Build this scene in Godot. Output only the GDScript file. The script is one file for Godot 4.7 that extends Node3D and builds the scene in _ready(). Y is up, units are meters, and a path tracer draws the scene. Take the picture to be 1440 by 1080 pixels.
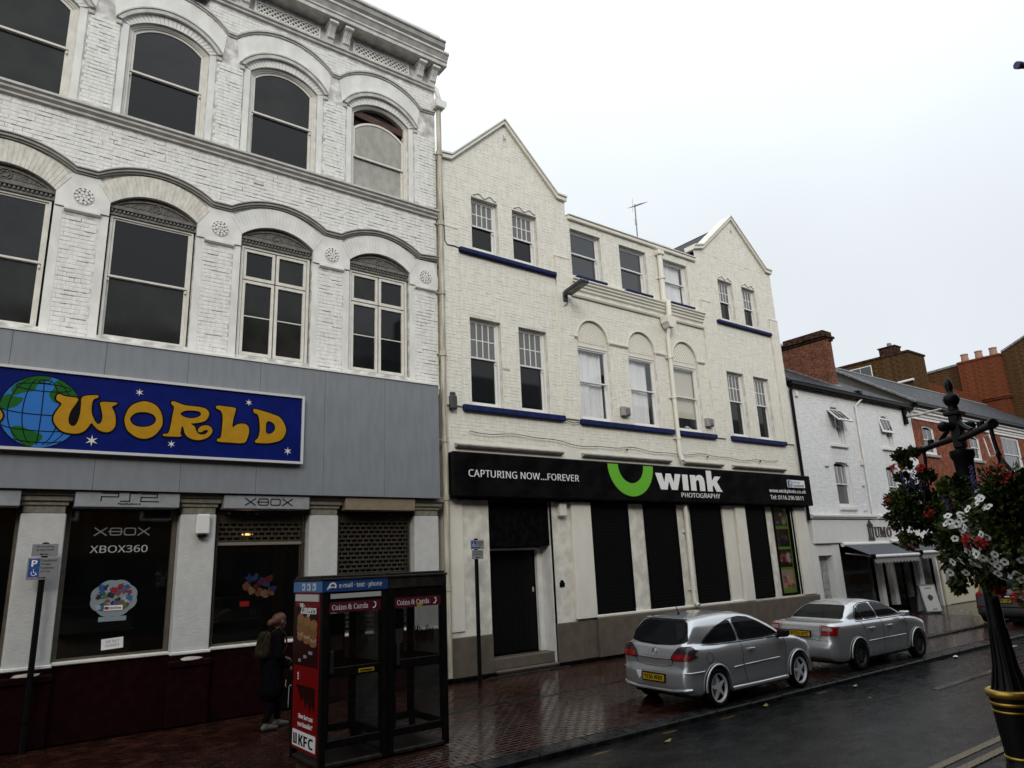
extends Node3D
# A wet overcast street: a white brick building, a cream gabled building and a low terrace seen across the road.
# The scene is laid out in units of 1.1 m and brought to metres at the end of _ready().

const METRES := 1.1
var rng := RandomNumberGenerator.new()
var names := {}
var mats := {}
var noises := {}


# ------------------------------------------------------------------ mesh builder
class Mb:
	var v := PackedVector3Array()
	var n := PackedVector3Array()
	var uv := PackedVector2Array()
	var col := PackedColorArray()
	var use_col := false
	var ink := Color.WHITE

	func put(p: Vector3, nn: Vector3, u := Vector2.ZERO) -> void:
		v.append(p)
		n.append(nn)
		uv.append(u)
		if use_col:
			col.append(ink)

	func tri(a: Vector3, b: Vector3, c: Vector3) -> void:
		var nn := (b - a).cross(c - a)
		if nn.length_squared() < 1e-16:
			return
		nn = nn.normalized()
		put(a, nn)
		put(c, nn)
		put(b, nn)

	func quad(a: Vector3, b: Vector3, c: Vector3, d: Vector3) -> void:
		tri(a, b, c)
		tri(a, c, d)

	func quad_uv(a: Vector3, b: Vector3, c: Vector3, d: Vector3) -> void:
		var nn := (b - a).cross(c - a).normalized()
		put(a, nn, Vector2(0, 1)); put(c, nn, Vector2(1, 0)); put(b, nn, Vector2(1, 1))
		put(a, nn, Vector2(0, 1)); put(d, nn, Vector2(0, 0)); put(c, nn, Vector2(1, 0))

	func away(a: Vector3, b: Vector3, c: Vector3, o: Vector3) -> void:
		if (b - a).cross(c - a).dot(a + b + c - 3.0 * o) < 0.0:
			tri(a, c, b)
		else:
			tri(a, b, c)

	func tri_n(a: Vector3, b: Vector3, c: Vector3, na: Vector3, nb: Vector3, nc: Vector3) -> void:
		if (b - a).cross(c - a).dot(na + nb + nc) < 0.0:
			put(a, na); put(b, nb); put(c, nc)
		else:
			put(a, na); put(c, nc); put(b, nb)

	func box(x0: float, x1: float, y0: float, y1: float, z0: float, z1: float) -> void:
		var p := func(i: int, j: int, k: int) -> Vector3: return Vector3(x1 if i else x0, y1 if j else y0, z1 if k else z0)
		quad(p.call(0, 0, 1), p.call(1, 0, 1), p.call(1, 1, 1), p.call(0, 1, 1))
		quad(p.call(1, 0, 0), p.call(0, 0, 0), p.call(0, 1, 0), p.call(1, 1, 0))
		quad(p.call(1, 0, 1), p.call(1, 0, 0), p.call(1, 1, 0), p.call(1, 1, 1))
		quad(p.call(0, 0, 0), p.call(0, 0, 1), p.call(0, 1, 1), p.call(0, 1, 0))
		quad(p.call(0, 1, 1), p.call(1, 1, 1), p.call(1, 1, 0), p.call(0, 1, 0))
		quad(p.call(0, 0, 0), p.call(1, 0, 0), p.call(1, 0, 1), p.call(0, 0, 1))

	# a box with chamfered edges
	func cbox(x0: float, x1: float, y0: float, y1: float, z0: float, z1: float, e: float) -> void:
		var c := Vector3(x0 + x1, y0 + y1, z0 + z1) * 0.5
		var h := Vector3(x1 - x0, y1 - y0, z1 - z0) * 0.5
		e = minf(e, 0.45 * minf(h.x, minf(h.y, h.z)))
		for ax in 3:
			var a1 := (ax + 1) % 3
			var a2 := (ax + 2) % 3
			for s in [-1.0, 1.0]:
				var q := []
				for t in [[-1, -1], [1, -1], [1, 1], [-1, 1]]:
					var p := Vector3.ZERO
					p[ax] = s * h[ax]
					p[a1] = t[0] * (h[a1] - e)
					p[a2] = t[1] * (h[a2] - e)
					q.append(c + p)
				away(q[0], q[1], q[2], c)
				away(q[0], q[2], q[3], c)
				for s2 in [-1.0, 1.0]:
					var r := []
					for w in [-1.0, 1.0]:
						var p1 := Vector3.ZERO
						p1[ax] = s * h[ax]; p1[a1] = s2 * (h[a1] - e); p1[a2] = w * (h[a2] - e)
						var p2 := Vector3.ZERO
						p2[ax] = s * (h[ax] - e); p2[a1] = s2 * h[a1]; p2[a2] = w * (h[a2] - e)
						r.append([c + p1, c + p2])
					away(r[0][0], r[1][0], r[1][1], c)
					away(r[0][0], r[1][1], r[0][1], c)
		for i in 8:
			var s := Vector3(1 if i & 1 else -1, 1 if i & 2 else -1, 1 if i & 4 else -1)
			away(c + s * (h - Vector3(0, e, e)), c + s * (h - Vector3(e, 0, e)), c + s * (h - Vector3(e, e, 0)), c)

	static func area(p: PackedVector2Array) -> float:
		var a := 0.0
		for i in p.size():
			a += p[i].cross(p[(i + 1) % p.size()])
		return a

	# a polygon in x and y, given thickness along z
	func prism(poly: PackedVector2Array, z0: float, z1: float, back := true, sides := true) -> void:
		if area(poly) < 0.0:
			poly = poly.duplicate()
			poly.reverse()
		var t := Geometry2D.triangulate_polygon(poly)
		for i in range(0, t.size(), 3):
			var a := poly[t[i]]
			var b := poly[t[i + 1]]
			var c := poly[t[i + 2]]
			if (b - a).cross(c - a) < 0.0:
				var w := b
				b = c
				c = w
			tri(Vector3(a.x, a.y, z1), Vector3(b.x, b.y, z1), Vector3(c.x, c.y, z1))
			if back:
				tri(Vector3(a.x, a.y, z0), Vector3(c.x, c.y, z0), Vector3(b.x, b.y, z0))
		if sides:
			for i in poly.size():
				var a := poly[i]
				var b := poly[(i + 1) % poly.size()]
				quad(Vector3(a.x, a.y, z0), Vector3(b.x, b.y, z0), Vector3(b.x, b.y, z1), Vector3(a.x, a.y, z1))

	# the band between two outlines with as many points each (outer and inner)
	func ring(outer: PackedVector2Array, inner: PackedVector2Array, z0: float, z1: float, closed := true) -> void:
		var m := outer.size()
		for i in (m if closed else m - 1):
			var j := (i + 1) % m
			var o := outer[i]
			var p := outer[j]
			var r := inner[j]
			var s := inner[i]
			var q := PackedVector2Array([o, p, r, s])
			if area(q) < 0.0:
				q = PackedVector2Array([s, r, p, o])
			quad(Vector3(q[0].x, q[0].y, z1), Vector3(q[1].x, q[1].y, z1), Vector3(q[2].x, q[2].y, z1), Vector3(q[3].x, q[3].y, z1))
			quad(Vector3(q[3].x, q[3].y, z0), Vector3(q[2].x, q[2].y, z0), Vector3(q[1].x, q[1].y, z0), Vector3(q[0].x, q[0].y, z0))
			var cc := Vector3(o.x + r.x, o.y + r.y, z0 + z1) * 0.5
			for e in [[o, p], [r, s]]:
				var a := Vector3(e[0].x, e[0].y, z0)
				var b := Vector3(e[1].x, e[1].y, z0)
				var up := Vector3(0, 0, z1 - z0)
				away(a, b, b + up, cc)
				away(a, b + up, a + up, cc)
		if not closed:
			for i in [0, m - 1]:
				var a := Vector3(outer[i].x, outer[i].y, z0)
				var b := Vector3(inner[i].x, inner[i].y, z0)
				var up := Vector3(0, 0, z1 - z0)
				quad(a, b, b + up, a + up)

	# a profile of (z, y) points drawn along x
	func sweep_x(prof: PackedVector2Array, x0: float, x1: float) -> void:
		if area(prof) < 0.0:
			prof = prof.duplicate()
			prof.reverse()
		# z to the right, y up, seen from -x: counter-clockwise seen from there
		for i in prof.size():
			var a := prof[i]
			var b := prof[(i + 1) % prof.size()]
			quad(Vector3(x1, a.y, a.x), Vector3(x0, a.y, a.x), Vector3(x0, b.y, b.x), Vector3(x1, b.y, b.x))
		var t := Geometry2D.triangulate_polygon(prof)
		for i in range(0, t.size(), 3):
			var q := [prof[t[i]], prof[t[i + 1]], prof[t[i + 2]]]
			if (q[1] - q[0]).cross(q[2] - q[0]) < 0.0:
				q = [q[0], q[2], q[1]]
			tri(Vector3(x0, q[0].y, q[0].x), Vector3(x0, q[1].y, q[1].x), Vector3(x0, q[2].y, q[2].x))
			tri(Vector3(x1, q[0].y, q[0].x), Vector3(x1, q[2].y, q[2].x), Vector3(x1, q[1].y, q[1].x))

	# a round bar through some points; r may be one radius or one for each point
	func tube(pts: Array, r: Variant, sides := 8, caps := true) -> void:
		var rings := []
		var side := Vector3.ZERO
		for i in pts.size():
			var p: Vector3 = pts[i]
			var d: Vector3 = ((pts[mini(i + 1, pts.size() - 1)] as Vector3) - (pts[maxi(i - 1, 0)] as Vector3)).normalized()
			if side == Vector3.ZERO:
				side = d.cross(Vector3.UP if absf(d.y) < 0.9 else Vector3.RIGHT).normalized()
			else:
				side = (side - d * side.dot(d)).normalized()
			var up := d.cross(side)
			var rr: float = r[i] if r is Array else r
			var ring_ := []
			for k in sides:
				var a := TAU * k / sides
				var o := side * cos(a) + up * sin(a)
				ring_.append([p + o * rr, o])
			rings.append(ring_)
		for i in rings.size() - 1:
			for k in sides:
				var l := (k + 1) % sides
				var a: Array = rings[i][k]
				var b: Array = rings[i][l]
				var c: Array = rings[i + 1][l]
				var d: Array = rings[i + 1][k]
				tri_n(a[0], b[0], c[0], a[1], b[1], c[1])
				tri_n(a[0], c[0], d[0], a[1], c[1], d[1])
		if caps:
			for e in [0, rings.size() - 1]:
				var mid: Vector3 = pts[e]
				var inside: Vector3 = pts[1] if e == 0 else pts[pts.size() - 2]
				for k in sides:
					away(mid, rings[e][k][0], rings[e][(k + 1) % sides][0], inside)

	# a turned shape round the y axis at c: profile of (radius, height)
	func lathe(c: Vector3, prof: PackedVector2Array, seg := 20, crease := 0.6) -> void:
		for i in prof.size() - 1:
			var a := prof[i]
			var b := prof[i + 1]
			var na := Vector2((b - a).y, -(b - a).x).normalized()
			var n0 := na
			var n1 := na
			if i > 0:
				var m := Vector2((a - prof[i - 1]).y, -(a - prof[i - 1]).x).normalized()
				if m.dot(na) > crease:
					n0 = (m + na).normalized()
			if i < prof.size() - 2:
				var m := Vector2((prof[i + 2] - b).y, -(prof[i + 2] - b).x).normalized()
				if m.dot(na) > crease:
					n1 = (m + na).normalized()
			for k in seg:
				var t := TAU * k / seg
				var u := TAU * (k + 1) / seg
				var d0 := Vector3(cos(t), 0, sin(t))
				var d1 := Vector3(cos(u), 0, sin(u))
				var p := [c + d0 * a.x + Vector3.UP * a.y, c + d1 * a.x + Vector3.UP * a.y, c + d1 * b.x + Vector3.UP * b.y, c + d0 * b.x + Vector3.UP * b.y]
				var q := [d0 * n0.x + Vector3.UP * n0.y, d1 * n0.x + Vector3.UP * n0.y, d1 * n1.x + Vector3.UP * n1.y, d0 * n1.x + Vector3.UP * n1.y]
				if a.x > 1e-5:
					tri_n(p[0], p[1], p[2], q[0], q[1], q[2])
				if b.x > 1e-5:
					tri_n(p[0], p[2], p[3], q[0], q[2], q[3])

	func ball(c: Vector3, r: float, seg := 12, squash := 1.0) -> void:
		var prof := PackedVector2Array()
		for i in seg / 2 + 1:
			var t := PI * i / (seg / 2)
			prof.append(Vector2(maxf(0.0, sin(t)) * r, -cos(t) * r * squash))
		lathe(c, prof, seg, -1.0)

	func xform(t: Transform3D, from := 0) -> void:
		for i in range(from, v.size()):
			v[i] = t * v[i]
			n[i] = (t.basis * n[i]).normalized()

	func mesh() -> ArrayMesh:
		var a := []
		a.resize(Mesh.ARRAY_MAX)
		a[Mesh.ARRAY_VERTEX] = v
		a[Mesh.ARRAY_NORMAL] = n
		a[Mesh.ARRAY_TEX_UV] = uv
		if use_col:
			a[Mesh.ARRAY_COLOR] = col
		var m := ArrayMesh.new()
		if v.size():
			m.add_surface_from_arrays(Mesh.PRIMITIVE_TRIANGLES, a)
		return m


# ------------------------------------------------------------------ nodes
func numbered(parent: Node, called: String) -> String:
	var key := "%d/%s" % [parent.get_instance_id(), called]
	names[key] = names.get(key, 0) + 1
	return called if names[key] == 1 else "%s_%03d" % [called, names[key] - 1]


func tag(o: Node, label: String, category := "", group := "", kind := "") -> void:
	if label: o.set_meta("label", label)
	if category: o.set_meta("category", category)
	if group: o.set_meta("group", group)
	if kind: o.set_meta("kind", kind)


func thing(called: String, label: String, category: String, at := Vector3.ZERO, turn := 0.0, group := "") -> Node3D:
	var o := Node3D.new()
	o.name = numbered(self, called)
	add_child(o, true)
	o.position = at
	o.rotation.y = turn
	tag(o, label, category, group)
	return o


# one mesh under a thing or a part; vertices in the axes of the thing
func part(parent: Node3D, called: String, mb: Variant, m: Material, label := "", kind := "") -> MeshInstance3D:
	var o := MeshInstance3D.new()
	o.name = numbered(parent, called)
	o.mesh = mb.mesh() if mb is Mb else mb
	o.material_override = m
	tag(o, label, "", "", kind)
	parent.add_child(o, true)
	return o


func solo(called: String, label: String, category: String, mb: Mb, m: Material, at := Vector3.ZERO, group := "") -> MeshInstance3D:
	var o := part(self, called, mb, m)
	o.position = at
	tag(o, label, category, group)
	return o


func structure(called: String, mb: Mb, m: Material) -> MeshInstance3D:
	return part(self, called, mb, m, "", "structure")


func many(parent: Node3D, called: String, mesh: Mesh, m: Material, spots: Array, tints := []) -> MultiMeshInstance3D:
	var mm := MultiMesh.new()
	mm.transform_format = MultiMesh.TRANSFORM_3D
	mm.use_colors = tints.size() > 0
	mm.mesh = mesh
	mm.instance_count = spots.size()
	for i in spots.size():
		mm.set_instance_transform(i, spots[i])
		if tints.size():
			mm.set_instance_color(i, tints[i])
	var o := MultiMeshInstance3D.new()
	o.name = numbered(parent, called)
	o.multimesh = mm
	o.material_override = m
	o.set_meta("kind", "stuff")
	parent.add_child(o, true)
	return o


# ------------------------------------------------------------------ materials
func noise_tex(kind: String, low: float) -> NoiseTexture2D:
	var key := "%s%.2f" % [kind, low]
	if noises.has(key):
		return noises[key]
	var f := FastNoiseLite.new()
	f.seed = kind.hash() % 1000
	f.noise_type = FastNoiseLite.TYPE_SIMPLEX_SMOOTH
	f.fractal_octaves = 5
	f.frequency = {"cloud": 0.008, "speck": 0.12, "blotch": 0.02, "streak": 0.02}.get(kind, 0.03)
	if kind == "speck":
		f.fractal_octaves = 3
	var t := NoiseTexture2D.new()
	t.width = 512
	t.height = 512
	t.seamless = true
	t.noise = f
	var g := Gradient.new()
	g.set_color(0, Color(low, low, low))
	g.set_color(1, Color(1, 1, 1))
	if kind == "blotch":
		g.set_offset(0, 0.25)
		g.set_offset(1, 0.6)
	else:
		g.set_offset(0, 0.2)
		g.set_offset(1, 0.75)
	t.color_ramp = g
	noises[key] = t
	return t


func bump_tex(kind: String) -> NoiseTexture2D:
	var key := "bump" + kind
	if noises.has(key):
		return noises[key]
	var f := FastNoiseLite.new()
	f.seed = 7
	f.frequency = {"fine": 0.15, "mid": 0.04, "grit": 0.3}.get(kind, 0.05)
	f.fractal_octaves = 4
	var t := NoiseTexture2D.new()
	t.width = 512
	t.height = 512
	t.seamless = true
	t.as_normal_map = true
	t.bump_strength = 6.0
	t.noise = f
	noises[key] = t
	return t


func lin(r: float, g: float, b: float) -> Color:
	return Color(r, g, b).linear_to_srgb()


# colour given as linear base colour
func mat(called: String, c: Color, rough := 0.7, tex := "", low := 0.7, scale := Vector3.ONE, bump := "", bump_by := 0.3, spec := 0.5) -> StandardMaterial3D:
	if mats.has(called):
		return mats[called]
	var m := StandardMaterial3D.new()
	m.resource_name = called
	m.albedo_color = c.linear_to_srgb()
	m.roughness = rough
	m.metallic_specular = spec
	if tex:
		m.albedo_texture = noise_tex(tex, low)
		m.uv1_triplanar = true
		m.uv1_world_triplanar = true
		m.uv1_scale = scale
	if bump:
		m.normal_enabled = true
		m.normal_texture = bump_tex(bump)
		m.normal_scale = bump_by
		m.uv1_triplanar = true
		m.uv1_world_triplanar = true
		m.uv1_scale = scale
	mats[called] = m
	return m


func glass(called: String, alpha: float, c := Color(0.02, 0.025, 0.025), spec := 0.5) -> StandardMaterial3D:
	if mats.has(called):
		return mats[called]
	var m := StandardMaterial3D.new()
	m.albedo_color = Color(c.linear_to_srgb(), alpha)
	m.transparency = BaseMaterial3D.TRANSPARENCY_ALPHA
	m.roughness = 0.03
	m.metallic_specular = spec
	mats[called] = m
	return m


# ------------------------------------------------------------------ outlines
func arc(x0: float, x1: float, ys: float, rise: float, steps := 12) -> PackedVector2Array:
	# from left springing to right springing
	var out := PackedVector2Array()
	var h := (x1 - x0) * 0.5
	if rise < 0.005:
		return PackedVector2Array([Vector2(x0, ys), Vector2(x1, ys)])
	var r := (h * h + rise * rise) / (2.0 * rise)
	var cy := ys + rise - r
	var a := asin(clampf(h / r, -1, 1))
	if rise > h:
		a = PI - a
	for i in steps + 1:
		var t := -a + 2.0 * a * i / steps
		out.append(Vector2((x0 + x1) * 0.5 + r * sin(t), cy + r * cos(t)))
	return out


func arch_outline(x0: float, x1: float, y0: float, ys: float, rise: float, steps := 12) -> PackedVector2Array:
	var p := PackedVector2Array([Vector2(x1, y0), Vector2(x0, y0)])
	p.append_array(arc(x0, x1, ys, rise, steps))
	return p


func rect(x0: float, x1: float, y0: float, y1: float) -> PackedVector2Array:
	return PackedVector2Array([Vector2(x0, y0), Vector2(x1, y0), Vector2(x1, y1), Vector2(x0, y1)])


# ------------------------------------------------------------------ walls
# openings: dictionaries with x0, x1, y0, ys (springing), rise, depth
func wall(mb: Mb, x0: float, x1: float, y0: float, y1: float, z: float, openings: Array) -> void:
	var xs := [x0, x1]
	for o in openings:
		for e in [o.x0, o.x1]:
			if e > x0 and e < x1:
				xs.append(e)
	xs.sort()
	for i in xs.size() - 1:
		var a: float = xs[i]
		var b: float = xs[i + 1]
		if b - a < 1e-4:
			continue
		var over := []
		for o in openings:
			if o.x0 <= a + 1e-4 and o.x1 >= b - 1e-4 and o.ys > y0 and o.y0 < y1:
				over.append(o)
		over.sort_custom(func(p, q): return p.y0 < q.y0)
		var low := PackedVector2Array([Vector2(a, y0), Vector2(b, y0)])
		for o in over:
			if o.y0 > low[0].y + 1e-4 or low.size() > 2:
				var poly := low.duplicate()
				poly.append(Vector2(b, o.y0))
				poly.append(Vector2(a, o.y0))
				mb.prism(poly, z, z, false, false)
			low = arc(o.x0, o.x1, o.ys, o.rise) if o.rise > 0.005 else PackedVector2Array([Vector2(a, o.ys), Vector2(b, o.ys)])
		var last := low.duplicate()
		last.append(Vector2(b, y1))
		last.append(Vector2(a, y1))
		mb.prism(last, z, z, false, false)
	for o in openings:
		var d: float = o.get("depth", 0.2)
		var p := arch_outline(o.x0, o.x1, o.y0, o.ys, o.rise)
		for i in p.size():
			var a := p[i]
			var b := p[(i + 1) % p.size()]
			mb.quad(Vector3(b.x, b.y, z), Vector3(a.x, a.y, z), Vector3(a.x, a.y, z - d), Vector3(b.x, b.y, z - d))


func unit_brick() -> ArrayMesh:
	if mats.has("unit_brick"):
		return mats["unit_brick"]
	var mb := Mb.new()
	var e := 0.05
	var f := 0.10
	var a := [Vector3(-0.5, -0.5, 0), Vector3(0.5, -0.5, 0), Vector3(0.5, 0.5, 0), Vector3(-0.5, 0.5, 0)]
	var b := [Vector3(-0.5 + e, -0.5 + f, 1), Vector3(0.5 - e, -0.5 + f, 1), Vector3(0.5 - e, 0.5 - f, 1), Vector3(-0.5 + e, 0.5 - f, 1)]
	mb.quad(b[0], b[1], b[2], b[3])
	for i in 4:
		var j := (i + 1) % 4
		mb.quad(a[i], a[j], b[j], b[i])
	mats["unit_brick"] = mb.mesh()
	return mats["unit_brick"]


# bricks proud of a wall, cut round the openings; the `single` nearest ones are parts of their own
func bricks(parent: Node3D, x0: float, x1: float, y0: float, y1: float, z: float, openings: Array, m: Material, single := 0, top = null, course := 0.0725, length := 0.218, proud := 0.003) -> void:
	if m == mats.get("white_paint"):
		proud = 0.0045
	var spots := []
	var rows := int((y1 - y0) / course)
	for r in rows:
		var yc := y0 + (r + 0.5) * course
		var free := [[x0, x1]]
		if top != null:
			var lim: Array = top.call(yc + course * 0.5)
			free = [[maxf(x0, lim[0]), minf(x1, lim[1])]]
		for o in openings:
			var top_y: float = o.ys + o.rise
			if yc < o.y0 - 0.02 or yc > top_y + 0.02:
				continue
			var l: float = o.x0
			var k: float = o.x1
			if yc > o.ys and o.rise > 0.005:
				var h: float = (o.x1 - o.x0) * 0.5
				var rad: float = (h * h + o.rise * o.rise) / (2.0 * o.rise)
				var cy: float = o.ys + o.rise - rad
				var w := sqrt(maxf(0.0, rad * rad - (yc - cy) * (yc - cy)))
				l = (o.x0 + o.x1) * 0.5 - w
				k = (o.x0 + o.x1) * 0.5 + w
			var next := []
			for f in free:
				if k <= f[0] or l >= f[1]:
					next.append(f)
				else:
					if l > f[0]: next.append([f[0], l])
					if k < f[1]: next.append([k, f[1]])
			free = next
		var off := length * (0.5 if r % 2 else 0.0)
		for f in free:
			var b: float = x0 - length + off
			while b < f[1]:
				var s := maxf(b, f[0]) + 0.003
				var e := minf(b + length, f[1]) - 0.003
				if e - s > 0.03:
					var t := Transform3D(Basis().scaled(Vector3(e - s, course - 0.0065 + rng.randf_range(-0.003, 0.0015), proud + rng.randf_range(-0.003, 0.002))), Vector3((s + e) * 0.5, yc + rng.randf_range(-0.0015, 0.0015), z))
					t.basis = Basis(Vector3(0, 0, 1), rng.randf_range(-0.006, 0.006)) * t.basis
					spots.append(t)
				b += length
	if single:
		var eye := Vector3(0, 2.06, 12)
		var big := []
		for t in spots:
			if t.origin.x > -0.2:
				big.append([t.origin.distance_squared_to(eye), t])
		big.sort_custom(func(p, q): return p[0] < q[0])
		var taken := {}
		for i in mini(single, big.size()):
			var o := part(parent, "brick", unit_brick(), m)
			o.transform = big[i][1]
			taken[big[i][1].origin] = true
		spots = spots.filter(func(t): return not taken.has(t.origin))
	many(parent, "brickwork", unit_brick(), m, spots)


# the sides, back and roof of a building, so that it is closed
func shell(parent: Node3D, x0: float, x1: float, y1: float, depth: float, m: Material, y0 := 0.0) -> void:
	var mb := Mb.new()
	mb.box(x0 - 0.0, x0 + 0.15, y0, y1, -depth, -0.01)
	mb.box(x1 - 0.15, x1, y0, y1, -depth, -0.01)
	mb.box(x0 + 0.15, x1 - 0.15, y0, y1, -depth, -depth + 0.15)
	mb.box(x0 + 0.15, x1 - 0.15, y1 - 0.15, y1, -depth + 0.15, -0.01)
	part(parent, "side_wall", mb, m)


# ------------------------------------------------------------------ lettering
func text(parent: Node3D, called: String, words: String, x: float, y: float, z: float, w: float, h: float, m: Material, bold := false, face := "Droid Sans", depth := 0.012, italic := false) -> MeshInstance3D:
	# lower left corner of the ink at (x, y), fitted to w by h
	var t := TextMesh.new()
	var f := SystemFont.new()
	f.font_names = PackedStringArray([face])
	f.font_weight = 700 if bold else 400
	f.font_italic = italic
	t.font = f
	t.text = words
	t.font_size = 48
	t.pixel_size = 0.01
	t.depth = 0.2
	t.curve_step = 1.5
	var b := t.get_aabb()
	var o := part(parent, called, t, m)
	var s := Vector3(w / maxf(b.size.x, 0.001), h / maxf(b.size.y, 0.001), depth / 0.2)
	o.scale = s
	o.position = Vector3(x - b.position.x * s.x, y - b.position.y * s.y, z + depth * 0.5)
	return o


# ------------------------------------------------------------------ the scene
func _ready() -> void:
	rng.seed = 20117
	# camera
	var cam := Camera3D.new()
	cam.name = "camera"
	cam.fov = 57.08
	cam.near = 0.05
	cam.far = 600.0
	var yaw := 0.65400
	var pitch := 0.25158
	var roll := -0.04437
	var fwd := Vector3(sin(yaw) * cos(pitch), sin(pitch), -cos(yaw) * cos(pitch))
	var right := Vector3(cos(yaw), 0, sin(yaw))
	var up := right.cross(fwd)
	cam.transform = Transform3D(Basis(right * cos(roll) + up * sin(roll), up * cos(roll) - right * sin(roll), -fwd), Vector3(0, 2.06, 12.0) * METRES)
	add_child(cam)
	cam.current = true
	# overcast sky: bright, a little bluer to the left, brightest overhead
	var env := Environment.new()
	env.background_mode = Environment.BG_SKY
	env.tonemap_mode = Environment.TONE_MAPPER_LINEAR
	env.tonemap_exposure = 1.0
	env.sdfgi_enabled = true
	env.ssao_enabled = true
	env.ssil_enabled = true
	var sky := Sky.new()
	var pano := PanoramaSkyMaterial.new()
	pano.panorama = overcast()
	sky.sky_material = pano
	env.sky = sky
	env.background_energy_multiplier = 1.0
	var we := WorldEnvironment.new()
	we.name = "sky"
	we.environment = env
	add_child(we)
	# the sun behind the cloud
	var sun := DirectionalLight3D.new()
	sun.name = "sun"
	sun.light_energy = 0.5
	sun.light_color = Color(1.0, 0.97, 0.92)
	sun.light_angular_distance = 24.0
	sun.shadow_enabled = true
	add_child(sun)
	sun.look_at_from_position(Vector3(-5, 4.6, 7.5), Vector3.ZERO)
	make_materials()
	ground()
	white_building()
	cream_building()
	small_white_house()
	red_house()
	far_buildings()
	opposite_row()
	shop_signs()
	wall_fittings()
	phone_boxes()
	parking_signs()
	cars()
	walker()
	lamp_post()
	small_things()
	# how much each dull or wet surface mirrors
	var gloss := {"paver_red": 0.4, "paver_tinted": 0.4, "paver_bed": 0.3, "asphalt": 0.2, "asphalt_dark": 0.3, "maroon": 0.12, "black": 0.12, "black_gloss": 0.2, "sign_black": 0.2, "sign_blue": 0.2, "sign_gold": 0.25, "globe_sea": 0.25, "globe_land": 0.25, "box_frame": 0.2, "box_roof": 0.25, "coat_dark": 0.05, "trousers_dark": 0.05, "advert_red": 0.25, "advert_dark": 0.2, "interior": 0.05, "iron_black": 0.25, "blue_sill": 0.25, "backpack_olive": 0.1, "ink": 0.1, "sign_outline": 0.1, "kerb_stone": 0.2, "kerb_stone_dark": 0.2, "car_glass": 0.22, "tyre": 0.15, "car_gap": 0.1, "black_trim": 0.2, "phone_black": 0.25, "slate": 0.2, "slate_tinted": 0.2, "leaves": 0.3, "red_render": 0.25, "brick_far": 0.1, "brick_red": 0.1, "brick_dark": 0.1, "plinth_brown": 0.3, "earth": 0.1}
	for k in gloss:
		if mats.has(k):
			mats[k].metallic_specular = gloss[k]
	for k in 5:
		mats["paver_red_%d" % k].metallic_specular = 0.4
	# units to metres
	for c in get_children():
		if c is Node3D and not c is Camera3D and not c is Light3D:
			c.transform = Transform3D(Basis().scaled(Vector3.ONE * METRES), Vector3.ZERO) * c.transform
		elif c is OmniLight3D:
			c.position *= METRES


func overcast() -> ImageTexture:
	var w := 256
	var h := 128
	var im := Image.create(w, h, false, Image.FORMAT_RGBF)
	var f := FastNoiseLite.new()
	f.seed = 3
	f.frequency = 1.1
	f.fractal_octaves = 4
	for j in h:
		var el := PI * (0.5 - (j + 0.5) / h)
		for i in w:
			var az := TAU * (i + 0.5) / w
			# direction of that texel: the middle of the panorama looks along -z
			var d := Vector3(sin(az - PI) * cos(el), sin(el), -cos(az - PI) * cos(el))
			var s := maxf(0.0, d.y)
			var lum := 0.85 * (1.0 + 0.75 * smoothstep(0.3, 1.0, s))
			var side := d.dot(Vector3(0.93, 0.25, -0.12).normalized())
			var k := smoothstep(0.35, 0.95, side)
			lum *= 1.0 + 0.15 * k + 0.06 * f.get_noise_3dv(d * 2.0)
			var tint := Vector3(0.935, 0.995, 1.055).lerp(Vector3(0.99, 1.0, 1.0), k)
			im.set_pixel(i, j, Color(lum * tint.x, lum * tint.y, lum * tint.z))
	return ImageTexture.create_from_image(im)


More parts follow.
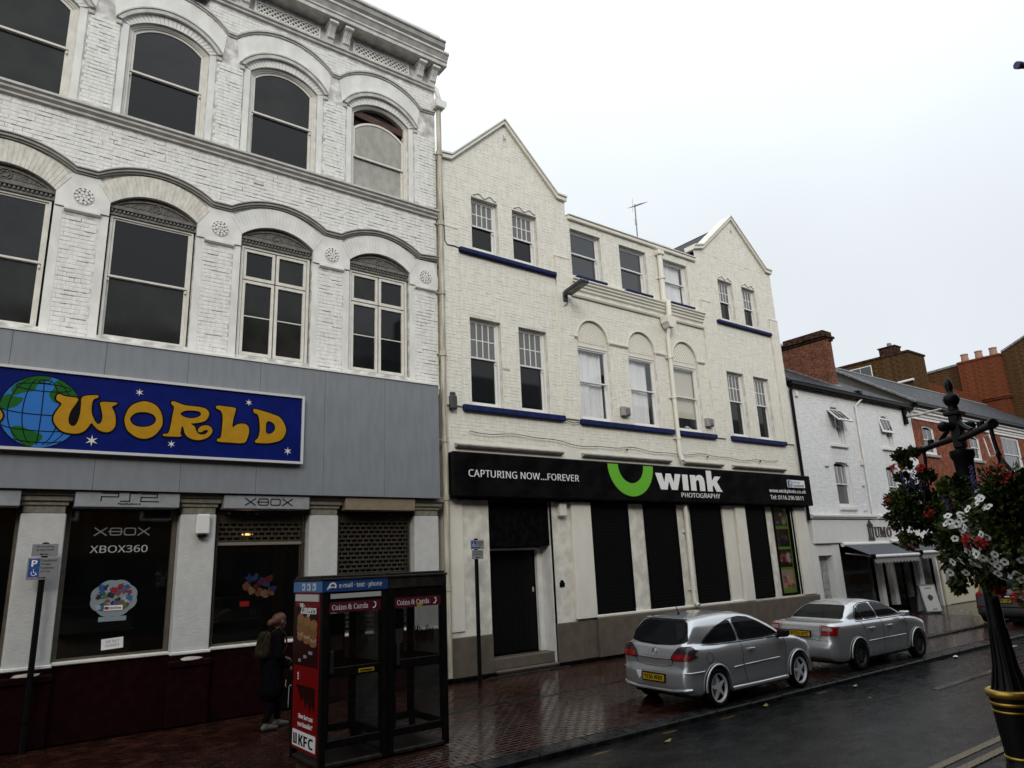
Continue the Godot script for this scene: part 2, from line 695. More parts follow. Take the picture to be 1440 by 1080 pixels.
func make_materials() -> void:
	mat("white_paint", Color(0.76, 0.76, 0.735), 0.55, "streak", 0.93, Vector3(0.9, 0.25, 0.9), "", 0.2)
	mat("white_smooth", Color(0.75, 0.75, 0.725), 0.5, "cloud", 0.93, Vector3(0.6, 0.4, 0.6))
	mat("joint", Color(0.73, 0.725, 0.70), 0.8, "cloud", 0.75, Vector3(0.7, 0.7, 0.7))
	mat("stained", Color(0.71, 0.685, 0.62), 0.7, "cloud", 0.90, Vector3(1.6, 0.8, 1.6))
	mat("weathered", Color(0.34, 0.33, 0.31), 0.7, "cloud", 0.88, Vector3(0.7, 1.0, 0.7))
	mat("weathered_pale", Color(0.56, 0.55, 0.52), 0.7, "cloud", 0.88, Vector3(0.7, 1.0, 0.7))
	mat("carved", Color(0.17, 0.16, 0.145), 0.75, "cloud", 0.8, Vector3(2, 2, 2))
	mat("old_frame", Color(0.69, 0.675, 0.62), 0.55, "cloud", 0.94, Vector3(1, 1, 1))
	mat("fascia_grey", Color(0.205, 0.222, 0.245), 0.45, "streak", 0.95, Vector3(0.6, 0.12, 0.6))
	mat("cream_paint", Color(0.75, 0.732, 0.655), 0.55, "streak", 0.94, Vector3(0.8, 0.2, 0.8))
	mat("cream_joint", Color(0.735, 0.717, 0.64), 0.75, "cloud", 0.88, Vector3(0.6, 0.6, 0.6))
	mat("cream_smooth", Color(0.74, 0.722, 0.645), 0.5, "cloud", 0.975, Vector3(0.5, 0.3, 0.5))
	mat("new_frame", Color(0.74, 0.74, 0.73), 0.35, "cloud", 0.97)
	mat("blue_sill", Color(0.012, 0.022, 0.10), 0.45, "cloud", 0.8)
	mat("dark_glass", Color(0.008, 0.009, 0.010), 0.04, "", 1.0, Vector3.ONE, "", 0.0, 0.42)
	mat("dark_glass_dusty", Color(0.022, 0.022, 0.021), 0.09, "cloud", 0.8, Vector3(0.3, 0.3, 0.3), "", 0.0, 0.40)
	mat("dark_glass_dull", Color(0.016, 0.017, 0.018), 0.05, "cloud", 0.8, Vector3(0.3, 0.3, 0.3), "", 0.0, 0.46)
	mat("black", Color(0.006, 0.006, 0.007), 0.5, "cloud", 0.6)
	mat("black_gloss", Color(0.006, 0.006, 0.0065), 0.28)
	mat("plinth_brown", Color(0.13, 0.108, 0.088), 0.45, "cloud", 0.9, Vector3(0.6, 0.6, 0.6))
	mat("maroon", Color(0.014, 0.0035, 0.0045), 0.4, "cloud", 0.8)
	mat("slate", Color(0.055, 0.058, 0.065), 0.5, "cloud", 0.7, Vector3(0.8, 0.8, 0.8))
	mat("steel", Color(0.35, 0.35, 0.36), 0.4)
	mat("white_plastic", Color(0.70, 0.70, 0.68), 0.4)
	mat("print_white", Color(0.75, 0.75, 0.75), 0.45)
	mat("render_pillar", Color(0.54, 0.54, 0.53), 0.75, "cloud", 0.96, Vector3(1, 1, 1), "mid", 0.3)
	mat("interior", Color(0.03, 0.027, 0.024), 0.8)
	mat("lead", Color(0.22, 0.225, 0.23), 0.5, "cloud", 0.7)
	mat("brick_far", Color(0.125, 0.07, 0.034), 0.85, "streak", 0.45, Vector3(0.25, 3.0, 0.25), "mid", 0.4)
	mat("brick_dark", Color(0.075, 0.045, 0.032), 0.85, "cloud", 0.5, Vector3(1.0, 2.0, 1.0))
	mat("brick_red", Color(0.20, 0.066, 0.034), 0.85, "streak", 0.55, Vector3(0.25, 3.0, 0.25), "mid", 0.4)
	mat("brick_joint", Color(0.12, 0.07, 0.05), 0.9, "cloud", 0.6)
	mat("brick_tinted", Color(0.27, 0.095, 0.048), 0.85, "cloud", 0.6, Vector3(2, 2, 2)).vertex_color_use_as_albedo = true
	mat("slate_tinted", Color(0.055, 0.058, 0.065), 0.5, "cloud", 0.6, Vector3(1.2, 1.2, 1.2)).vertex_color_use_as_albedo = true
	mat("red_render", Color(0.26, 0.085, 0.048), 0.7, "cloud", 0.75, Vector3(0.7, 0.7, 0.7), "mid", 0.25)
	mat("sky_glass", Color(0.03, 0.033, 0.038), 0.05, "", 1.0, Vector3.ONE, "", 0.0, 0.62)
	glass("pane", 0.06)
	glass("smoked", 0.35)


# ------------------------------------------------------------------ sash windows
# one window of a building: frame with sashes, panes and bars as its pieces
func window(b: Node3D, x0: float, x1: float, y0: float, ys: float, rise: float, z: float, look: Dictionary) -> MeshInstance3D:
	var fm: Material = mats[look.get("frame", "new_frame")]
	var dim := func() -> Material: return mats[["dark_glass", "dark_glass_dusty", "dark_glass_dull"][rng.randi() % 3]]
	var gm: Material = mats[look.get("glass", "dark_glass")] if look.get("glass", "dark_glass") != "dark_glass" else dim.call()
	var t: float = look.get("bar", 0.055)
	var s: float = look.get("stile", 0.045)
	var mb := Mb.new()
	mb.ring(arch_outline(x0, x1, y0, ys, rise), arch_outline(x0 + t, x1 - t, y0 + t * 1.1, ys - t * (0.3 if rise > 0.01 else 1.0), rise * 0.97), z - 0.11, z)
	var w := part(b, "window", mb, fm)
	var a := x0 + t
	var c := x1 - t
	var lo := y0 + t * 1.1
	var hi := ys - t * (0.3 if rise > 0.01 else 1.0)
	var r := rise * 0.97
	var kind: String = look.get("kind", "sash")
	if kind == "cross":
		# six lights: two over, two under with a bar each, mullion and transom
		var mid := (a + c) * 0.5
		var tr: float = lerpf(lo, hi, 0.70)
		var cells := [[a, mid, tr, hi], [mid, c, tr, hi], [a, mid, lo, tr], [mid, c, lo, tr]]
		for k in 4:
			var q: Array = cells[k]
			var g := 0.012
			var f := Mb.new()
			f.ring(rect(q[0] + g, q[1] - g, q[2] + g, q[3] - g), rect(q[0] + s + g, q[1] - s - g, q[2] + s + g * 1.5, q[3] - s - g), z - 0.075, z - 0.02 + 0.004 * (k % 2))
			if k > 1:
				var yb: float = lerpf(q[2], q[3], 0.52)
				f.box(q[0] + s + g, q[1] - s - g, yb - 0.009, yb + 0.009, z - 0.07, z - 0.034)
			part(w, "casement", f, fm)
			var p := Mb.new()
			p.box(q[0] + s, q[1] - s, q[2] + s, q[3] - s, z - 0.062, z - 0.054)
			part(w, "pane", p, gm if k % 2 else dim.call())
		return w
	var split: float = lerpf(lo, hi + r * 0.5, look.get("split", 0.5))
	var drop: float = look.get("drop", 0.0)      # upper sash slid down
	var lift: float = look.get("lift", 0.0)      # lower sash raised
	# upper sash, in front
	var f1 := Mb.new()
	f1.ring(arch_outline(a, c, split - drop, hi - drop, r), arch_outline(a + s, c - s, split + s * 0.8 - drop, hi - s * 0.7 - drop, r * 0.95), z - 0.06, z - 0.025)
	var nx: int = look.get("nx", 0)
	var ny: int = look.get("ny", 1)
	for i in range(1, nx):
		var xb := lerpf(a + s, c - s, float(i) / nx)
		f1.box(xb - 0.011, xb + 0.011, split + s * 0.8, hi - s * 0.7, z - 0.055, z - 0.028)
	for j in range(1, ny):
		var yb := lerpf(split + s * 0.8, hi - s * 0.7, float(j) / ny)
		f1.box(a + s, c - s, yb - 0.011, yb + 0.011, z - 0.056, z - 0.030)
	part(w, "upper_sash", f1, fm)
	if nx > 1:
		for i in nx:
			for j in ny:
				var p := Mb.new()
				p.box(lerpf(a + s, c - s, float(i) / nx), lerpf(a + s, c - s, float(i + 1) / nx) - 0.001, lerpf(split + s * 0.8, hi - s * 0.7, float(j) / ny), lerpf(split + s * 0.8, hi - s * 0.7, float(j + 1) / ny) - 0.001, z - 0.047, z - 0.041)
				part(w, "pane", p, gm)
	else:
		var p := Mb.new()
		p.prism(arch_outline(a + s * 0.6, c - s * 0.6, split + s * 0.4 - drop, hi - s * 0.4 - drop, r * 0.96), z - 0.047, z - 0.041)
		part(w, "pane", p, gm if not look.has("upper_glass") else mats[look.upper_glass])
	# lower sash, behind
	var f2 := Mb.new()
	f2.ring(rect(a, c, lo + lift, split + s * 0.8 + lift), rect(a + s, c - s, lo + s * 1.4 + lift, split - 0.002 + lift), z - 0.1, z - 0.062)
	for sx in [a + 0.02, c - 0.02]:
		f2.box(sx - 0.014, sx + 0.014, split - 0.07, split - 0.02, z - 0.07, z - 0.03)
	part(w, "lower_sash", f2, fm)
	var p2 := Mb.new()
	p2.box(a + s * 0.5, c - s * 0.5, lo + s + lift, split + 0.01 + lift, z - 0.088, z - 0.08)
	part(w, "pane", p2, (gm if look.get("glass", "dark_glass") != "dark_glass" else dim.call()) if not look.has("lower_glass") else mats[look.lower_glass])
	if lift > 0.0 or drop > 0.0:
		var d := Mb.new()
		d.prism(arch_outline(a, c, lo, hi, r), z - 0.14, z - 0.13)
		part(w, "dark_room", d, mats.interior)
	return w


const BAYS := [-2.275, -0.21, 1.855, 3.92, 5.985]
const PIERS := [-3.3075, -1.2425, 0.8225, 2.8875, 4.9525, 7.0175]


func white_building() -> void:
	var b := thing("painted_brick_building", "three storey white painted Victorian brick building with arched windows and grey shop fascia", "building")
	var wp: Material = mats.white_paint
	var ws: Material = mats.white_smooth
	var X0 := -3.31
	var X1 := 7.32
	# --- wall with its openings
	var f1 := []
	var f2 := []
	for c in BAYS:
		f1.append({"x0": c - 0.66, "x1": c + 0.66, "y0": 5.77, "ys": 8.0, "rise": 0.26, "depth": 0.2})
		f2.append({"x0": c - 0.66, "x1": c + 0.66, "y0": 9.64, "ys": 11.42, "rise": 0.27, "depth": 0.2})
	var mb := Mb.new()
	wall(mb, X0, X1, 5.5, 9.5, 0.0, f1)
	wall(mb, X0, X1, 9.5, 13.3, 0.0, f2)
	part(b, "wall", mb, mats.joint)
	shell(b, X0, X1, 13.9, 9.0, mats.white_smooth, 5.5)
	# --- brickwork: first floor piers, the band between the floors, and the piers above
	var jambs := []
	for c in BAYS:
		jambs.append({"x0": c - 0.78, "x1": c + 0.78, "y0": 5.6, "ys": 7.71, "rise": 0.0})
	bricks(b, X0, X1, 5.68, 7.68, 0.0, jambs, wp, 110)
	var arcs := []
	for c in BAYS:
		arcs.append({"x0": c - 0.86, "x1": c + 0.86, "y0": 8.3, "ys": 8.40, "rise": 0.31})
	bricks(b, X0, X1, 8.42, 9.42, 0.0, arcs, wp, 120)
	var rings := []
	for c in BAYS:
		rings.append({"x0": c - 0.80, "x1": c + 0.80, "y0": 9.5, "ys": 11.45, "rise": 0.44})
	bricks(b, X0, X1, 9.68, 11.35, 0.022, rings, wp, 70)
	for px in PIERS:
		mb = Mb.new()
		mb.box(maxf(px - 0.235, X0), minf(px + 0.235, X1), 9.62, 11.42, 0.0, 0.022)
		part(b, "pier_face", mb, mats.joint)
	mb = Mb.new()
	mb.box(X0, X1, 5.6, 5.68, 0.0, 0.02)
	part(b, "base_course", mb, ws)
	bricks(b, X0, X1, 12.03, 12.6, 0.0, [], wp, 0)
	open_joints(b, X0, X1, 5.68, 7.68, 0.0, jambs, 90)
	open_joints(b, X0, X1, 8.42, 9.42, 0.0, arcs, 190)
	open_joints(b, X0, X1, 9.68, 11.35, 0.022, rings, 80)
	# --- first floor: smooth arch spandrel, stained arch, tympanum, hood mould, discs, imposts
	for i in BAYS.size():
		var c: float = BAYS[i]
		var inner := arc(c - 0.66, c + 0.66, 8.0, 0.26, 16)
		var outer := arc(c - 0.84, c + 0.84, 8.28, 0.35, 16)
		mb = Mb.new()
		mb.ring(outer, inner, 0.0, 0.03, false)
		part(b, "arch_band", mb, mats.stained if i < 3 else mats.white_smooth, "")
		# soldier bricks of the band
		mb = Mb.new()
		for k in 26:
			var t0 := (k + 0.06) / 26.0 * 16.0
			var t1 := (k + 0.94) / 26.0 * 16.0
			var at := func(p: PackedVector2Array, t: float) -> Vector2:
				var j := mini(int(t), 15)
				return p[j].lerp(p[j + 1], t - j)
			mb.prism(PackedVector2Array([at.call(inner, t0), at.call(inner, t1), at.call(outer, t1), at.call(outer, t0)]), 0.031, 0.035, false)
		part(b, "voussoirs", mb, mats.stained if i < 3 else mats.white_smooth, "", "stuff")
		# carved tympanum, set back
		mb = Mb.new()
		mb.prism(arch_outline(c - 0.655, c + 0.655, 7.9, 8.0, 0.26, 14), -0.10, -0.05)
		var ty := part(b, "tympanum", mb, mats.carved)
		mb = Mb.new()
		mb.ring(arch_outline(c - 0.60, c + 0.60, 7.99, 8.005, 0.20, 14), arch_outline(c - 0.575, c + 0.575, 8.01, 8.005, 0.175, 14), -0.05, -0.028)
		for s in [-1, 1]:
			for k in 7:
				var u := 0.13 + 0.058 * k
				var hh := 0.075 * (1.0 - pow(u / 0.62, 2)) + 0.012
				curl(mb, Vector3(c + s * u, 8.02 + hh * 0.9, -0.05), hh * 0.62, 0.008)
				curl(mb, Vector3(c + s * (u + 0.03), 8.02 + hh * 1.7, -0.05), hh * 0.4, 0.007)
		part(ty, "carving", mb, mats.carved)
		mb = Mb.new()
		curl(mb, Vector3(c, 8.105, -0.045), 0.085, 0.014)
		curl(mb, Vector3(c, 8.105, -0.045), 0.045, 0.012)
		for k in 6:
			mb.ball(Vector3(c + 0.058 * cos(TAU * k / 6), 8.105 + 0.058 * sin(TAU * k / 6), -0.045), 0.016, 6)
		part(ty, "rosette", mb, mats.carved)
		# beaded lintel under it
		mb = Mb.new()
		mb.sweep_x(PackedVector2Array([Vector2(-0.12, 7.84), Vector2(-0.03, 7.84), Vector2(-0.03, 7.87), Vector2(-0.05, 7.885), Vector2(-0.05, 7.935), Vector2(-0.02, 7.95), Vector2(-0.02, 7.99), Vector2(-0.12, 7.99)]), c - 0.655, c + 0.655)
		var li := part(b, "lintel", mb, mats.carved)
		mb = Mb.new()
		for k in 22:
			mb.cbox(c - 0.64 + k * 0.0582, c - 0.605 + k * 0.0582, 7.888, 7.932, -0.05, -0.015, 0.008)
		part(li, "beading", mb, mats.carved, "", "stuff")
		# splayed jamb with a rounded shoulder each side of the window
		for s in [-1.0, 1.0]:
			mb = Mb.new()
			var poly := PackedVector2Array([Vector2(c + s * 0.66, 5.68), Vector2(c + s * 0.78, 5.68), Vector2(c + s * 0.78, 7.62), Vector2(c + s * 0.755, 7.71), Vector2(c + s * 0.71, 7.75), Vector2(c + s * 0.66, 7.76)])
			mb.prism(poly, 0.0, 0.004)
			part(b, "jamb", mb, ws)
		# its window
		var lk := {"frame": "old_frame", "split": 0.5, "bar": 0.035, "stile": 0.04}
		if i > 2:
			lk = {"frame": "old_frame", "kind": "cross", "bar": 0.045, "stile": 0.05}
		window(b, c - 0.63, c + 0.63, 5.74, 7.84, 0.0, -0.06, lk)
	mb = Mb.new()
	var path := PackedVector2Array()
	for c in BAYS:
		path.append_array(arc(c - 0.88, c + 0.88, 8.37, 0.28, 14))
	path[0].x = X0
	path.append(Vector2(X1, 8.42))
	for lay in [[0.0, 0.03, 0.055], [0.03, 0.075, 0.085], [0.075, 0.095, 0.11]]:
		var lower := PackedVector2Array()
		var upper := PackedVector2Array()
		for p in path:
			lower.append(p + Vector2(0, lay[0]))
			upper.append(p + Vector2(0, lay[1]))
		mb.ring(upper, lower, 0.0, lay[2], false)
	part(b, "hood_mould", mb, mats.weathered)
	for px in PIERS:
		# smooth impost block above the pier, with the carved disc
		mb = Mb.new()
		var l := maxf(px - 0.37, X0)
		var r := minf(px + 0.37, X1)
		mb.prism(PackedVector2Array([Vector2(l, 7.77), Vector2(r, 7.77), Vector2(r, 8.02), Vector2(minf(px + 0.2, X1), 8.36), Vector2(maxf(px - 0.2, X0), 8.36), Vector2(l, 8.02)]), 0.0, 0.028)
		part(b, "impost_block", mb, ws)
		mb = Mb.new()
		mb.sweep_x(PackedVector2Array([Vector2(0, 7.70), Vector2(0.02, 7.70), Vector2(0.055, 7.725), Vector2(0.055, 7.762), Vector2(0, 7.77)]), maxf(px - 0.245, X0), minf(px + 0.245, X1))
		part(b, "impost", mb, ws)
		if px > -2 :
			mb = Mb.new()
			var disc := PackedVector2Array()
			for k in 28:
				disc.append(Vector2(px + 0.142 * cos(TAU * k / 28), 8.0 + 0.142 * sin(TAU * k / 28)))
			mb.prism(disc, 0.028, 0.030)
			var d := part(b, "carved_disc", mb, mats.carved)
			mb = Mb.new()
			for k in 19:
				var a := Vector2.ZERO if k == 0 else Vector2(0.058, 0).rotated(TAU * k / 6.0) if k < 7 else Vector2(0.108, 0).rotated(TAU * (k + 0.4) / 12.0)
				var cell := PackedVector2Array()
				for q in 7:
					cell.append(Vector2(px, 8.0) + a + Vector2((0.029 if k < 7 else 0.026) * rng.randf_range(0.85, 1.1), 0).rotated(TAU * q / 7.0))
				mb.prism(cell, 0.030, 0.042, false)
			part(d, "petals", mb, ws)
			mb = Mb.new()
			curl(mb, Vector3(px, 8.0, 0.033), 0.142, 0.008)
			part(d, "rim", mb, ws)
	# --- string course below the upper windows
	mb = Mb.new()
	mb.sweep_x(PackedVector2Array([Vector2(0, 9.40), Vector2(0.05, 9.42), Vector2(0.05, 9.455), Vector2(0.10, 9.49), Vector2(0.10, 9.53), Vector2(0.14, 9.55), Vector2(0.14, 9.585), Vector2(0.02, 9.64), Vector2(0, 9.64)]), X0, X1)
	part(b, "string_course", mb, mats.weathered_pale)
	mb = Mb.new()
	mb.sweep_x(PackedVector2Array([Vector2(0.0, 9.641), Vector2(0.075, 9.605), Vector2(0.075, 9.625), Vector2(0.0, 9.66)]), X0, X1)
	part(b, "sill_band", mb, ws)
	# --- upper floor arches and windows
	for i in BAYS.size():
		var c: float = BAYS[i]
		var inner := arc(c - 0.66, c + 0.66, 11.42, 0.27, 16)
		var outer := arc(c - 0.79, c + 0.79, 11.47, 0.38, 16)
		mb = Mb.new()
		for k in 24:
			var t0 := (k + 0.07) / 24.0 * 16.0
			var t1 := (k + 0.93) / 24.0 * 16.0
			var at := func(p: PackedVector2Array, t: float) -> Vector2:
				var j := mini(int(t), 15)
				return p[j].lerp(p[j + 1], t - j)
			mb.prism(PackedVector2Array([at.call(inner, t0), at.call(inner, t1), at.call(outer, t1), at.call(outer, t0)]), 0.0, 0.012, false)
		part(b, "voussoirs", mb, wp, "", "stuff")
		mb = Mb.new()
		mb.ring(arc(c - 0.86, c + 0.86, 11.46, 0.47, 16), arc(c - 0.79, c + 0.79, 11.45, 0.41, 16), 0.0, 0.075, false)
		mb.ring(arc(c - 0.88, c + 0.88, 11.48, 0.485, 16), arc(c - 0.865, c + 0.865, 11.465, 0.472, 16), 0.0, 0.09, false)
		part(b, "label_mould", mb, mats.weathered_pale)
		for s in [-1.0, 1.0]:
			mb = Mb.new()
			mb.cbox(c + s * 0.825 - 0.045, c + s * 0.825 + 0.045, 11.35, 11.43, 0.0, 0.05, 0.01)
			part(b, "label_stop", mb, mats.weathered_pale)
			mb = Mb.new()
			mb.box(c + s * 0.72 - 0.055, c + s * 0.72 + 0.055, 9.66, 11.42, 0.001, 0.008)
			part(b, "jamb", mb, ws)
		mb = Mb.new()
		mb.ring(arch_outline(c - 0.66, c + 0.66, 9.66, 11.42, 0.27), arch_outline(c - 0.62, c + 0.62, 9.66, 11.40, 0.25), -0.1, -0.05)
		part(b, "window_lining", mb, mats.old_frame)
		var lk := {"frame": "old_frame", "split": 0.5, "bar": 0.035, "stile": 0.045}
		if i == 4:
			lk["drop"] = 0.33
			lk["split"] = 0.56
			lk["upper_glass"] = "blind_glass"
			lk["lower_glass"] = "blind_glass"
		mat("blind_glass", Color(0.36, 0.35, 0.31), 0.12, "cloud", 0.9, Vector3(1, 0.6, 1))
		window(b, c - 0.62, c + 0.62, 9.66, 11.40, 0.25, -0.07, lk)
		if i == 4:
			mb = Mb.new()
			mb.cbox(c - 0.60, c + 0.60, 11.30, 11.46, -0.15, -0.11, 0.01)
			mb.xform(Transform3D(Basis(Vector3(0, 0, 1), -0.10), Vector3.ZERO) .translated(Vector3(c, 11.38, 0)) * Transform3D(Basis(), -Vector3(c, 11.38, 0)))
			part(b, "bare_board", mb, mat("bare_wood", Color(0.11, 0.055, 0.035), 0.8, "streak", 0.5, Vector3(0.3, 3, 1)))
	mb = Mb.new()
	path = PackedVector2Array()
	for c in BAYS:
		path.append_array(arc(c - 0.96, c + 0.96, 11.98, 0.42, 16))
	path[0].x = X0
	path.append(Vector2(X1, 12.02))
	for lay in [[0.0, 0.035, 0.03], [0.035, 0.075, 0.06]]:
		var lower := PackedVector2Array()
		var upper := PackedVector2Array()
		for p in path:
			lower.append(p + Vector2(0, lay[0]))
			upper.append(p + Vector2(0, lay[1]))
		mb.ring(upper, lower, 0.0, lay[2], false)
	part(b, "upper_hood_mould", mb, mats.weathered_pale)
	# plain plaster between label mould and hood
	mb = Mb.new()
	for c in BAYS:
		mb.ring(arc(c - 0.94, c + 0.94, 11.97, 0.40, 16), arc(c - 0.88, c + 0.88, 11.48, 0.485, 16), 0.0, 0.011, false)
	part(b, "plaster", mb, ws)
	# --- frieze, lattice, brackets, cornice, gutter
	mb = Mb.new()
	mb.sweep_x(PackedVector2Array([Vector2(0, 12.60), Vector2(0.05, 12.62), Vector2(0.05, 12.66), Vector2(0.085, 12.68), Vector2(0.085, 12.715), Vector2(0, 12.73)]), X0, X1 + 0.02)
	part(b, "frieze_moulding", mb, mats.weathered_pale)
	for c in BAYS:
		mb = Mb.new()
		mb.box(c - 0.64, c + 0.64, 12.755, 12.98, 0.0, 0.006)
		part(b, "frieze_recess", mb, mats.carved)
	for c in BAYS:
		mb = Mb.new()
		mb.ring(rect(c - 0.67, c + 0.67, 12.73, 13.0), rect(c - 0.63, c + 0.63, 12.762, 12.972), 0.0, 0.05)
		for k in range(-2, 14):
			for s in [-1, 1]:
				var xa: float = c - 0.63 + k * 0.105
				var xb: float = xa + 0.21
				var ya := 12.762
				var yb := 12.972
				if s < 0:
					ya = 12.972
					yb = 12.762
				# clip to the panel
				var u0 := maxf(0.0, (c - 0.63 - xa) / 0.21)
				var u1 := minf(1.0, (c + 0.63 - xa) / 0.21)
				if u1 - u0 < 0.1: continue
				var p := Vector2(lerpf(xa, xb, u0), lerpf(ya, yb, u0))
				var q := Vector2(lerpf(xa, xb, u1), lerpf(ya, yb, u1))
				var nn := (q - p).orthogonal().normalized() * 0.013
				mb.prism(PackedVector2Array([p - nn, q - nn, q + nn, p + nn]), 0.012, 0.040 + 0.003 * s)
		part(b, "lattice_panel", mb, ws)
	for px in PIERS:
		for s in [-1, 1]:
			var bx: float = px + s * 0.17 + (0.04 if px > 7.0 else 0.0)
			if bx < X0 + 0.1: continue
			mb = Mb.new()
			var side := PackedVector2Array([Vector2(0, 12.70), Vector2(0.07, 12.70), Vector2(0.10, 12.78), Vector2(0.13, 12.80), Vector2(0.16, 12.90), Vector2(0.25, 13.02), Vector2(0.29, 13.04), Vector2(0.29, 13.12), Vector2(0, 13.12)])
			mb.sweep_x(side, bx - 0.075, bx + 0.075)
			var br := part(b, "bracket", mb, ws)
			mb = Mb.new()
			for g in [-0.04, 0.0, 0.04]:
				mb.tube([Vector3(bx + g, 12.80, 0.135), Vector3(bx + g, 12.9, 0.165), Vector3(bx + g, 13.0, 0.24)], 0.013, 6)
			mb.cbox(bx - 0.095, bx + 0.095, 13.035, 13.1, 0.0, 0.32, 0.012)
			part(br, "fluting", mb, ws)
	mb = Mb.new()
	mb.sweep_x(PackedVector2Array([Vector2(0, 13.12), Vector2(0.36, 13.12), Vector2(0.36, 13.20), Vector2(0.385, 13.22), Vector2(0.385, 13.26), Vector2(0.44, 13.34), Vector2(0.47, 13.36), Vector2(0.47, 13.41), Vector2(0.40, 13.44), Vector2(0, 13.46)]), X0, X1 + 0.14)
	part(b, "cornice", mb, mat("cornice_paint", Color(0.60, 0.59, 0.56), 0.6, "cloud", 0.85, Vector3(0.8, 1.5, 0.8)))
	for seg in [[X0, 1.2], [1.205, 4.6], [4.605, 6.55], [6.555, X1 + 0.03]]:
		mb = Mb.new()
		mb.sweep_x(PackedVector2Array([Vector2(0.34, 13.462), Vector2(0.44, 13.462), Vector2(0.48, 13.50), Vector2(0.49, 13.60), Vector2(0.52, 13.62), Vector2(0.52, 13.66), Vector2(0.34, 13.66)]), seg[0], seg[1])
		part(b, "gutter", mb, mats.weathered)
	mb = Mb.new()
	mb.box(X0, X1, 13.46, 13.9, 0.0, 0.33)
	part(b, "blocking_course", mb, ws)
	# --- cast air brick on the wall and small pattress
	mb = Mb.new()
	mb.cbox(3.42, 3.60, 9.07, 9.14, 0.0, 0.02, 0.008)
	part(b, "air_brick", mb, mats.stained)
	# --- fascia of grey sheets
	var edges := [-3.31, -2.18, -1.01, 0.16, 1.33, 2.49, 3.64, 4.79, 5.97, 7.15]
	for i in edges.size() - 1:
		mb = Mb.new()
		mb.cbox(edges[i] + 0.002, edges[i + 1] - 0.002, 3.37, 5.60, 0.10, 0.25, 0.003)
		part(b, "fascia_panel", mb, mats.fascia_grey)
	mb = Mb.new()
	mb.box(-3.31, 7.14, 3.4, 5.58, 0.0, 0.1)
	part(b, "fascia_backing", mb, mats.black)
	mb = Mb.new()
	mb.sweep_x(PackedVector2Array([Vector2(0.0, 5.60), Vector2(0.27, 5.602), Vector2(0.27, 5.63), Vector2(0.0, 5.68)]), -3.31, 7.16)
	part(b, "flashing", mb, mats.white_smooth)
	shop_front(b)


func curl(mb: Mb, c: Vector3, r: float, t: float) -> void:
	var p := []
	for k in 13:
		p.append(c + Vector3(r * cos(TAU * k / 12.0), r * sin(TAU * k / 12.0), 0))
	mb.tube(p, t, 5, false)


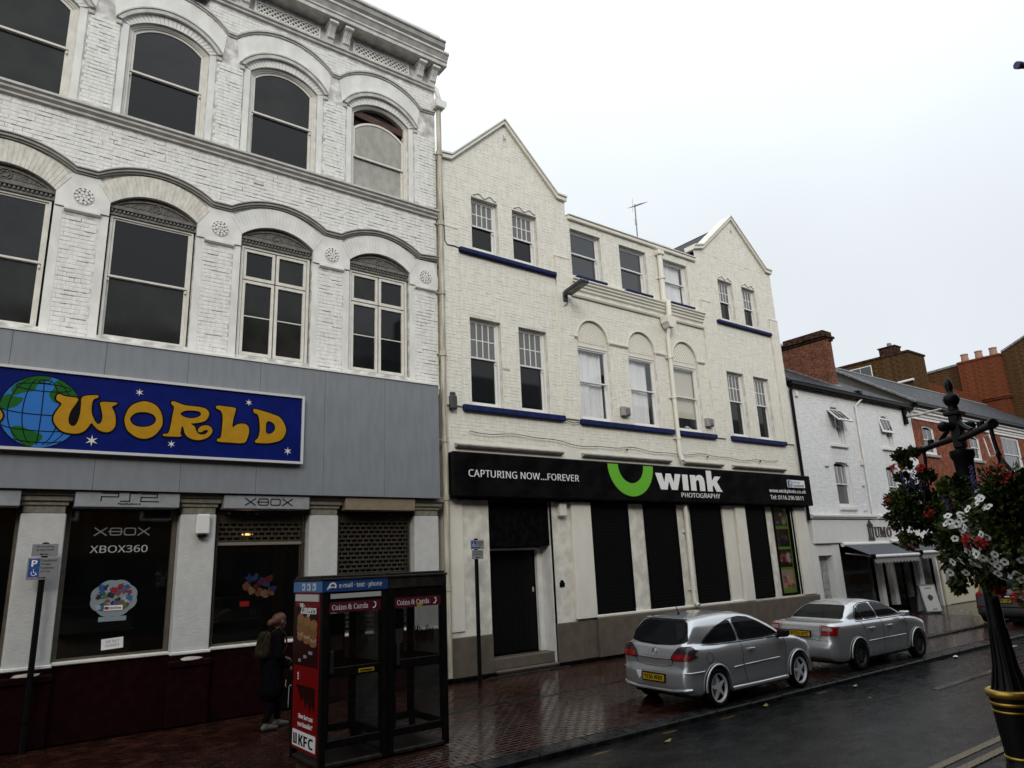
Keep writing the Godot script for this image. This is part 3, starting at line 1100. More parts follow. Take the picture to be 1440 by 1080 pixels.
func shop_front(b: Node3D) -> void:
	var mb := Mb.new()
	# wall behind the fascia and stall risers between the pillars
	var doors := [[-3.05, -1.5], [-0.98, 0.55], [1.09, 2.57], [3.13, 4.63], [5.19, 6.68]]
	for i in 6:
		var l: float = [-3.31, -1.53, 0.53, 2.58, 4.645, 6.69][i]
		var r: float = [-3.02, -1.0, 1.07, 3.11, 5.165, 7.22][i]
		mb = Mb.new()
		mb.cbox(l, r, 1.03, 3.05, -0.3, 0.06, 0.012)
		var pl := part(b, "pillar", mb, mats.render_pillar)
		mb = Mb.new()
		mb.cbox(l - 0.02, r + 0.02, 0.985, 1.035, -0.3, 0.10, 0.015)
		part(pl, "base_fillet", mb, mats.white_smooth)
		mb = Mb.new()
		mb.cbox(l + 0.015, r - 0.015, 3.05, 3.16, -0.3, 0.05, 0.01)
		mb.cbox(l - 0.015, r + 0.015, 3.16, 3.22, -0.3, 0.075, 0.01)
		mb.cbox(l - 0.06, r + 0.06, 3.22, 3.295, -0.3, 0.11, 0.012)
		mb.cbox(l - 0.085, r + 0.085, 3.30, 3.365, -0.3, 0.145, 0.012)
		part(pl, "capital", mb, mat("capital_stone", Color(0.22, 0.205, 0.16), 0.7, "cloud", 0.85, Vector3(2, 2, 2)))
		mb = Mb.new()
		mb.cbox(l - 0.03, r + 0.03, 0.0, 0.80, -0.3, 0.09, 0.012)
		mb.cbox(l - 0.05, r + 0.05, 0.80, 0.92, -0.3, 0.12, 0.03)
		mb.cbox(l - 0.02, r + 0.02, 0.92, 0.983, -0.3, 0.08, 0.012)
		part(pl, "pedestal", mb, mats.maroon)
		if i in [2, 3]:
			# chipped paint on the pedestal
			mb = Mb.new()
			var chip := PackedVector2Array()
			for k in 14:
				chip.append(Vector2((l + r) * 0.5 + 0.17 * cos(TAU * k / 14) * rng.randf_range(0.8, 1.1), 0.93 + 0.025 * sin(TAU * k / 14) * rng.randf_range(0.7, 1.2)))
			mb.prism(chip, 0.121, 0.123)
			part(pl, "bare_patch", mb, mats.stained)
	# stall risers
	for i in 5:
		var l: float = doors[i][0]
		var r: float = doors[i][1]
		mb = Mb.new()
		mb.box(l, r, 0.0, 1.0, -0.28, -0.02)
		part(b, "stall_riser", mb, mats.maroon)
		mb = Mb.new()
		mb.cbox(l, r, 1.0, 1.045, -0.26, 0.015, 0.01)
		part(b, "sill", mb, mats.old_frame)
		mb = Mb.new()
		mb.ring(rect(l, r, 1.045, 3.36), rect(l + 0.06, r - 0.06, 1.075, 3.30), -0.2, -0.13)
		part(b, "shop_window_frame", mb, mat("brown_frame", Color(0.10, 0.085, 0.06), 0.5, "cloud", 0.85))
		mb = Mb.new()
		mb.box(l + 0.05, r - 0.05, 1.06, 3.31, -0.172, -0.164)
		part(b, "shop_window", mb, mats.pane)
	# shutter boxes between the capitals (lettering is on them)
	for i in [1, 2, 3, 4]:
		var l: float = doors[i][0] + 0.05
		var r: float = doors[i][1] - 0.05
		mb = Mb.new()
		mb.cbox(l, r, 3.135, 3.36, -0.12, 0.20, 0.008)
		part(b, "shutter_box", mb, mat("shutter_box_grey", Color(0.27, 0.285, 0.30), 0.5, "cloud", 0.92) if i < 4 else mat("shutter_box_tan", Color(0.22, 0.17, 0.115), 0.55, "cloud", 0.92))
	for i in [2, 3]:
		for q in [[1.18, 3.18, 0.008], [2.44, 3.18, 0.008], [1.18, 3.33, 0.008], [2.44, 3.33, 0.008]]:
			mb = Mb.new()
			mb.ball(Vector3(q[0] + (2.06 if i == 3 else 0.0), q[1], 0.201), q[2], 6)
			part(b, "bolt", mb, mats.steel)
	var inkm := mat("ink", Color(0.008, 0.008, 0.009), 0.5)
	# line lettering of the first box: P, S and 2 drawn with bars
	var s := Mb.new()
	var bar := func(x0: float, y0: float, x1: float, y1: float) -> void:
		s.box(minf(x0, x1) - 0.006, maxf(x0, x1) + 0.006, minf(y0, y1) - 0.006, maxf(y0, y1) + 0.006, 0.20, 0.206)
	for q in [[1.46, 3.225, 1.46, 3.285], [1.46, 3.285, 1.68, 3.285], [1.68, 3.285, 1.68, 3.335], [1.68, 3.335, 1.47, 3.335], [1.71, 3.225, 1.83, 3.225], [1.83, 3.225, 1.83, 3.34], [1.83, 3.34, 1.94, 3.34], [1.98, 3.335, 2.20, 3.335], [2.20, 3.335, 2.20, 3.285], [2.20, 3.285, 1.98, 3.285], [1.98, 3.285, 1.98, 3.225], [1.98, 3.225, 2.22, 3.225]]:
		bar.call(q[0], q[1], q[2], q[3])
	part(b, "lettering", s, inkm)
	text(b, "lettering", "PlayStation.2", 1.68, 3.165, 0.201, 0.30, 0.035, inkm, true, "Droid Sans", 0.004)
	xbox(b, 3.50, 3.19, 0.201, 0.78, 0.115, inkm)
	# window stickers
	var pale := mat("sticker_grey", Color(0.22, 0.24, 0.24), 0.5)
	xbox(b, 1.46, 2.75, -0.162, 0.74, 0.115, pale)
	text(b, "lettering", "XBOX360", 1.43, 2.50, -0.162, 0.76, 0.105, mat("sticker_pale", Color(0.42, 0.46, 0.45), 0.5), false, "Droid Sans", 0.004)
	# shutters with rows of slots
	shutter(b, 3.19, 4.57, 2.62, 3.13, -0.115)
	shutter(b, 5.25, 6.62, 1.06, 3.13, -0.115)
	# the shop behind the glass
	var room := Mb.new()
	room.box(-3.2, 7.1, 0.0, 0.02, -5.0, -0.3)
	part(b, "shop_floor", room, mats.interior)
	room = Mb.new()
	room.box(-3.2, 7.1, 0.0, 5.4, -5.1, -5.0)
	room.box(-3.3, -3.2, 0.0, 5.4, -5.0, -0.3)
	room.box(7.1, 7.2, 0.0, 5.4, -5.0, -0.3)
	part(b, "shop_wall", room, mats.interior)
	room = Mb.new()
	room.box(-3.2, 7.1, 3.5, 3.6, -5.0, -0.1)
	part(b, "shop_ceiling", room, mats.interior)
	for q in [[1.3, 2.4, 0.5, 1.9], [3.3, 4.6, 0.5, 1.6]]:
		room = Mb.new()
		room.box(q[0], q[1], 0.02, q[3], -2.4, -2.2)
		for k in 4:
			room.box(q[0], q[1], 0.5 + k * 0.4, 0.53 + k * 0.4, -2.2, -1.9)
		part(b, "shelving", room, mats.interior)


func xbox(b: Node3D, x: float, y: float, z: float, w: float, h: float, m: Material) -> void:
	# four wide letters made of bars: X, a barred B, O, X
	var mb := Mb.new()
	var t := h * 0.13
	var lw := w * 0.22
	for k in [0, 3]:
		var x0: float = x + (0.0 if k == 0 else w - lw)
		for s in [0, 1]:
			var a := Vector2(x0, y if s else y + h)
			var c := Vector2(x0 + lw, y + h if s else y)
			var nn := (c - a).orthogonal().normalized() * t * 0.55
			mb.prism(PackedVector2Array([a - nn, c - nn, c + nn, a + nn]), z, z + 0.004 + 0.001 * s)
	for k in [1, 2]:
		var x0: float = x + w * (0.27 if k == 1 else 0.525)
		var o := PackedVector2Array()
		var i := PackedVector2Array()
		var hw := lw * 0.5
		for q in 24:
			var u := TAU * q / 24
			var p := Vector2(signf(cos(u)) * pow(absf(cos(u)), 0.4), signf(sin(u)) * pow(absf(sin(u)), 0.4))
			o.append(Vector2(x0 + hw, y + h * 0.5) + p * Vector2(hw, h * 0.5))
			i.append(Vector2(x0 + hw, y + h * 0.5) + p * Vector2(hw - t, h * 0.5 - t))
		mb.ring(o, i, z, z + 0.004)
		if k == 1:
			mb.box(x0 - lw * 0.12, x0 + lw * 1.06, y + h * 0.44, y + h * 0.56, z, z + 0.0055)
	part(b, "lettering", mb, m)


func shutter(b: Node3D, x0: float, x1: float, y0: float, y1: float, z: float) -> void:
	var mb := Mb.new()
	var m := mat("shutter_metal", Color(0.045, 0.037, 0.025), 0.5, "cloud", 0.8)
	var rows := int((y1 - y0) / 0.075)
	for r in rows:
		var ya := y0 + r * 0.075
		mb.cbox(x0, x1, ya, ya + 0.036, z - 0.012, z + 0.008, 0.006)
		if y1 - ya < 0.24:
			mb.cbox(x0, x1, ya + 0.0365, ya + 0.0745, z - 0.012, z + 0.006, 0.006)
			continue
		var n := int((x1 - x0) / 0.115)
		for k in n + 1:
			var xa := x0 + (k + (0.5 if r % 2 else 0.0)) * 0.115
			mb.box(xa, minf(xa + 0.025, x1), ya + 0.036, ya + 0.075, z - 0.008, z + 0.003)
	part(b, "roller_shutter", mb, m)
	for x in [x0 - 0.03, x1]:
		mb = Mb.new()
		mb.box(x, x + 0.03, 1.05, y1, z - 0.03, z + 0.03)
		part(b, "shutter_guide", mb, m)
	mb = Mb.new()
	mb.cbox(x0, x1, y0 - 0.05, y0, z - 0.02, z + 0.02, 0.006)
	part(b, "shutter_rail", mb, mat("rail_metal", Color(0.2, 0.18, 0.14), 0.45))


# dark cracks where the mortar has gone between courses
func open_joints(b: Node3D, x0: float, x1: float, y0: float, y1: float, z: float, openings: Array, count: int) -> void:
	var unit := Mb.new()
	unit.box(-0.5, 0.5, -0.5, 0.5, 0.0, 1.0)
	var spots := []
	var guard := 0
	while spots.size() < count and guard < 4000:
		guard += 1
		var upright := rng.randf() < 0.2
		var r := rng.randi_range(1, int((y1 - y0) / 0.0725) - 1)
		var y := y0 + r * 0.0725 + (0.036 if upright else 0.0)
		var x := rng.randf_range(x0 + 0.1, x1 - 0.1)
		var w := rng.randf_range(0.04, 0.24) * (1.0 if rng.randf() < 0.8 else 1.8)
		var clear := true
		for o in openings:
			if x + w * 0.5 > o.x0 - 0.01 and x - w * 0.5 < o.x1 + 0.01 and y > o.y0 - 0.05 and y < o.ys + o.rise + 0.02:
				clear = false
		if not clear: continue
		var s := Vector3(0.006, 0.06, 0.0052) if upright else Vector3(w, rng.randf_range(0.004, 0.0085), 0.0052)
		spots.append(Transform3D(Basis(Vector3.BACK, rng.randf_range(-0.012, 0.012)) * Basis().scaled(s), Vector3(x, y, z)))
	many(b, "open_joints", unit.mesh(), mat("old_mortar", Color(0.16, 0.15, 0.13), 0.9), spots)


# ------------------------------------------------------------------ the cream gabled building
func cream_building() -> void:
	var b := thing("gabled_building", "cream painted three storey building with two gables, blue sills and black boarded ground floor", "building")
	var X0 := 7.42
	var X1 := 20.08
	var cp: Material = mats.cream_paint
	var cs: Material = mats.cream_smooth
	var win := []
	var add := func(l: float, r: float, y0: float, ys: float, rise := 0.0, depth := 0.24) -> void:
		win.append({"x0": l, "x1": r, "y0": y0, "ys": ys, "rise": rise, "depth": depth})
	# upper and lower windows of the left bay
	add.call(8.25, 9.0, 8.92, 10.27)
	add.call(9.42, 10.17, 8.92, 10.27)
	add.call(8.12, 8.95, 5.36, 7.33)
	add.call(9.45, 10.28, 5.36, 7.33)
	# centre
	add.call(11.25, 12.31, 8.98, 10.28)
	add.call(13.0, 14.04, 8.98, 10.28)
	add.call(14.73, 15.78, 8.98, 10.28)
	add.call(11.25, 12.31, 5.33, 7.38, 0.52)
	add.call(13.0, 14.04, 5.33, 7.38, 0.51)
	add.call(14.73, 15.78, 5.33, 7.38, 0.51)
	# right bay
	add.call(17.2, 17.92, 8.85, 10.2)
	add.call(18.38, 19.1, 8.85, 10.2)
	add.call(17.08, 17.9, 5.36, 7.29)
	add.call(18.38, 19.17, 5.36, 7.29)
	var low := []
	add = func(l: float, r: float, y0: float, ys: float) -> void:
		low.append({"x0": l, "x1": r, "y0": y0, "ys": ys, "rise": 0.0, "depth": 0.5})
	add.call(8.44, 10.06, 0.0, 3.38)
	add.call(11.24, 12.48, 0.9, 3.46)
	add.call(13.04, 14.21, 0.9, 3.46)
	add.call(14.78, 16.02, 0.9, 3.46)
	add.call(17.07, 18.04, 0.9, 3.46)
	add.call(18.46, 19.33, 0.9, 3.46)
	var mb := Mb.new()
	wall(mb, X0, X1, 4.2, 10.58, 0.0, win)
	wall(mb, X0, X1, 0.0, 4.2, 0.0, low)
	# gables
	mb.prism(PackedVector2Array([Vector2(X0, 10.58), Vector2(11.13, 10.58), Vector2(11.13, 11.0), Vector2(10.84, 11.0), Vector2(9.27, 12.52), Vector2(7.74, 11.05), Vector2(X0, 11.0)]), 0, 0, false, false)
	mb.prism(PackedVector2Array([Vector2(16.2, 10.58), Vector2(X1, 10.58), Vector2(X1, 11.0), Vector2(19.79, 11.0), Vector2(18.2, 12.44), Vector2(16.62, 11.05), Vector2(16.2, 10.95)]), 0, 0, false, false)
	part(b, "wall", mb, mats.cream_joint)
	# bricks over the upper wall; each gable takes its slope
	bricks(b, X0, 11.13, 4.62, 8.84, 0.0, win, cp, 60)
	bricks(b, X0, 11.13, 8.93, 10.96, 0.0, win, cp, 40)
	bricks(b, 11.13, 16.2, 4.62, 8.42, 0.0, win, cp, 60)
	bricks(b, 11.13, 16.2, 8.9, 10.45, 0.0, win, cp, 30)
	bricks(b, 16.2, X1, 4.62, 10.9, 0.0, win, cp, 110)
	bricks(b, 7.74, 10.84, 10.97, 12.5, 0.0, [], cp, 0, func(y: float) -> Array: return [7.74 + (y - 11.03) * 1.04, 10.84 - (y - 11.0) * 1.033])
	bricks(b, 16.62, 19.79, 10.92, 12.4, 0.0, [], cp, 0, func(y: float) -> Array: return [16.62 + (y - 11.05) * 1.137, 19.79 - (y - 11.0) * 1.104])
	# bay faces stand a little proud between the pilaster strips
	for q in [[7.87, 10.65], [16.88, 19.58]]:
		for band in [[5.40, 7.33], [7.34, 8.82]]:
			for e in [q[0] - 0.012, q[1]]:
				mb = Mb.new()
				mb.box(e, e + 0.012, band[0], band[1], 0.0, 0.022)
				part(b, "bay_arris", mb, cs)
	for q in [[10.66, 11.12, 5.30, 9.35], [16.22, 16.66, 5.25, 9.30], [19.62, 20.07, 5.30, 9.30], [7.43, 7.85, 5.3, 9.3]]:
		mb = Mb.new()
		mb.box(q[0], q[1], q[2], q[3], 0.0, 0.045)
		mb.cbox(q[0] - 0.01, q[1] + 0.01, q[3], q[3] + 0.05, 0.0, 0.055, 0.015)
		var ps := part(b, "pilaster", mb, mats.cream_joint)
		bricks(ps, q[0], q[1], q[2], q[3], 0.045, [], cp, 0)
	# copings of gables and parapet
	for g in [[[X0 - 0.02, 11.03], [7.72, 11.07], [9.27, 12.56], [10.85, 11.03], [11.16, 11.02]], [[16.18, 10.98], [16.6, 11.09], [18.2, 12.48], [19.80, 11.04], [20.12, 11.03]]]:
		mb = Mb.new()
		var lo_ := PackedVector2Array()
		var hi_ := PackedVector2Array()
		for p in g:
			lo_.append(Vector2(p[0], p[1] - 0.055))
			hi_.append(Vector2(p[0], p[1] + 0.045))
		mb.ring(hi_, lo_, -0.3, 0.075, false)
		var lo2 := PackedVector2Array()
		var hi2 := PackedVector2Array()
		for p in g:
			lo2.append(Vector2(p[0], p[1] + 0.046))
			hi2.append(Vector2(p[0], p[1] + 0.085))
		mb.ring(hi2, lo2, -0.32, 0.11, false)
		part(b, "coping", mb, cs)
	mb = Mb.new()
	mb.cbox(11.17, 16.17, 10.50, 10.60, -0.3, 0.07, 0.015)
	mb.cbox(11.17, 16.17, 10.601, 10.635, -0.3, 0.10, 0.012)
	part(b, "parapet_coping", mb, cs)
	# small iron fixing on each gable
	for q in [[9.27, 12.13], [18.2, 12.05]]:
		mb = Mb.new()
		mb.tube([Vector3(q[0] - 0.02, q[1] + 0.06, 0.03), Vector3(q[0] - 0.02, q[1] - 0.05, 0.03), Vector3(q[0] + 0.05, q[1] - 0.06, 0.03)], 0.008, 5)
		mb.ball(Vector3(q[0] + 0.03, q[1], 0.02), 0.018, 6)
		part(b, "iron_fixing", mb, mats.weathered)
	# cornice between the storeys of the centre
	mb = Mb.new()
	mb.sweep_x(PackedVector2Array([Vector2(0, 8.60), Vector2(0.05, 8.62), Vector2(0.05, 8.67), Vector2(0.09, 8.70), Vector2(0.09, 8.74), Vector2(0.13, 8.77), Vector2(0.13, 8.81), Vector2(0.17, 8.84), Vector2(0.17, 8.87), Vector2(0, 8.90)]), 11.125, 16.215)
	part(b, "cornice", mb, cs)
	mb = Mb.new()
	mb.sweep_x(PackedVector2Array([Vector2(0, 8.42), Vector2(0.05, 8.42), Vector2(0.07, 8.46), Vector2(0.07, 8.49), Vector2(0, 8.51)]), 11.125, 16.215)
	part(b, "lower_moulding", mb, cs)
	# arched heads: lattice plaster infill, ring and imposts
	for q in [[11.25, 12.31], [13.0, 14.04], [14.73, 15.78]]:
		var c: float = (q[0] + q[1]) * 0.5
		mb = Mb.new()
		mb.prism(arch_outline(q[0] + 0.001, q[1] - 0.001, 7.18, 7.38, 0.515, 16), -0.09, -0.06)
		var head := part(b, "arch_infill", mb, cs)
		mb = Mb.new()
		for k in range(-14, 15):
			for s in [-1.0, 1.0]:
				# a strip at 45 degrees cut to the arch
				var seg := Geometry2D.intersect_polyline_with_polygon(PackedVector2Array([Vector2(c + k * 0.085 - 0.5, 7.55 - s * 0.5), Vector2(c + k * 0.085 + 0.5, 7.55 + s * 0.5)]), arch_outline(q[0] + 0.06, q[1] - 0.06, 7.28, 7.38, 0.46, 14))
				for l in seg:
					if l.size() < 2 or l[0].distance_to(l[1]) < 0.05: continue
					var nn := (l[1] - l[0]).orthogonal().normalized() * 0.012
					mb.prism(PackedVector2Array([l[0] - nn, l[1] - nn, l[1] + nn, l[0] + nn]), -0.06, -0.046 + 0.003 * s, false)
		part(head, "lattice", mb, cs)
		mb = Mb.new()
		mb.ring(arc(q[0] - 0.02, q[1] + 0.02, 7.38, 0.535, 18), arc(q[0] + 0.02, q[1] - 0.02, 7.38, 0.50, 18), -0.05, 0.018, false)
		part(b, "arch_bead", mb, cs)
		for s in [[q[0] - 0.30, q[0] - 0.0], [q[1] + 0.0, q[1] + 0.30]]:
			mb = Mb.new()
			mb.sweep_x(PackedVector2Array([Vector2(0, 7.33), Vector2(0.03, 7.34), Vector2(0.055, 7.37), Vector2(0.055, 7.395), Vector2(0, 7.41)]), s[0], s[1])
			part(b, "impost", mb, cs)
	mb = Mb.new()
	mb.sweep_x(PackedVector2Array([Vector2(0, 7.33), Vector2(0.03, 7.34), Vector2(0.05, 7.37), Vector2(0.05, 7.39), Vector2(0, 7.405)]), 12.612, 12.698)
	mb.sweep_x(PackedVector2Array([Vector2(0, 7.33), Vector2(0.03, 7.34), Vector2(0.05, 7.37), Vector2(0.05, 7.39), Vector2(0, 7.405)]), 14.342, 14.428)
	part(b, "impost", mb, cs)
	# ogee lips over the gable windows
	for q in [[8.25, 9.0, 10.30], [9.42, 10.17, 10.30], [17.2, 17.92, 10.23], [18.38, 19.1, 10.23]]:
		var pts := []
		for k in 17:
			var u := k / 16.0
			pts.append(Vector3(lerpf(q[0] + 0.06, q[1] - 0.04, u), q[2] + 0.05 + 0.045 * sin(u * TAU * 2.0 - 1.2) * (0.6 + 0.4 * sin(u * PI)), 0.015))
		mb = Mb.new()
		mb.tube(pts, 0.010, 6)
		part(b, "ogee_lip", mb, mats.weathered_pale)
	# windows
	mat("sky_glass", Color(0.03, 0.033, 0.038), 0.05, "", 1.0, Vector3.ONE, "", 0.0, 0.62)
	mat("netted_glass", Color(0.13, 0.135, 0.135), 0.08, "", 1.0, Vector3.ONE, "", 0.0, 0.5)
	mat("curtained", Color(0.33, 0.345, 0.36), 0.12, "cloud", 0.8, Vector3(1, 0.2, 1))
	for i in win.size():
		var o: Dictionary = win[i]
		var lk := {"frame": "new_frame", "bar": 0.05, "stile": 0.042}
		if i in [0, 1, 10, 11]:
			lk.merge({"nx": 4, "ny": 2, "split": 0.50, "lift": 0.06, "glass": "netted_glass", "lower_glass": "dark_glass"})
		elif i in [2, 3, 12, 13]:
			lk.merge({"nx": 4, "ny": 2, "split": 0.55, "glass": "netted_glass", "lower_glass": "dark_glass"})
		elif i < 7:
			lk.merge({"split": 0.52, "glass": "sky_glass" if i < 6 else "pane"})
		else:
			lk.merge({"split": 0.52, "glass": "pane"})
		var top: float = o.ys
		if o.rise > 0.1:
			top = 7.18
		window(b, o.x0 + 0.005, o.x1 - 0.005, o.y0 + 0.005, top, 0.0, -0.08 if i > 6 and i < 10 else -0.10, lk)
		# curtains and blinds behind the clear panes
		if i in [6, 7, 8]:
			for h in [[o.x0 + 0.06, o.x0 + 0.50], [o.x0 + 0.45, o.x1 - 0.12 if i != 8 else o.x1 - 0.20]]:
				curtain(b, h[0], h[1], o.y0 + 0.06, top - 0.05, -0.225 - 0.02 * (1 if h[0] > o.x0 + 0.2 else 0))
			mb = Mb.new()
			mb.box(o.x0, o.x1, o.y0, top + 0.05, -0.5, -0.48)
			part(b, "dark_room", mb, mats.interior)
		if i == 9:
			mb = Mb.new()
			mb.box(o.x0 + 0.05, o.x1 - 0.05, 5.75, 7.16, -0.222, -0.215)
			part(b, "roller_blind", mb, mat("blind_cream", Color(0.66, 0.63, 0.52), 0.8))
			mb = Mb.new()
			mb.box(o.x0, o.x1, o.y0, top + 0.05, -0.5, -0.48)
			part(b, "dark_room", mb, mats.interior)
			mb = Mb.new()
			mb.ball(Vector3(15.33, 5.50, -0.24), 0.07, 8, 0.7)
			mb.ball(Vector3(15.44, 5.47, -0.23), 0.05, 8, 0.8)
			part(b, "window_ornament", mb, mats.stained)
	# clear centre top panes have no curtain; the last one does (shown by its pale glass)
	# sills
	for q in [[7.87, 10.65, 8.80, 8.90], [16.90, 19.60, 8.745, 8.835], [7.87, 10.65, 5.22, 5.345], [11.15, 14.44, 5.20, 5.32], [14.62, 16.2, 5.20, 5.32], [16.9, 19.58, 5.22, 5.345], [11.31, 12.34, 8.915, 8.97], [13.05, 14.06, 8.915, 8.97], [14.8, 15.82, 8.915, 8.97]]:
		mb = Mb.new()
		mb.cbox(q[0], q[1], q[2], q[3], -0.12, 0.10 if q[3] - q[2] > 0.07 else 0.14, 0.012)
		part(b, "sill", mb, mats.blue_sill)
	# plaster frieze over the sign with broken drip mouldings
	mb = Mb.new()
	mb.box(X0, X1, 4.32, 4.60, 0.0, 0.012)
	part(b, "plaster_band", mb, cs)
	for q in [[7.65, 10.5], [11.12, 14.16], [14.7, 16.3], [16.78, 19.3]]:
		mb = Mb.new()
		mb.sweep_x(PackedVector2Array([Vector2(0.0, 4.42), Vector2(0.10, 4.44), Vector2(0.13, 4.47), Vector2(0.13, 4.49), Vector2(0, 4.53)]), q[0], q[1])
		part(b, "drip_moulding", mb, mats.weathered)
	# shell and roofs
	mb = Mb.new()
	mb.box(X0, X0 + 0.2, 0.0, 11.0, -9.0, -0.01)
	mb.box(X1 - 0.2, X1, 0.0, 10.6, -9.0, -0.01)
	mb.box(X0 + 0.2, X1 - 0.2, 0.0, 10.6, -9.0, -8.8)
	mb.box(X0 + 0.2, X1 - 0.2, 10.3, 10.4, -8.8, -0.01)
	part(b, "side_wall", mb, cs)
	for g in [[7.45, 9.27, 11.13, 10.9, 12.40], [16.25, 18.2, 20.05, 10.85, 12.32]]:
		mb = Mb.new()
		mb.prism(PackedVector2Array([Vector2(g[0], g[3] - 0.5), Vector2(g[2], g[3] - 0.5), Vector2(g[2], g[3]), Vector2(g[1], g[4]), Vector2(g[0], g[3])]), -8.9, -0.28)
		var rf := part(b, "roof", mb, mats.slate)
		mb = Mb.new()
		for s in [0, 2]:
			for k in 9:
				var u := k / 9.0
				var p := Vector2(g[s], g[3]).lerp(Vector2(g[1], g[4]), u)
				var q := Vector2(g[s], g[3]).lerp(Vector2(g[1], g[4]), u + 0.125)
				var nn := (q - p).orthogonal().normalized() * 0.012
				if nn.y < 0: nn = -nn
				mb.prism(PackedVector2Array([p + nn * 0.3, q + nn * 0.3, q + nn, p + nn * 1.7]), -8.9, -0.33)
		part(rf, "slate_courses", mb, mats.slate, "", "stuff")
	# chimney on the roof behind
	mb = Mb.new()
	mb.cbox(19.0, 19.9, 10.4, 13.25, -4.5, -3.9, 0.02)
	part(b, "chimney", mb, mats.brick_far)
	mb = Mb.new()
	mb.cbox(18.95, 19.95, 13.25, 13.36, -4.55, -3.85, 0.02)
	mb.cbox(18.9, 20.0, 13.36, 13.46, -4.6, -3.8, 0.02)
	part(b, "chimney_cap", mb, mats.brick_dark)
	ground_floor(b, X0, X1)


func curtain(b: Node3D, x0: float, x1: float, y0: float, y1: float, z: float) -> void:
	var mb := Mb.new()
	var n := 26
	for k in n:
		var u := float(k) / n
		var w := float(k + 1) / n
		var za := z + 0.025 * sin(u * 31.0 + x0 * 3.0) + 0.012 * sin(u * 73.0)
		var zb := z + 0.025 * sin(w * 31.0 + x0 * 3.0) + 0.012 * sin(w * 73.0)
		var a := Vector3(lerpf(x0, x1, u), y0, za)
		var c := Vector3(lerpf(x0, x1, w), y0, zb)
		mb.quad(a, c, Vector3(c.x, y1, c.z), Vector3(a.x, y1, a.z))
		mb.quad(Vector3(a.x, y1, a.z - 0.004), Vector3(c.x, y1, c.z - 0.004), Vector3(c.x, y0, c.z - 0.004), Vector3(a.x, y0, a.z - 0.004))
	part(b, "curtain", mb, mat("net_curtain", Color(0.84, 0.86, 0.88), 0.9))


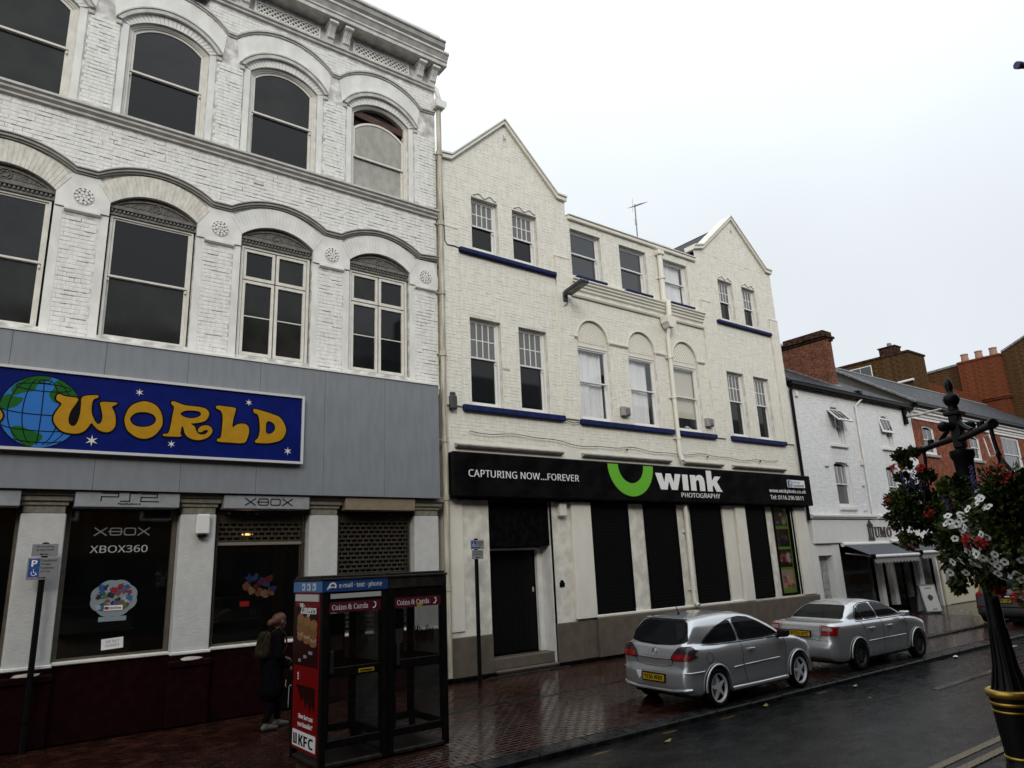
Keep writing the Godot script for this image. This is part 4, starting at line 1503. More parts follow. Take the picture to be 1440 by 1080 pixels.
func ground_floor(b: Node3D, X0: float, X1: float) -> void:
	var cs: Material = mats.cream_smooth
	var mb := Mb.new()
	# piers standing proud
	for q in [[7.44, 7.80, 0.03], [10.64, 11.22, 0.10], [12.50, 13.02, 0.0], [16.1, 16.55, 0.05], [16.58, 17.0, 0.12], [19.5, 20.07, 0.06]]:
		if q[2] < 0.01: continue
		mb = Mb.new()
		mb.cbox(q[0], q[1], 0.88, 3.4, 0.0, q[2], 0.012)
		part(b, "pier", mb, cs)
	# plinth in lengths
	for q in [[7.42, 8.43, 0.78, 0.05], [10.07, 11.20, 0.84, 0.06], [11.20, 14.55, 0.87, 0.13], [14.553, 17.0, 0.87, 0.135], [17.003, 20.10, 0.86, 0.14]]:
		mb = Mb.new()
		mb.cbox(q[0], q[1], 0.06, q[2], -0.3, q[3], 0.012)
		part(b, "plinth", mb, mats.plinth_brown)
	mb = Mb.new()
	mb.box(7.42, 20.1, -0.2, 0.058, -0.3, 0.10)
	part(b, "damp_course", mb, mats.black)
	mb = Mb.new()
	mb.cbox(11.18, 17.0, 0.872, 0.93, -0.2, 0.10, 0.012)
	part(b, "plinth_cap", mb, cs)
	# boarded windows: black roller shutters in guides
	for q in [[11.24, 12.48], [13.04, 14.21], [14.78, 16.02], [17.07, 18.04]]:
		mb = Mb.new()
		mb.cbox(q[0] - 0.015, q[1] + 0.015, 0.93, 3.46, -0.16, 0.015, 0.05)
		var sh := part(b, "window_shutter", mb, mats.black)
		for k in 32:
			mb = Mb.new()
			mb.cbox(q[0] + 0.05, q[1] - 0.05, 0.99 + k * 0.075, 1.058 + k * 0.075, 0.008, 0.024, 0.010)
			part(sh, "slat", mb, mats.black_gloss)
		mb = Mb.new()
		mb.cbox(q[0] - 0.02, q[1] + 0.02, 0.915, 0.985, -0.1, 0.032, 0.014)
		part(sh, "bottom_rail", mb, mats.black)
		mb = Mb.new()
		mb.box(q[0] - 0.02, q[0] + 0.045, 0.99, 3.46, 0.015, 0.03)
		mb.box(q[1] - 0.045, q[1] + 0.02, 0.99, 3.46, 0.015, 0.03)
		part(sh, "guide_rail", mb, mats.black)
	# the window of photographs at the end
	mb = Mb.new()
	mb.ring(rect(18.46, 19.33, 0.93, 3.46), rect(18.50, 19.29, 0.97, 3.42), -0.12, 0.01)
	part(b, "display_frame", mb, mats.black)
	mb = Mb.new()
	mb.box(18.50, 19.29, 0.97, 3.42, -0.10, -0.07)
	var dp := part(b, "display_panel", mb, mat("lime", Color(0.12, 0.26, 0.015), 0.4))
	for k in 4:
		mb = Mb.new()
		var ya := 1.10 + k * 0.58
		mb.quad_uv(Vector3(18.56, ya, -0.066), Vector3(19.23, ya, -0.066), Vector3(19.23, ya + 0.50, -0.066), Vector3(18.56, ya + 0.50, -0.066))
		part(dp, "photograph", mb, print_mat(k))
	mb = Mb.new()
	mb.box(18.49, 19.30, 0.96, 3.43, -0.04, -0.034)
	part(b, "display_glass", mb, mats.pane)
	for q in [[19.40, 0.02], [18.43, 0.02]]:
		mb = Mb.new()
		mb.box(q[0] - 0.022, q[0] + 0.022, 0.92, 3.44, 0.002, 0.03)
		part(b, "cable_cover", mb, mats.black)
	# entrance: deep doorway with step, black door, black panel over it
	mb = Mb.new()
	mb.cbox(8.46, 10.04, 0.0, 0.09, -0.5, 0.10, 0.012)
	part(b, "door_step", mb, mats.plinth_brown)
	mb = Mb.new()
	mb.cbox(8.46, 10.04, 0.09, 0.30, -0.55, -0.03, 0.012)
	part(b, "door_step", mb, mats.plinth_brown)
	mb = Mb.new()
	mb.box(8.45, 10.06, 2.44, 3.38, -0.42, -0.04)
	part(b, "over_panel", mb, mats.black)
	mb = Mb.new()
	mb.ring(rect(8.46, 10.05, 0.30, 2.44), rect(8.56, 9.97, 0.30, 2.36), -0.52, -0.36, true)
	part(b, "door_frame", mb, mats.black)
	mb = Mb.new()
	mb.box(10.035, 10.058, 0.02, 2.44, -0.36, 0.012)
	mb.cbox(9.90, 10.033, 0.30, 2.42, -0.40, -0.30, 0.01)
	mb.box(8.56, 9.9, 2.375, 2.42, -0.40, -0.30)
	part(b, "door_lining", mb, mats.white_smooth)
	mb = Mb.new()
	mb.box(8.56, 9.90, 0.305, 2.37, -0.47, -0.41)
	var dr := part(b, "door", mb, mats.black)
	for k in 8:
		mb = Mb.new()
		mb.cbox(8.58 + k * 0.162, 8.735 + k * 0.162, 0.34, 2.34, -0.415, -0.398, 0.012)
		part(dr, "board", mb, mats.black_gloss)
	mb = Mb.new()
	mb.cbox(9.80, 9.835, 1.50, 1.60, -0.40, -0.37, 0.008)
	part(dr, "lock", mb, mats.steel)
	mb = Mb.new()
	mb.box(10.062, 10.10, 0.0, 3.38, 0.001, 0.03)
	part(b, "cable_cover", mb, mats.black)
	# name plaque and meter box
	mb = Mb.new()
	mb.cbox(10.24, 10.38, 1.57, 1.66, 0.0, 0.02, 0.006)
	mb.prism(arch_outline(10.26, 10.36, 1.66, 1.67, 0.045, 8), 0.0, 0.018)
	part(b, "plaque", mb, mats.black)
	mb = Mb.new()
	mb.cbox(10.27, 10.48, 3.06, 3.36, 0.0, 0.13, 0.02)
	part(b, "junction_box", mb, mats.white_smooth)
	# down pipe with hopper
	mb = Mb.new()
	mb.tube([Vector3(14.52, 10.30, 0.09), Vector3(14.52, 8.95, 0.09), Vector3(14.52, 8.85, 0.22), Vector3(14.52, 8.45, 0.22)], 0.075, 10)
	mb.tube([Vector3(14.52, 8.12, 0.18), Vector3(14.52, 7.9, 0.10), Vector3(14.52, 4.7, 0.10), Vector3(14.52, 4.5, 0.16)], 0.055, 10)
	mb.tube([Vector3(14.50, 3.45, 0.10), Vector3(14.50, 1.0, 0.10), Vector3(14.50, 0.92, 0.22)], 0.055, 10)
	mb.cbox(14.40, 14.64, 10.28, 10.42, 0.0, 0.19, 0.02)
	var dp2 := part(b, "down_pipe", mb, cs)
	mb = Mb.new()
	mb.prism(PackedVector2Array([Vector2(14.44, 8.12), Vector2(14.60, 8.12), Vector2(14.66, 8.22), Vector2(14.70, 8.25), Vector2(14.70, 8.44), Vector2(14.34, 8.44), Vector2(14.34, 8.25), Vector2(14.38, 8.22)]), 0.05, 0.29)
	part(dp2, "hopper", mb, cs)
	for y in [9.6, 7.3, 6.2, 5.1, 2.7, 1.3]:
		mb = Mb.new()
		mb.tube([Vector3(14.52, y - 0.03, 0.10), Vector3(14.52, y + 0.03, 0.10)], 0.072 if y < 8 else 0.09, 10)
		mb.box(14.41, 14.63, y - 0.015, y + 0.015, 0.01, 0.05)
		part(dp2, "pipe_collar", mb, cs)


# flat prints: soft abstract colour fields, no likeness of anyone
func print_mat(k: int) -> StandardMaterial3D:
	var im := Image.create(64, 64, false, Image.FORMAT_RGB8)
	var bases := [Color(0.82, 0.72, 0.66), Color(0.22, 0.03, 0.04), Color(0.14, 0.04, 0.10), Color(0.25, 0.22, 0.2)]
	var spots := [[Color(0.95, 0.90, 0.88), Color(0.75, 0.25, 0.2), Color(0.95, 0.75, 0.6)], [Color(0.85, 0.78, 0.74), Color(0.6, 0.05, 0.06), Color(0.9, 0.85, 0.85)], [Color(0.35, 0.1, 0.25), Color(0.1, 0.05, 0.1), Color(0.5, 0.3, 0.35)], [Color(0.8, 0.8, 0.8), Color(0.7, 0.6, 0.1), Color(0.2, 0.2, 0.25)]]
	var r := RandomNumberGenerator.new()
	r.seed = 40 + k
	var blobs := []
	for i in 9:
		blobs.append([Vector2(r.randf_range(8, 56), r.randf_range(8, 60)), r.randf_range(5, 14), spots[k][r.randi() % 3]])
	for y in 64:
		for x in 64:
			var c: Color = bases[k]
			for bl in blobs:
				var d: float = Vector2(x, y).distance_to(bl[0]) / bl[1]
				c = c.lerp(bl[2], clampf(1.3 - d, 0.0, 1.0))
			im.set_pixel(x, y, c)
	var m := StandardMaterial3D.new()
	m.resource_name = "photo_print"
	m.albedo_texture = ImageTexture.create_from_image(im)
	m.albedo_color = Color(0.75, 0.75, 0.75)
	m.roughness = 0.4
	return m


# ------------------------------------------------------------------ the low white house with shops
func small_white_house() -> void:
	var b := thing("white_house", "low white painted brick house with slate roof and big brick chimney stack", "house")
	var X0 := 20.12
	var X1 := 28.46
	var wins := [[22.33, 23.30, 5.5, 6.66, 0.10], [25.82, 26.72, 5.6, 6.66, 0.10], [22.28, 23.25, 3.44, 4.82, 0.10], [25.79, 26.70, 3.44, 4.85, 0.10]]
	var op := []
	for w in wins:
		op.append({"x0": w[0], "x1": w[1], "y0": w[2], "ys": w[3], "rise": w[4], "depth": 0.15})
	var mb := Mb.new()
	wall(mb, X0, X1, 3.05, 7.4, -0.02, op)
	part(b, "wall", mb, mat("white_house_joint", Color(0.70, 0.715, 0.73), 0.7, "cloud", 0.94))
	bricks(b, X0, X1, 3.3, 7.2, -0.02, op, mat("white_house_paint", Color(0.74, 0.755, 0.77), 0.5, "cloud", 0.95), 40)
	shell(b, X0, X1, 7.2, 7.0, mats.white_smooth)
	for i in 4:
		var w: Array = wins[i]
		var lk := {"frame": "new_frame", "bar": 0.055, "stile": 0.04, "split": 0.5, "nx": 3, "ny": 1, "glass": "curtained", "lower_glass": "netted_glass"}
		if i < 2:
			lk.lift = 0.0
		var wd := window(b, w[0], w[1], w[2], w[3], w[4], -0.09, lk)
		mb = Mb.new()
		mb.cbox(w[0] - 0.06, w[1] + 0.06, w[2] - 0.10, w[2], -0.02, 0.07, 0.01)
		part(b, "sill", mb, mats.new_frame)
		if i < 2:
			# top hung light pushed open
			var open := -0.72 if i == 0 else -0.22
			var hinge := Vector3(0, w[3] + 0.03, -0.03)
			var h: float = (w[3] - w[2]) * 0.52
			mb = Mb.new()
			mb.ring(rect(w[0] + 0.03, w[1] - 0.03, -h, 0.0), rect(w[0] + 0.09, w[1] - 0.09, -h + 0.07, -0.06), -0.02, 0.02)
			for k in [1, 2]:
				var xb: float = lerpf(w[0] + 0.09, w[1] - 0.09, k / 3.0)
				mb.box(xb - 0.011, xb + 0.011, -h + 0.07, -0.06, -0.012, 0.012)
			mb.xform(Transform3D(Basis(Vector3.RIGHT, open), hinge))
			var tl := part(wd, "open_top_light", mb, mats.new_frame)
			mb = Mb.new()
			mb.box(w[0] + 0.08, w[1] - 0.08, -h + 0.06, -0.05, -0.004, 0.004)
			mb.xform(Transform3D(Basis(Vector3.RIGHT, open), hinge))
			part(wd, "pane", mb, mats.sky_glass)
		# half curtains inside
	# eaves gutter, roof
	mb = Mb.new()
	mb.sweep_x(PackedVector2Array([Vector2(-0.05, 7.2), Vector2(0.16, 7.2), Vector2(0.19, 7.25), Vector2(0.19, 7.34), Vector2(-0.05, 7.34)]), X0 + 0.05, X1)
	part(b, "gutter", mb, mats.black_gloss)
	slates(b, X0, X1, Vector2(0.20, 7.345), Vector2(-3.3, 9.42))
	# gutter bracket stub and pipes
	mb = Mb.new()
	mb.cbox(24.33, 24.55, 7.34, 7.5, 0.0, 0.22, 0.02)
	part(b, "gutter_outlet", mb, mats.black_gloss)
	mb = Mb.new()
	mb.tube([Vector3(24.6, 7.22, 0.12), Vector3(24.2, 6.95, 0.06), Vector3(24.18, 3.2, 0.06)], 0.04, 8)
	part(b, "down_pipe", mb, mats.white_smooth)
	mb = Mb.new()
	mb.tube([Vector3(20.3, 7.25, 0.16), Vector3(20.22, 7.05, 0.07), Vector3(20.2, 3.0, 0.07)], 0.05, 8)
	part(b, "down_pipe", mb, mats.black_gloss)
	for q in [[20.55, 6.9, 0.14], [24.0, 4.86, 0.14], [21.72, 4.72, 0.2], [23.9, 4.15, 0.12], [27.3, 4.25, 0.14], [23.75, 3.33, 0.14]]:
		mb = Mb.new()
		mb.cbox(q[0], q[0] + q[2], q[1], q[1] + q[2] * 1.3, -0.02, 0.06, 0.01)
		part(b, "meter_box", mb, mats.white_plastic if q[0] != 24.0 else mats.stained)
	# chimney stack across the roof, with oversailing courses and pots
	mb = Mb.new()
	mb.cbox(24.0, 24.55, 7.4, 9.55, -2.5, -0.6, 0.01)
	var ch := part(b, "chimney", mb, mats.brick_joint)
	var rows := []
	var tints := []
	for r in 28:
		for k in 10:
			rows.append(Transform3D(Basis(Vector3.UP, -PI / 2) * Basis().scaled(Vector3(0.20, 0.066, 0.008)), Vector3(24.0, 7.5 + r * 0.073, -2.5 + 0.11 + (k * 0.208 if r % 2 else k * 0.208 - 0.104))))
			tints.append(Color(1, 1, 1) * rng.randf_range(0.6, 1.15))
		for k in 3:
			rows.append(Transform3D(Basis().scaled(Vector3(0.20 if k < 2 else 0.1, 0.066, 0.008)), Vector3(24.1 + k * 0.19, 7.5 + r * 0.073, -0.6)))
			tints.append(Color(1, 1, 1) * rng.randf_range(0.6, 1.15))
	many(ch, "chimney_bricks", unit_brick(), mats.brick_tinted, rows, tints)
	mb = Mb.new()
	mb.cbox(23.95, 24.6, 9.55, 9.63, -2.55, -0.55, 0.01)
	mb.cbox(23.90, 24.65, 9.63, 9.72, -2.60, -0.50, 0.01)
	mb.cbox(23.97, 24.58, 9.72, 9.90, -2.2, -0.56, 0.02)
	part(ch, "oversailing_courses", mb, mats.brick_dark)
	for k in 3:
		mb = Mb.new()
		mb.lathe(Vector3(24.27, 9.72, -2.48 + k * 0.09), PackedVector2Array([Vector2(0.035, 0), Vector2(0.04, 0.1), Vector2(0.05, 0.11), Vector2(0.05, 0.19), Vector2(0.035, 0.2)]), 8)
		part(ch, "chimney_pot", mb, mats.stained)
	mb = Mb.new()
	mb.sweep_x(PackedVector2Array([Vector2(-2.7, 9.05), Vector2(-0.5, 7.76), Vector2(-0.5, 7.84), Vector2(-2.7, 9.13)]), 23.97, 24.62)
	part(ch, "flashing", mb, mats.lead)
	# shop fronts below: fascia, door, windows, pillars
	mb = Mb.new()
	mb.cbox(X0 + 0.2, 28.4, 2.30, 3.02, -0.1, 0.10, 0.015)
	part(b, "shop_fascia", mb, mats.new_frame)
	mb = Mb.new()
	mb.sweep_x(PackedVector2Array([Vector2(-0.1, 3.05), Vector2(0.14, 3.05), Vector2(0.16, 3.09), Vector2(0.2, 3.11), Vector2(0.2, 3.16), Vector2(-0.1, 3.22)]), X0 + 0.15, 24.2)
	mb.sweep_x(PackedVector2Array([Vector2(-0.1, 3.05), Vector2(0.14, 3.05), Vector2(0.16, 3.09), Vector2(0.2, 3.11), Vector2(0.2, 3.16), Vector2(-0.1, 3.22)]), 24.35, 28.4)
	part(b, "fascia_cornice", mb, mats.new_frame)
	mb = Mb.new()
	mb.box(X0, 20.5, 0.0, 2.3, -0.3, 0.03)
	mb.box(21.3, 21.75, 0.0, 2.3, -0.3, 0.03)
	mb.box(20.5, 21.3, 1.95, 2.3, -0.3, 0.01)
	part(b, "door_surround", mb, mats.new_frame)
	mb = Mb.new()
	mb.box(20.5, 21.3, -0.1, 1.95, -0.28, -0.2)
	var dr := part(b, "door", mb, mat("grey_door", Color(0.40, 0.42, 0.42), 0.5, "cloud", 0.8))
	mb = Mb.new()
	for q in [[20.56, 20.86], [20.94, 21.24]]:
		for r in [[0.1, 0.8], [0.95, 1.8]]:
			mb.ring(rect(q[0], q[1], r[0], r[1]), rect(q[0] + 0.04, q[1] - 0.04, r[0] + 0.04, r[1] - 0.04), -0.2, -0.185)
	part(dr, "door_panels", mb, mats.grey_door)
	# two shop windows with pillars and a recessed entrance
	for q in [[21.75, 24.05], [26.0, 26.75], [27.15, 28.3]]:
		mb = Mb.new()
		mb.ring(rect(q[0], q[1], 0.35, 2.3), rect(q[0] + 0.06, q[1] - 0.06, 0.42, 2.24), -0.2, -0.12)
		part(b, "shop_window_frame", mb, mats.black)
		mb = Mb.new()
		mb.box(q[0] + 0.05, q[1] - 0.05, 0.4, 2.25, -0.168, -0.16)
		part(b, "shop_window", mb, mats.smoked)
		mb = Mb.new()
		mb.box(q[0], q[1], -0.15, 0.348, -0.25, -0.1)
		part(b, "stall_riser", mb, mats.black)
	for q in [[24.05, 24.30, 0.02], [24.62, 24.85, -0.35], [25.55, 25.8, -0.3], [26.75, 27.1, 0.04]]:
		mb = Mb.new()
		mb.cbox(q[0], q[1], 0.2, 2.3, q[2] - 0.2, q[2], 0.015)
		mb.cbox(q[0] + 0.07, q[1] - 0.07, 0.35, 2.2, q[2] - 0.1, q[2] + 0.015, 0.01)
		part(b, "pillar", mb, mats.new_frame)
	mb = Mb.new()
	mb.box(X0 + 0.1, X1 - 0.1, -0.15, 0.0, -5.0, -0.3)
	part(b, "shop_floor", mb, mats.interior)
	mb = Mb.new()
	mb.box(21.8, 28.3, 0.0, 2.8, -3.0, -2.9)
	part(b, "shop_wall", mb, mats.interior)
	mb = Mb.new()
	mb.box(20.3, 28.3, 2.85, 2.95, -5.0, -0.12)
	part(b, "shop_ceiling", mb, mats.interior)
	for q in [[22.2, 23.6, 0.5, -0.8], [26.1, 26.7, 0.5, -0.7], [27.3, 28.2, 0.55, -0.7]]:
		mb = Mb.new()
		for k in 10:
			var px: float = rng.randf_range(q[0], q[1])
			mb.cbox(px, px + 0.14, q[2], q[2] + rng.randf_range(0.08, 0.3), q[3], q[3] + 0.14, 0.02)
		mb.box(q[0], q[1], 0.44, 0.5, q[3] - 0.1, q[3] + 0.4)
		part(b, "window_display", mb, mat("display_goods", Color(0.20, 0.09, 0.05), 0.6, "blotch", 0.2, Vector3(4, 4, 4)))


# overlapping slate courses from eaves to ridge; (z, y) points
func slates(b: Node3D, x0: float, x1: float, eaves: Vector2, ridge: Vector2) -> void:
	var mb := Mb.new()
	mb.sweep_x(PackedVector2Array([eaves, ridge, Vector2(ridge.x * 2.0 - eaves.x, eaves.y)]), x0, x1)
	var rf := part(b, "roof", mb, mats.slate)
	var n := int(eaves.distance_to(ridge) / 0.17)
	var dir := (ridge - eaves) / n
	var up := Vector2(-dir.y, dir.x).normalized()
	if up.y < 0: up = -up
	var tilt := atan2(dir.y, -dir.x)
	var base := Mb.new()
	base.box(-0.5, 0.5, 0, 1, 0, 1)
	var m := base.mesh()
	var spots := []
	var tints := []
	var w := 0.27
	for r in n:
		var p := eaves + dir * r + up * 0.012
		var k := 0
		var x := x0 - (0.0 if r % 2 else w * 0.5)
		while x < x1:
			var s := maxf(x, x0)
			var e := minf(x + w, x1) - 0.006
			if e > s + 0.03:
				var bs := Basis(Vector3.RIGHT, tilt + 0.02 + rng.randf_range(-0.008, 0.008)) * Basis().scaled(Vector3(e - s, 0.009, 0.19))
				# slab runs down the slope from its top edge
				var top := p + dir * 1.05
				spots.append(Transform3D(bs, Vector3((s + e) * 0.5, top.y, top.x)))
				tints.append(Color(1, 1, 1) * rng.randf_range(0.6, 1.2))
			x += w
			k += 1
	many(rf, "slates", m, mats.slate_tinted, spots, tints)
	mb = Mb.new()
	mb.tube([Vector3(x0, ridge.y + 0.03, ridge.x), Vector3(x1, ridge.y + 0.03, ridge.x)], 0.07, 8)
	part(rf, "ridge_tiles", mb, mats.lead)


func red_house() -> void:
	var b := thing("red_painted_building", "terracotta painted terrace with white eaves cornice behind the flower baskets", "building")
	var X0 := 28.5
	var X1 := 46.0
	var wins := [[29.3, 30.35, 5.55, 6.62, 0.10], [33.7, 34.75, 5.55, 6.55, 0.10], [37.3, 39.5, 5.2, 6.85, 0.0], [41.8, 43.6, 5.2, 6.85, 0.0]]
	var op := []
	for w in wins:
		op.append({"x0": w[0], "x1": w[1], "y0": w[2], "ys": w[3], "rise": w[4], "depth": 0.15})
	var mb := Mb.new()
	wall(mb, X0, X1, 2.4, 7.1, -0.03, op)
	part(b, "wall", mb, mats.red_render)
	shell(b, X0, X1, 7.2, 7.0, mats.red_render)
	for i in 4:
		var w: Array = wins[i]
		var lk := {"frame": "new_frame", "bar": 0.06, "stile": 0.05, "split": 0.5, "glass": "sky_glass", "nx": 3 if i > 1 else 2, "ny": 1}
		var wd := window(b, w[0], w[1], w[2], w[3], w[4], -0.06, lk)
		mb = Mb.new()
		mb.cbox(w[0] - 0.06, w[1] + 0.06, w[2] - 0.10, w[2], -0.03, 0.05, 0.01)
		part(b, "sill", mb, mats.new_frame if i > 1 else mats.weathered)
		if i == 1:
			mb = Mb.new()
			mb.ring(rect(-0.48, 0.0, -0.95, 0.0), rect(-0.42, -0.06, -0.89, -0.06), -0.02, 0.02)
			mb.xform(Transform3D(Basis(Vector3(0, 1, 0), 0.9) * Basis(Vector3.RIGHT, -0.15), Vector3(34.2, 6.58, 0.30)))
			part(wd, "open_casement", mb, mats.new_frame)
	mb = Mb.new()
	mb.sweep_x(PackedVector2Array([Vector2(-0.03, 6.88), Vector2(0.02, 6.90), Vector2(0.02, 6.99), Vector2(0.06, 7.02), Vector2(0.06, 7.09), Vector2(0.14, 7.13), Vector2(0.14, 7.2), Vector2(0.22, 7.25), Vector2(0.22, 7.31), Vector2(-0.03, 7.31)]), X0, X1)
	part(b, "eaves_cornice", mb, mats.new_frame)
	mb = Mb.new()
	mb.sweep_x(PackedVector2Array([Vector2(0.1, 7.315), Vector2(0.28, 7.315), Vector2(0.33, 7.37), Vector2(0.33, 7.47), Vector2(0.1, 7.47)]), X0 - 0.02, X1)
	part(b, "gutter", mb, mats.black_gloss)
	slates(b, X0, X1, Vector2(0.32, 7.48), Vector2(-3.2, 9.80))
	# rendered verge wall over the lower roof next door, with pale coping
	mb = Mb.new()
	mb.prism(PackedVector2Array([Vector2(0.25, 7.25), Vector2(0.25, 7.5), Vector2(-3.2, 9.78), Vector2(-3.2, 9.25)]), -0.12, 0.0)
	mb.xform(Transform3D(Basis(Vector3.UP, -PI / 2), Vector3(X0 - 0.001, 0, 0)))
	part(b, "verge_wall", mb, mat("pebble_render", Color(0.22, 0.20, 0.155), 0.85, "speck", 0.6))
	mb = Mb.new()
	mb.prism(PackedVector2Array([Vector2(0.30, 7.47), Vector2(0.30, 7.56), Vector2(-3.2, 9.88), Vector2(-3.2, 9.79)]), -0.06, 0.16)
	mb.xform(Transform3D(Basis(Vector3.UP, -PI / 2), Vector3(X0 - 0.002, 0, 0)))
	part(b, "verge_coping", mb, mats.lead)
	# shops: cream panel, window with goods
	mb = Mb.new()
	mb.cbox(X0, X1, 1.95, 2.42, -0.2, 0.08, 0.015)
	part(b, "shop_fascia", mb, mats.new_frame)
	mb = Mb.new()
	mb.box(28.5, 31.0, -0.2, 0.02, -0.3, 0.02)
	mb.box(31.4, 46.0, -0.2, 0.1, -0.3, 0.02)
	part(b, "base", mb, mat("stone_base", Color(0.14, 0.14, 0.125), 0.6))
	mb = Mb.new()
	mb.cbox(28.5, 28.75, 0.0, 1.95, -0.25, 0.06, 0.01)
	mb.cbox(28.75, 31.0, 0.02, 0.66, -0.25, 0.04, 0.01)
	mb.cbox(31.0, 31.3, 0.0, 1.95, -0.25, 0.06, 0.01)
	part(b, "shop_panel", mb, mat("cream_panel", Color(0.62, 0.58, 0.44), 0.5))
	mb = Mb.new()
	mb.box(28.75, 31.0, 0.66, 1.95, -0.12, -0.11)
	mb.box(31.35, 45.9, 0.3, 1.95, -0.12, -0.11)
	part(b, "shop_window", mb, mats.smoked)
	mb = Mb.new()
	for k in 16:
		var px := rng.randf_range(28.8, 30.8)
		mb.cbox(px, px + 0.18, 0.66, 0.66 + rng.randf_range(0.1, 0.5), -0.7, -0.5, 0.02)
	part(b, "window_display", mb, mats.display_goods)
	for q in [[31.35, 32.1, Color(0.55, 0.32, 0.04)], [32.3, 34.0, Color(0.30, 0.05, 0.03)], [35.0, 37.0, Color(0.5, 0.5, 0.5)], [38.0, 40.0, Color(0.05, 0.08, 0.2)]]:
		mb = Mb.new()
		mb.cbox(q[0], q[1], 0.3, 1.5, -0.09, 0.03, 0.01)
		part(b, "shop_panel", mb, mat("shop_panel_%d" % int(q[0] * 10), q[2], 0.5))
	mb = Mb.new()
	mb.box(28.6, 45.9, -0.1, 2.3, -3.0, -2.9)
	part(b, "shop_wall", mb, mats.interior)


func far_buildings() -> void:
	# brown brick block behind the white house
	var b := thing("brown_brick_block", "brown brick block with flat roof and a wide window behind the white house chimney", "building")
	var mb := Mb.new()
	mb.box(40.0, 42.0, 0.0, 12.5, -14.0, -4.4)
	part(b, "wall", mb, mats.brick_far)
	mb = Mb.new()
	mb.box(39.94, 42.06, 12.5, 12.6, -14.06, -4.34)
	part(b, "parapet_coping", mb, mats.brick_dark)
	mb = Mb.new()
	mb.box(39.97, 39.999, 11.35, 12.25, -7.75, -6.45)
	var w := part(b, "window", mb, mats.new_frame)
	for q in [[-7.7, -7.12], [-7.08, -6.5]]:
		mb = Mb.new()
		mb.box(39.955, 39.968, 11.40, 12.20, q[0], q[1])
		part(w, "pane", mb, mats.sky_glass)
	mb = Mb.new()
	mb.cbox(40.2, 40.9, 12.6, 13.05, -6.0, -5.1, 0.02)
	mb.cbox(40.15, 40.95, 13.05, 13.13, -6.05, -5.05, 0.02)
	part(b, "chimney", mb, mats.brick_dark)
	mb = Mb.new()
	mb.lathe(Vector3(40.5, 13.13, -5.5), PackedVector2Array([Vector2(0.12, 0), Vector2(0.12, 0.22), Vector2(0.09, 0.24), Vector2(0, 0.24)]), 10)
	part(b, "chimney_pot", mb, mats.lead)
	mb = Mb.new()
	mb.tube([Vector3(39.9, 10.85, -5.9), Vector3(39.9, 10.9, -4.3)], 0.07, 6)
	part(b, "overflow_pipe", mb, mats.white_plastic)
	mb = Mb.new()
	mb.box(42.0, 52.0, 0.0, 11.4, -13.0, -5.2)
	part(b, "rear_wing", mb, mats.brick_red)
	for q in [[40.0, 41.95, -4.39], ]:
		mb = Mb.new()
		for k in 5:
			mb.cbox(39.965, 39.998, 11.9 - k * 0.0 , 12.05, -11.0 + k * 0.5, -10.8 + k * 0.5, 0.01)
		part(b, "air_brick", mb, mats.stained)
	# tall side wall further on
	var t := thing("tall_brick_wall_building", "tall brown brick building with a red chimney breast on its blank side wall", "building")
	mb = Mb.new()
	mb.prism(PackedVector2Array([Vector2(-9.2, 0), Vector2(3.5, 0), Vector2(3.5, 15.0), Vector2(-2.3, 14.65), Vector2(-3.9, 13.95), Vector2(-9.2, 13.66)]), -12.0, 0.0)
	mb.xform(Transform3D(Basis(Vector3.UP, -PI / 2), Vector3(52.0, 0, 0)))
	part(t, "wall", mb, mats.brick_far)
	mb = Mb.new()
	mb.box(51.6, 51.999, 0.0, 13.8, -6.2, -3.7)
	mb.cbox(51.52, 51.999, 11.0, 11.12, -6.3, -3.6, 0.02)
	mb.cbox(51.46, 51.999, 11.12, 11.22, -6.35, -3.55, 0.02)
	mb.cbox(51.55, 52.3, 13.8, 13.95, -6.25, -3.65, 0.03)
	var cb := part(t, "chimney_breast", mb, mats.brick_red)
	for k in 3:
		mb = Mb.new()
		mb.lathe(Vector3(51.9, 13.95, -5.8 + k * 0.85), PackedVector2Array([Vector2(0.24, 0), Vector2(0.21, 0.42), Vector2(0.24, 0.44), Vector2(0.24, 0.5), Vector2(0.18, 0.5), Vector2(0.18, 0.2), Vector2(0, 0.2)]), 12)
		part(cb, "chimney_pot", mb, mat("clay_pot", Color(0.30, 0.17, 0.13), 0.8))
	mb = Mb.new()
	mb.prism(PackedVector2Array([Vector2(-3.7, 14.02), Vector2(-2.3, 14.65), Vector2(3.5, 15.0), Vector2(3.5, 15.12), Vector2(-2.3, 14.78), Vector2(-3.7, 14.15)]), -0.3, 0.08)
	mb.xform(Transform3D(Basis(Vector3.UP, -PI / 2), Vector3(52.0, 0, 0)))
	part(t, "coping", mb, mats.lead)
	mb = Mb.new()
	mb.prism(PackedVector2Array([Vector2(-9.2, 13.66), Vector2(-6.3, 13.82), Vector2(-6.3, 13.96), Vector2(-9.2, 13.8)]), -0.3, 0.08)
	mb.xform(Transform3D(Basis(Vector3.UP, -PI / 2), Vector3(52.0, 0, 0)))
	part(t, "coping", mb, mats.lead)
	mb = Mb.new()
	mb.box(51.4, 51.999, 13.7, 14.2, -9.2, -8.8)
	part(t, "vent_stub", mb, mats.brick_dark)


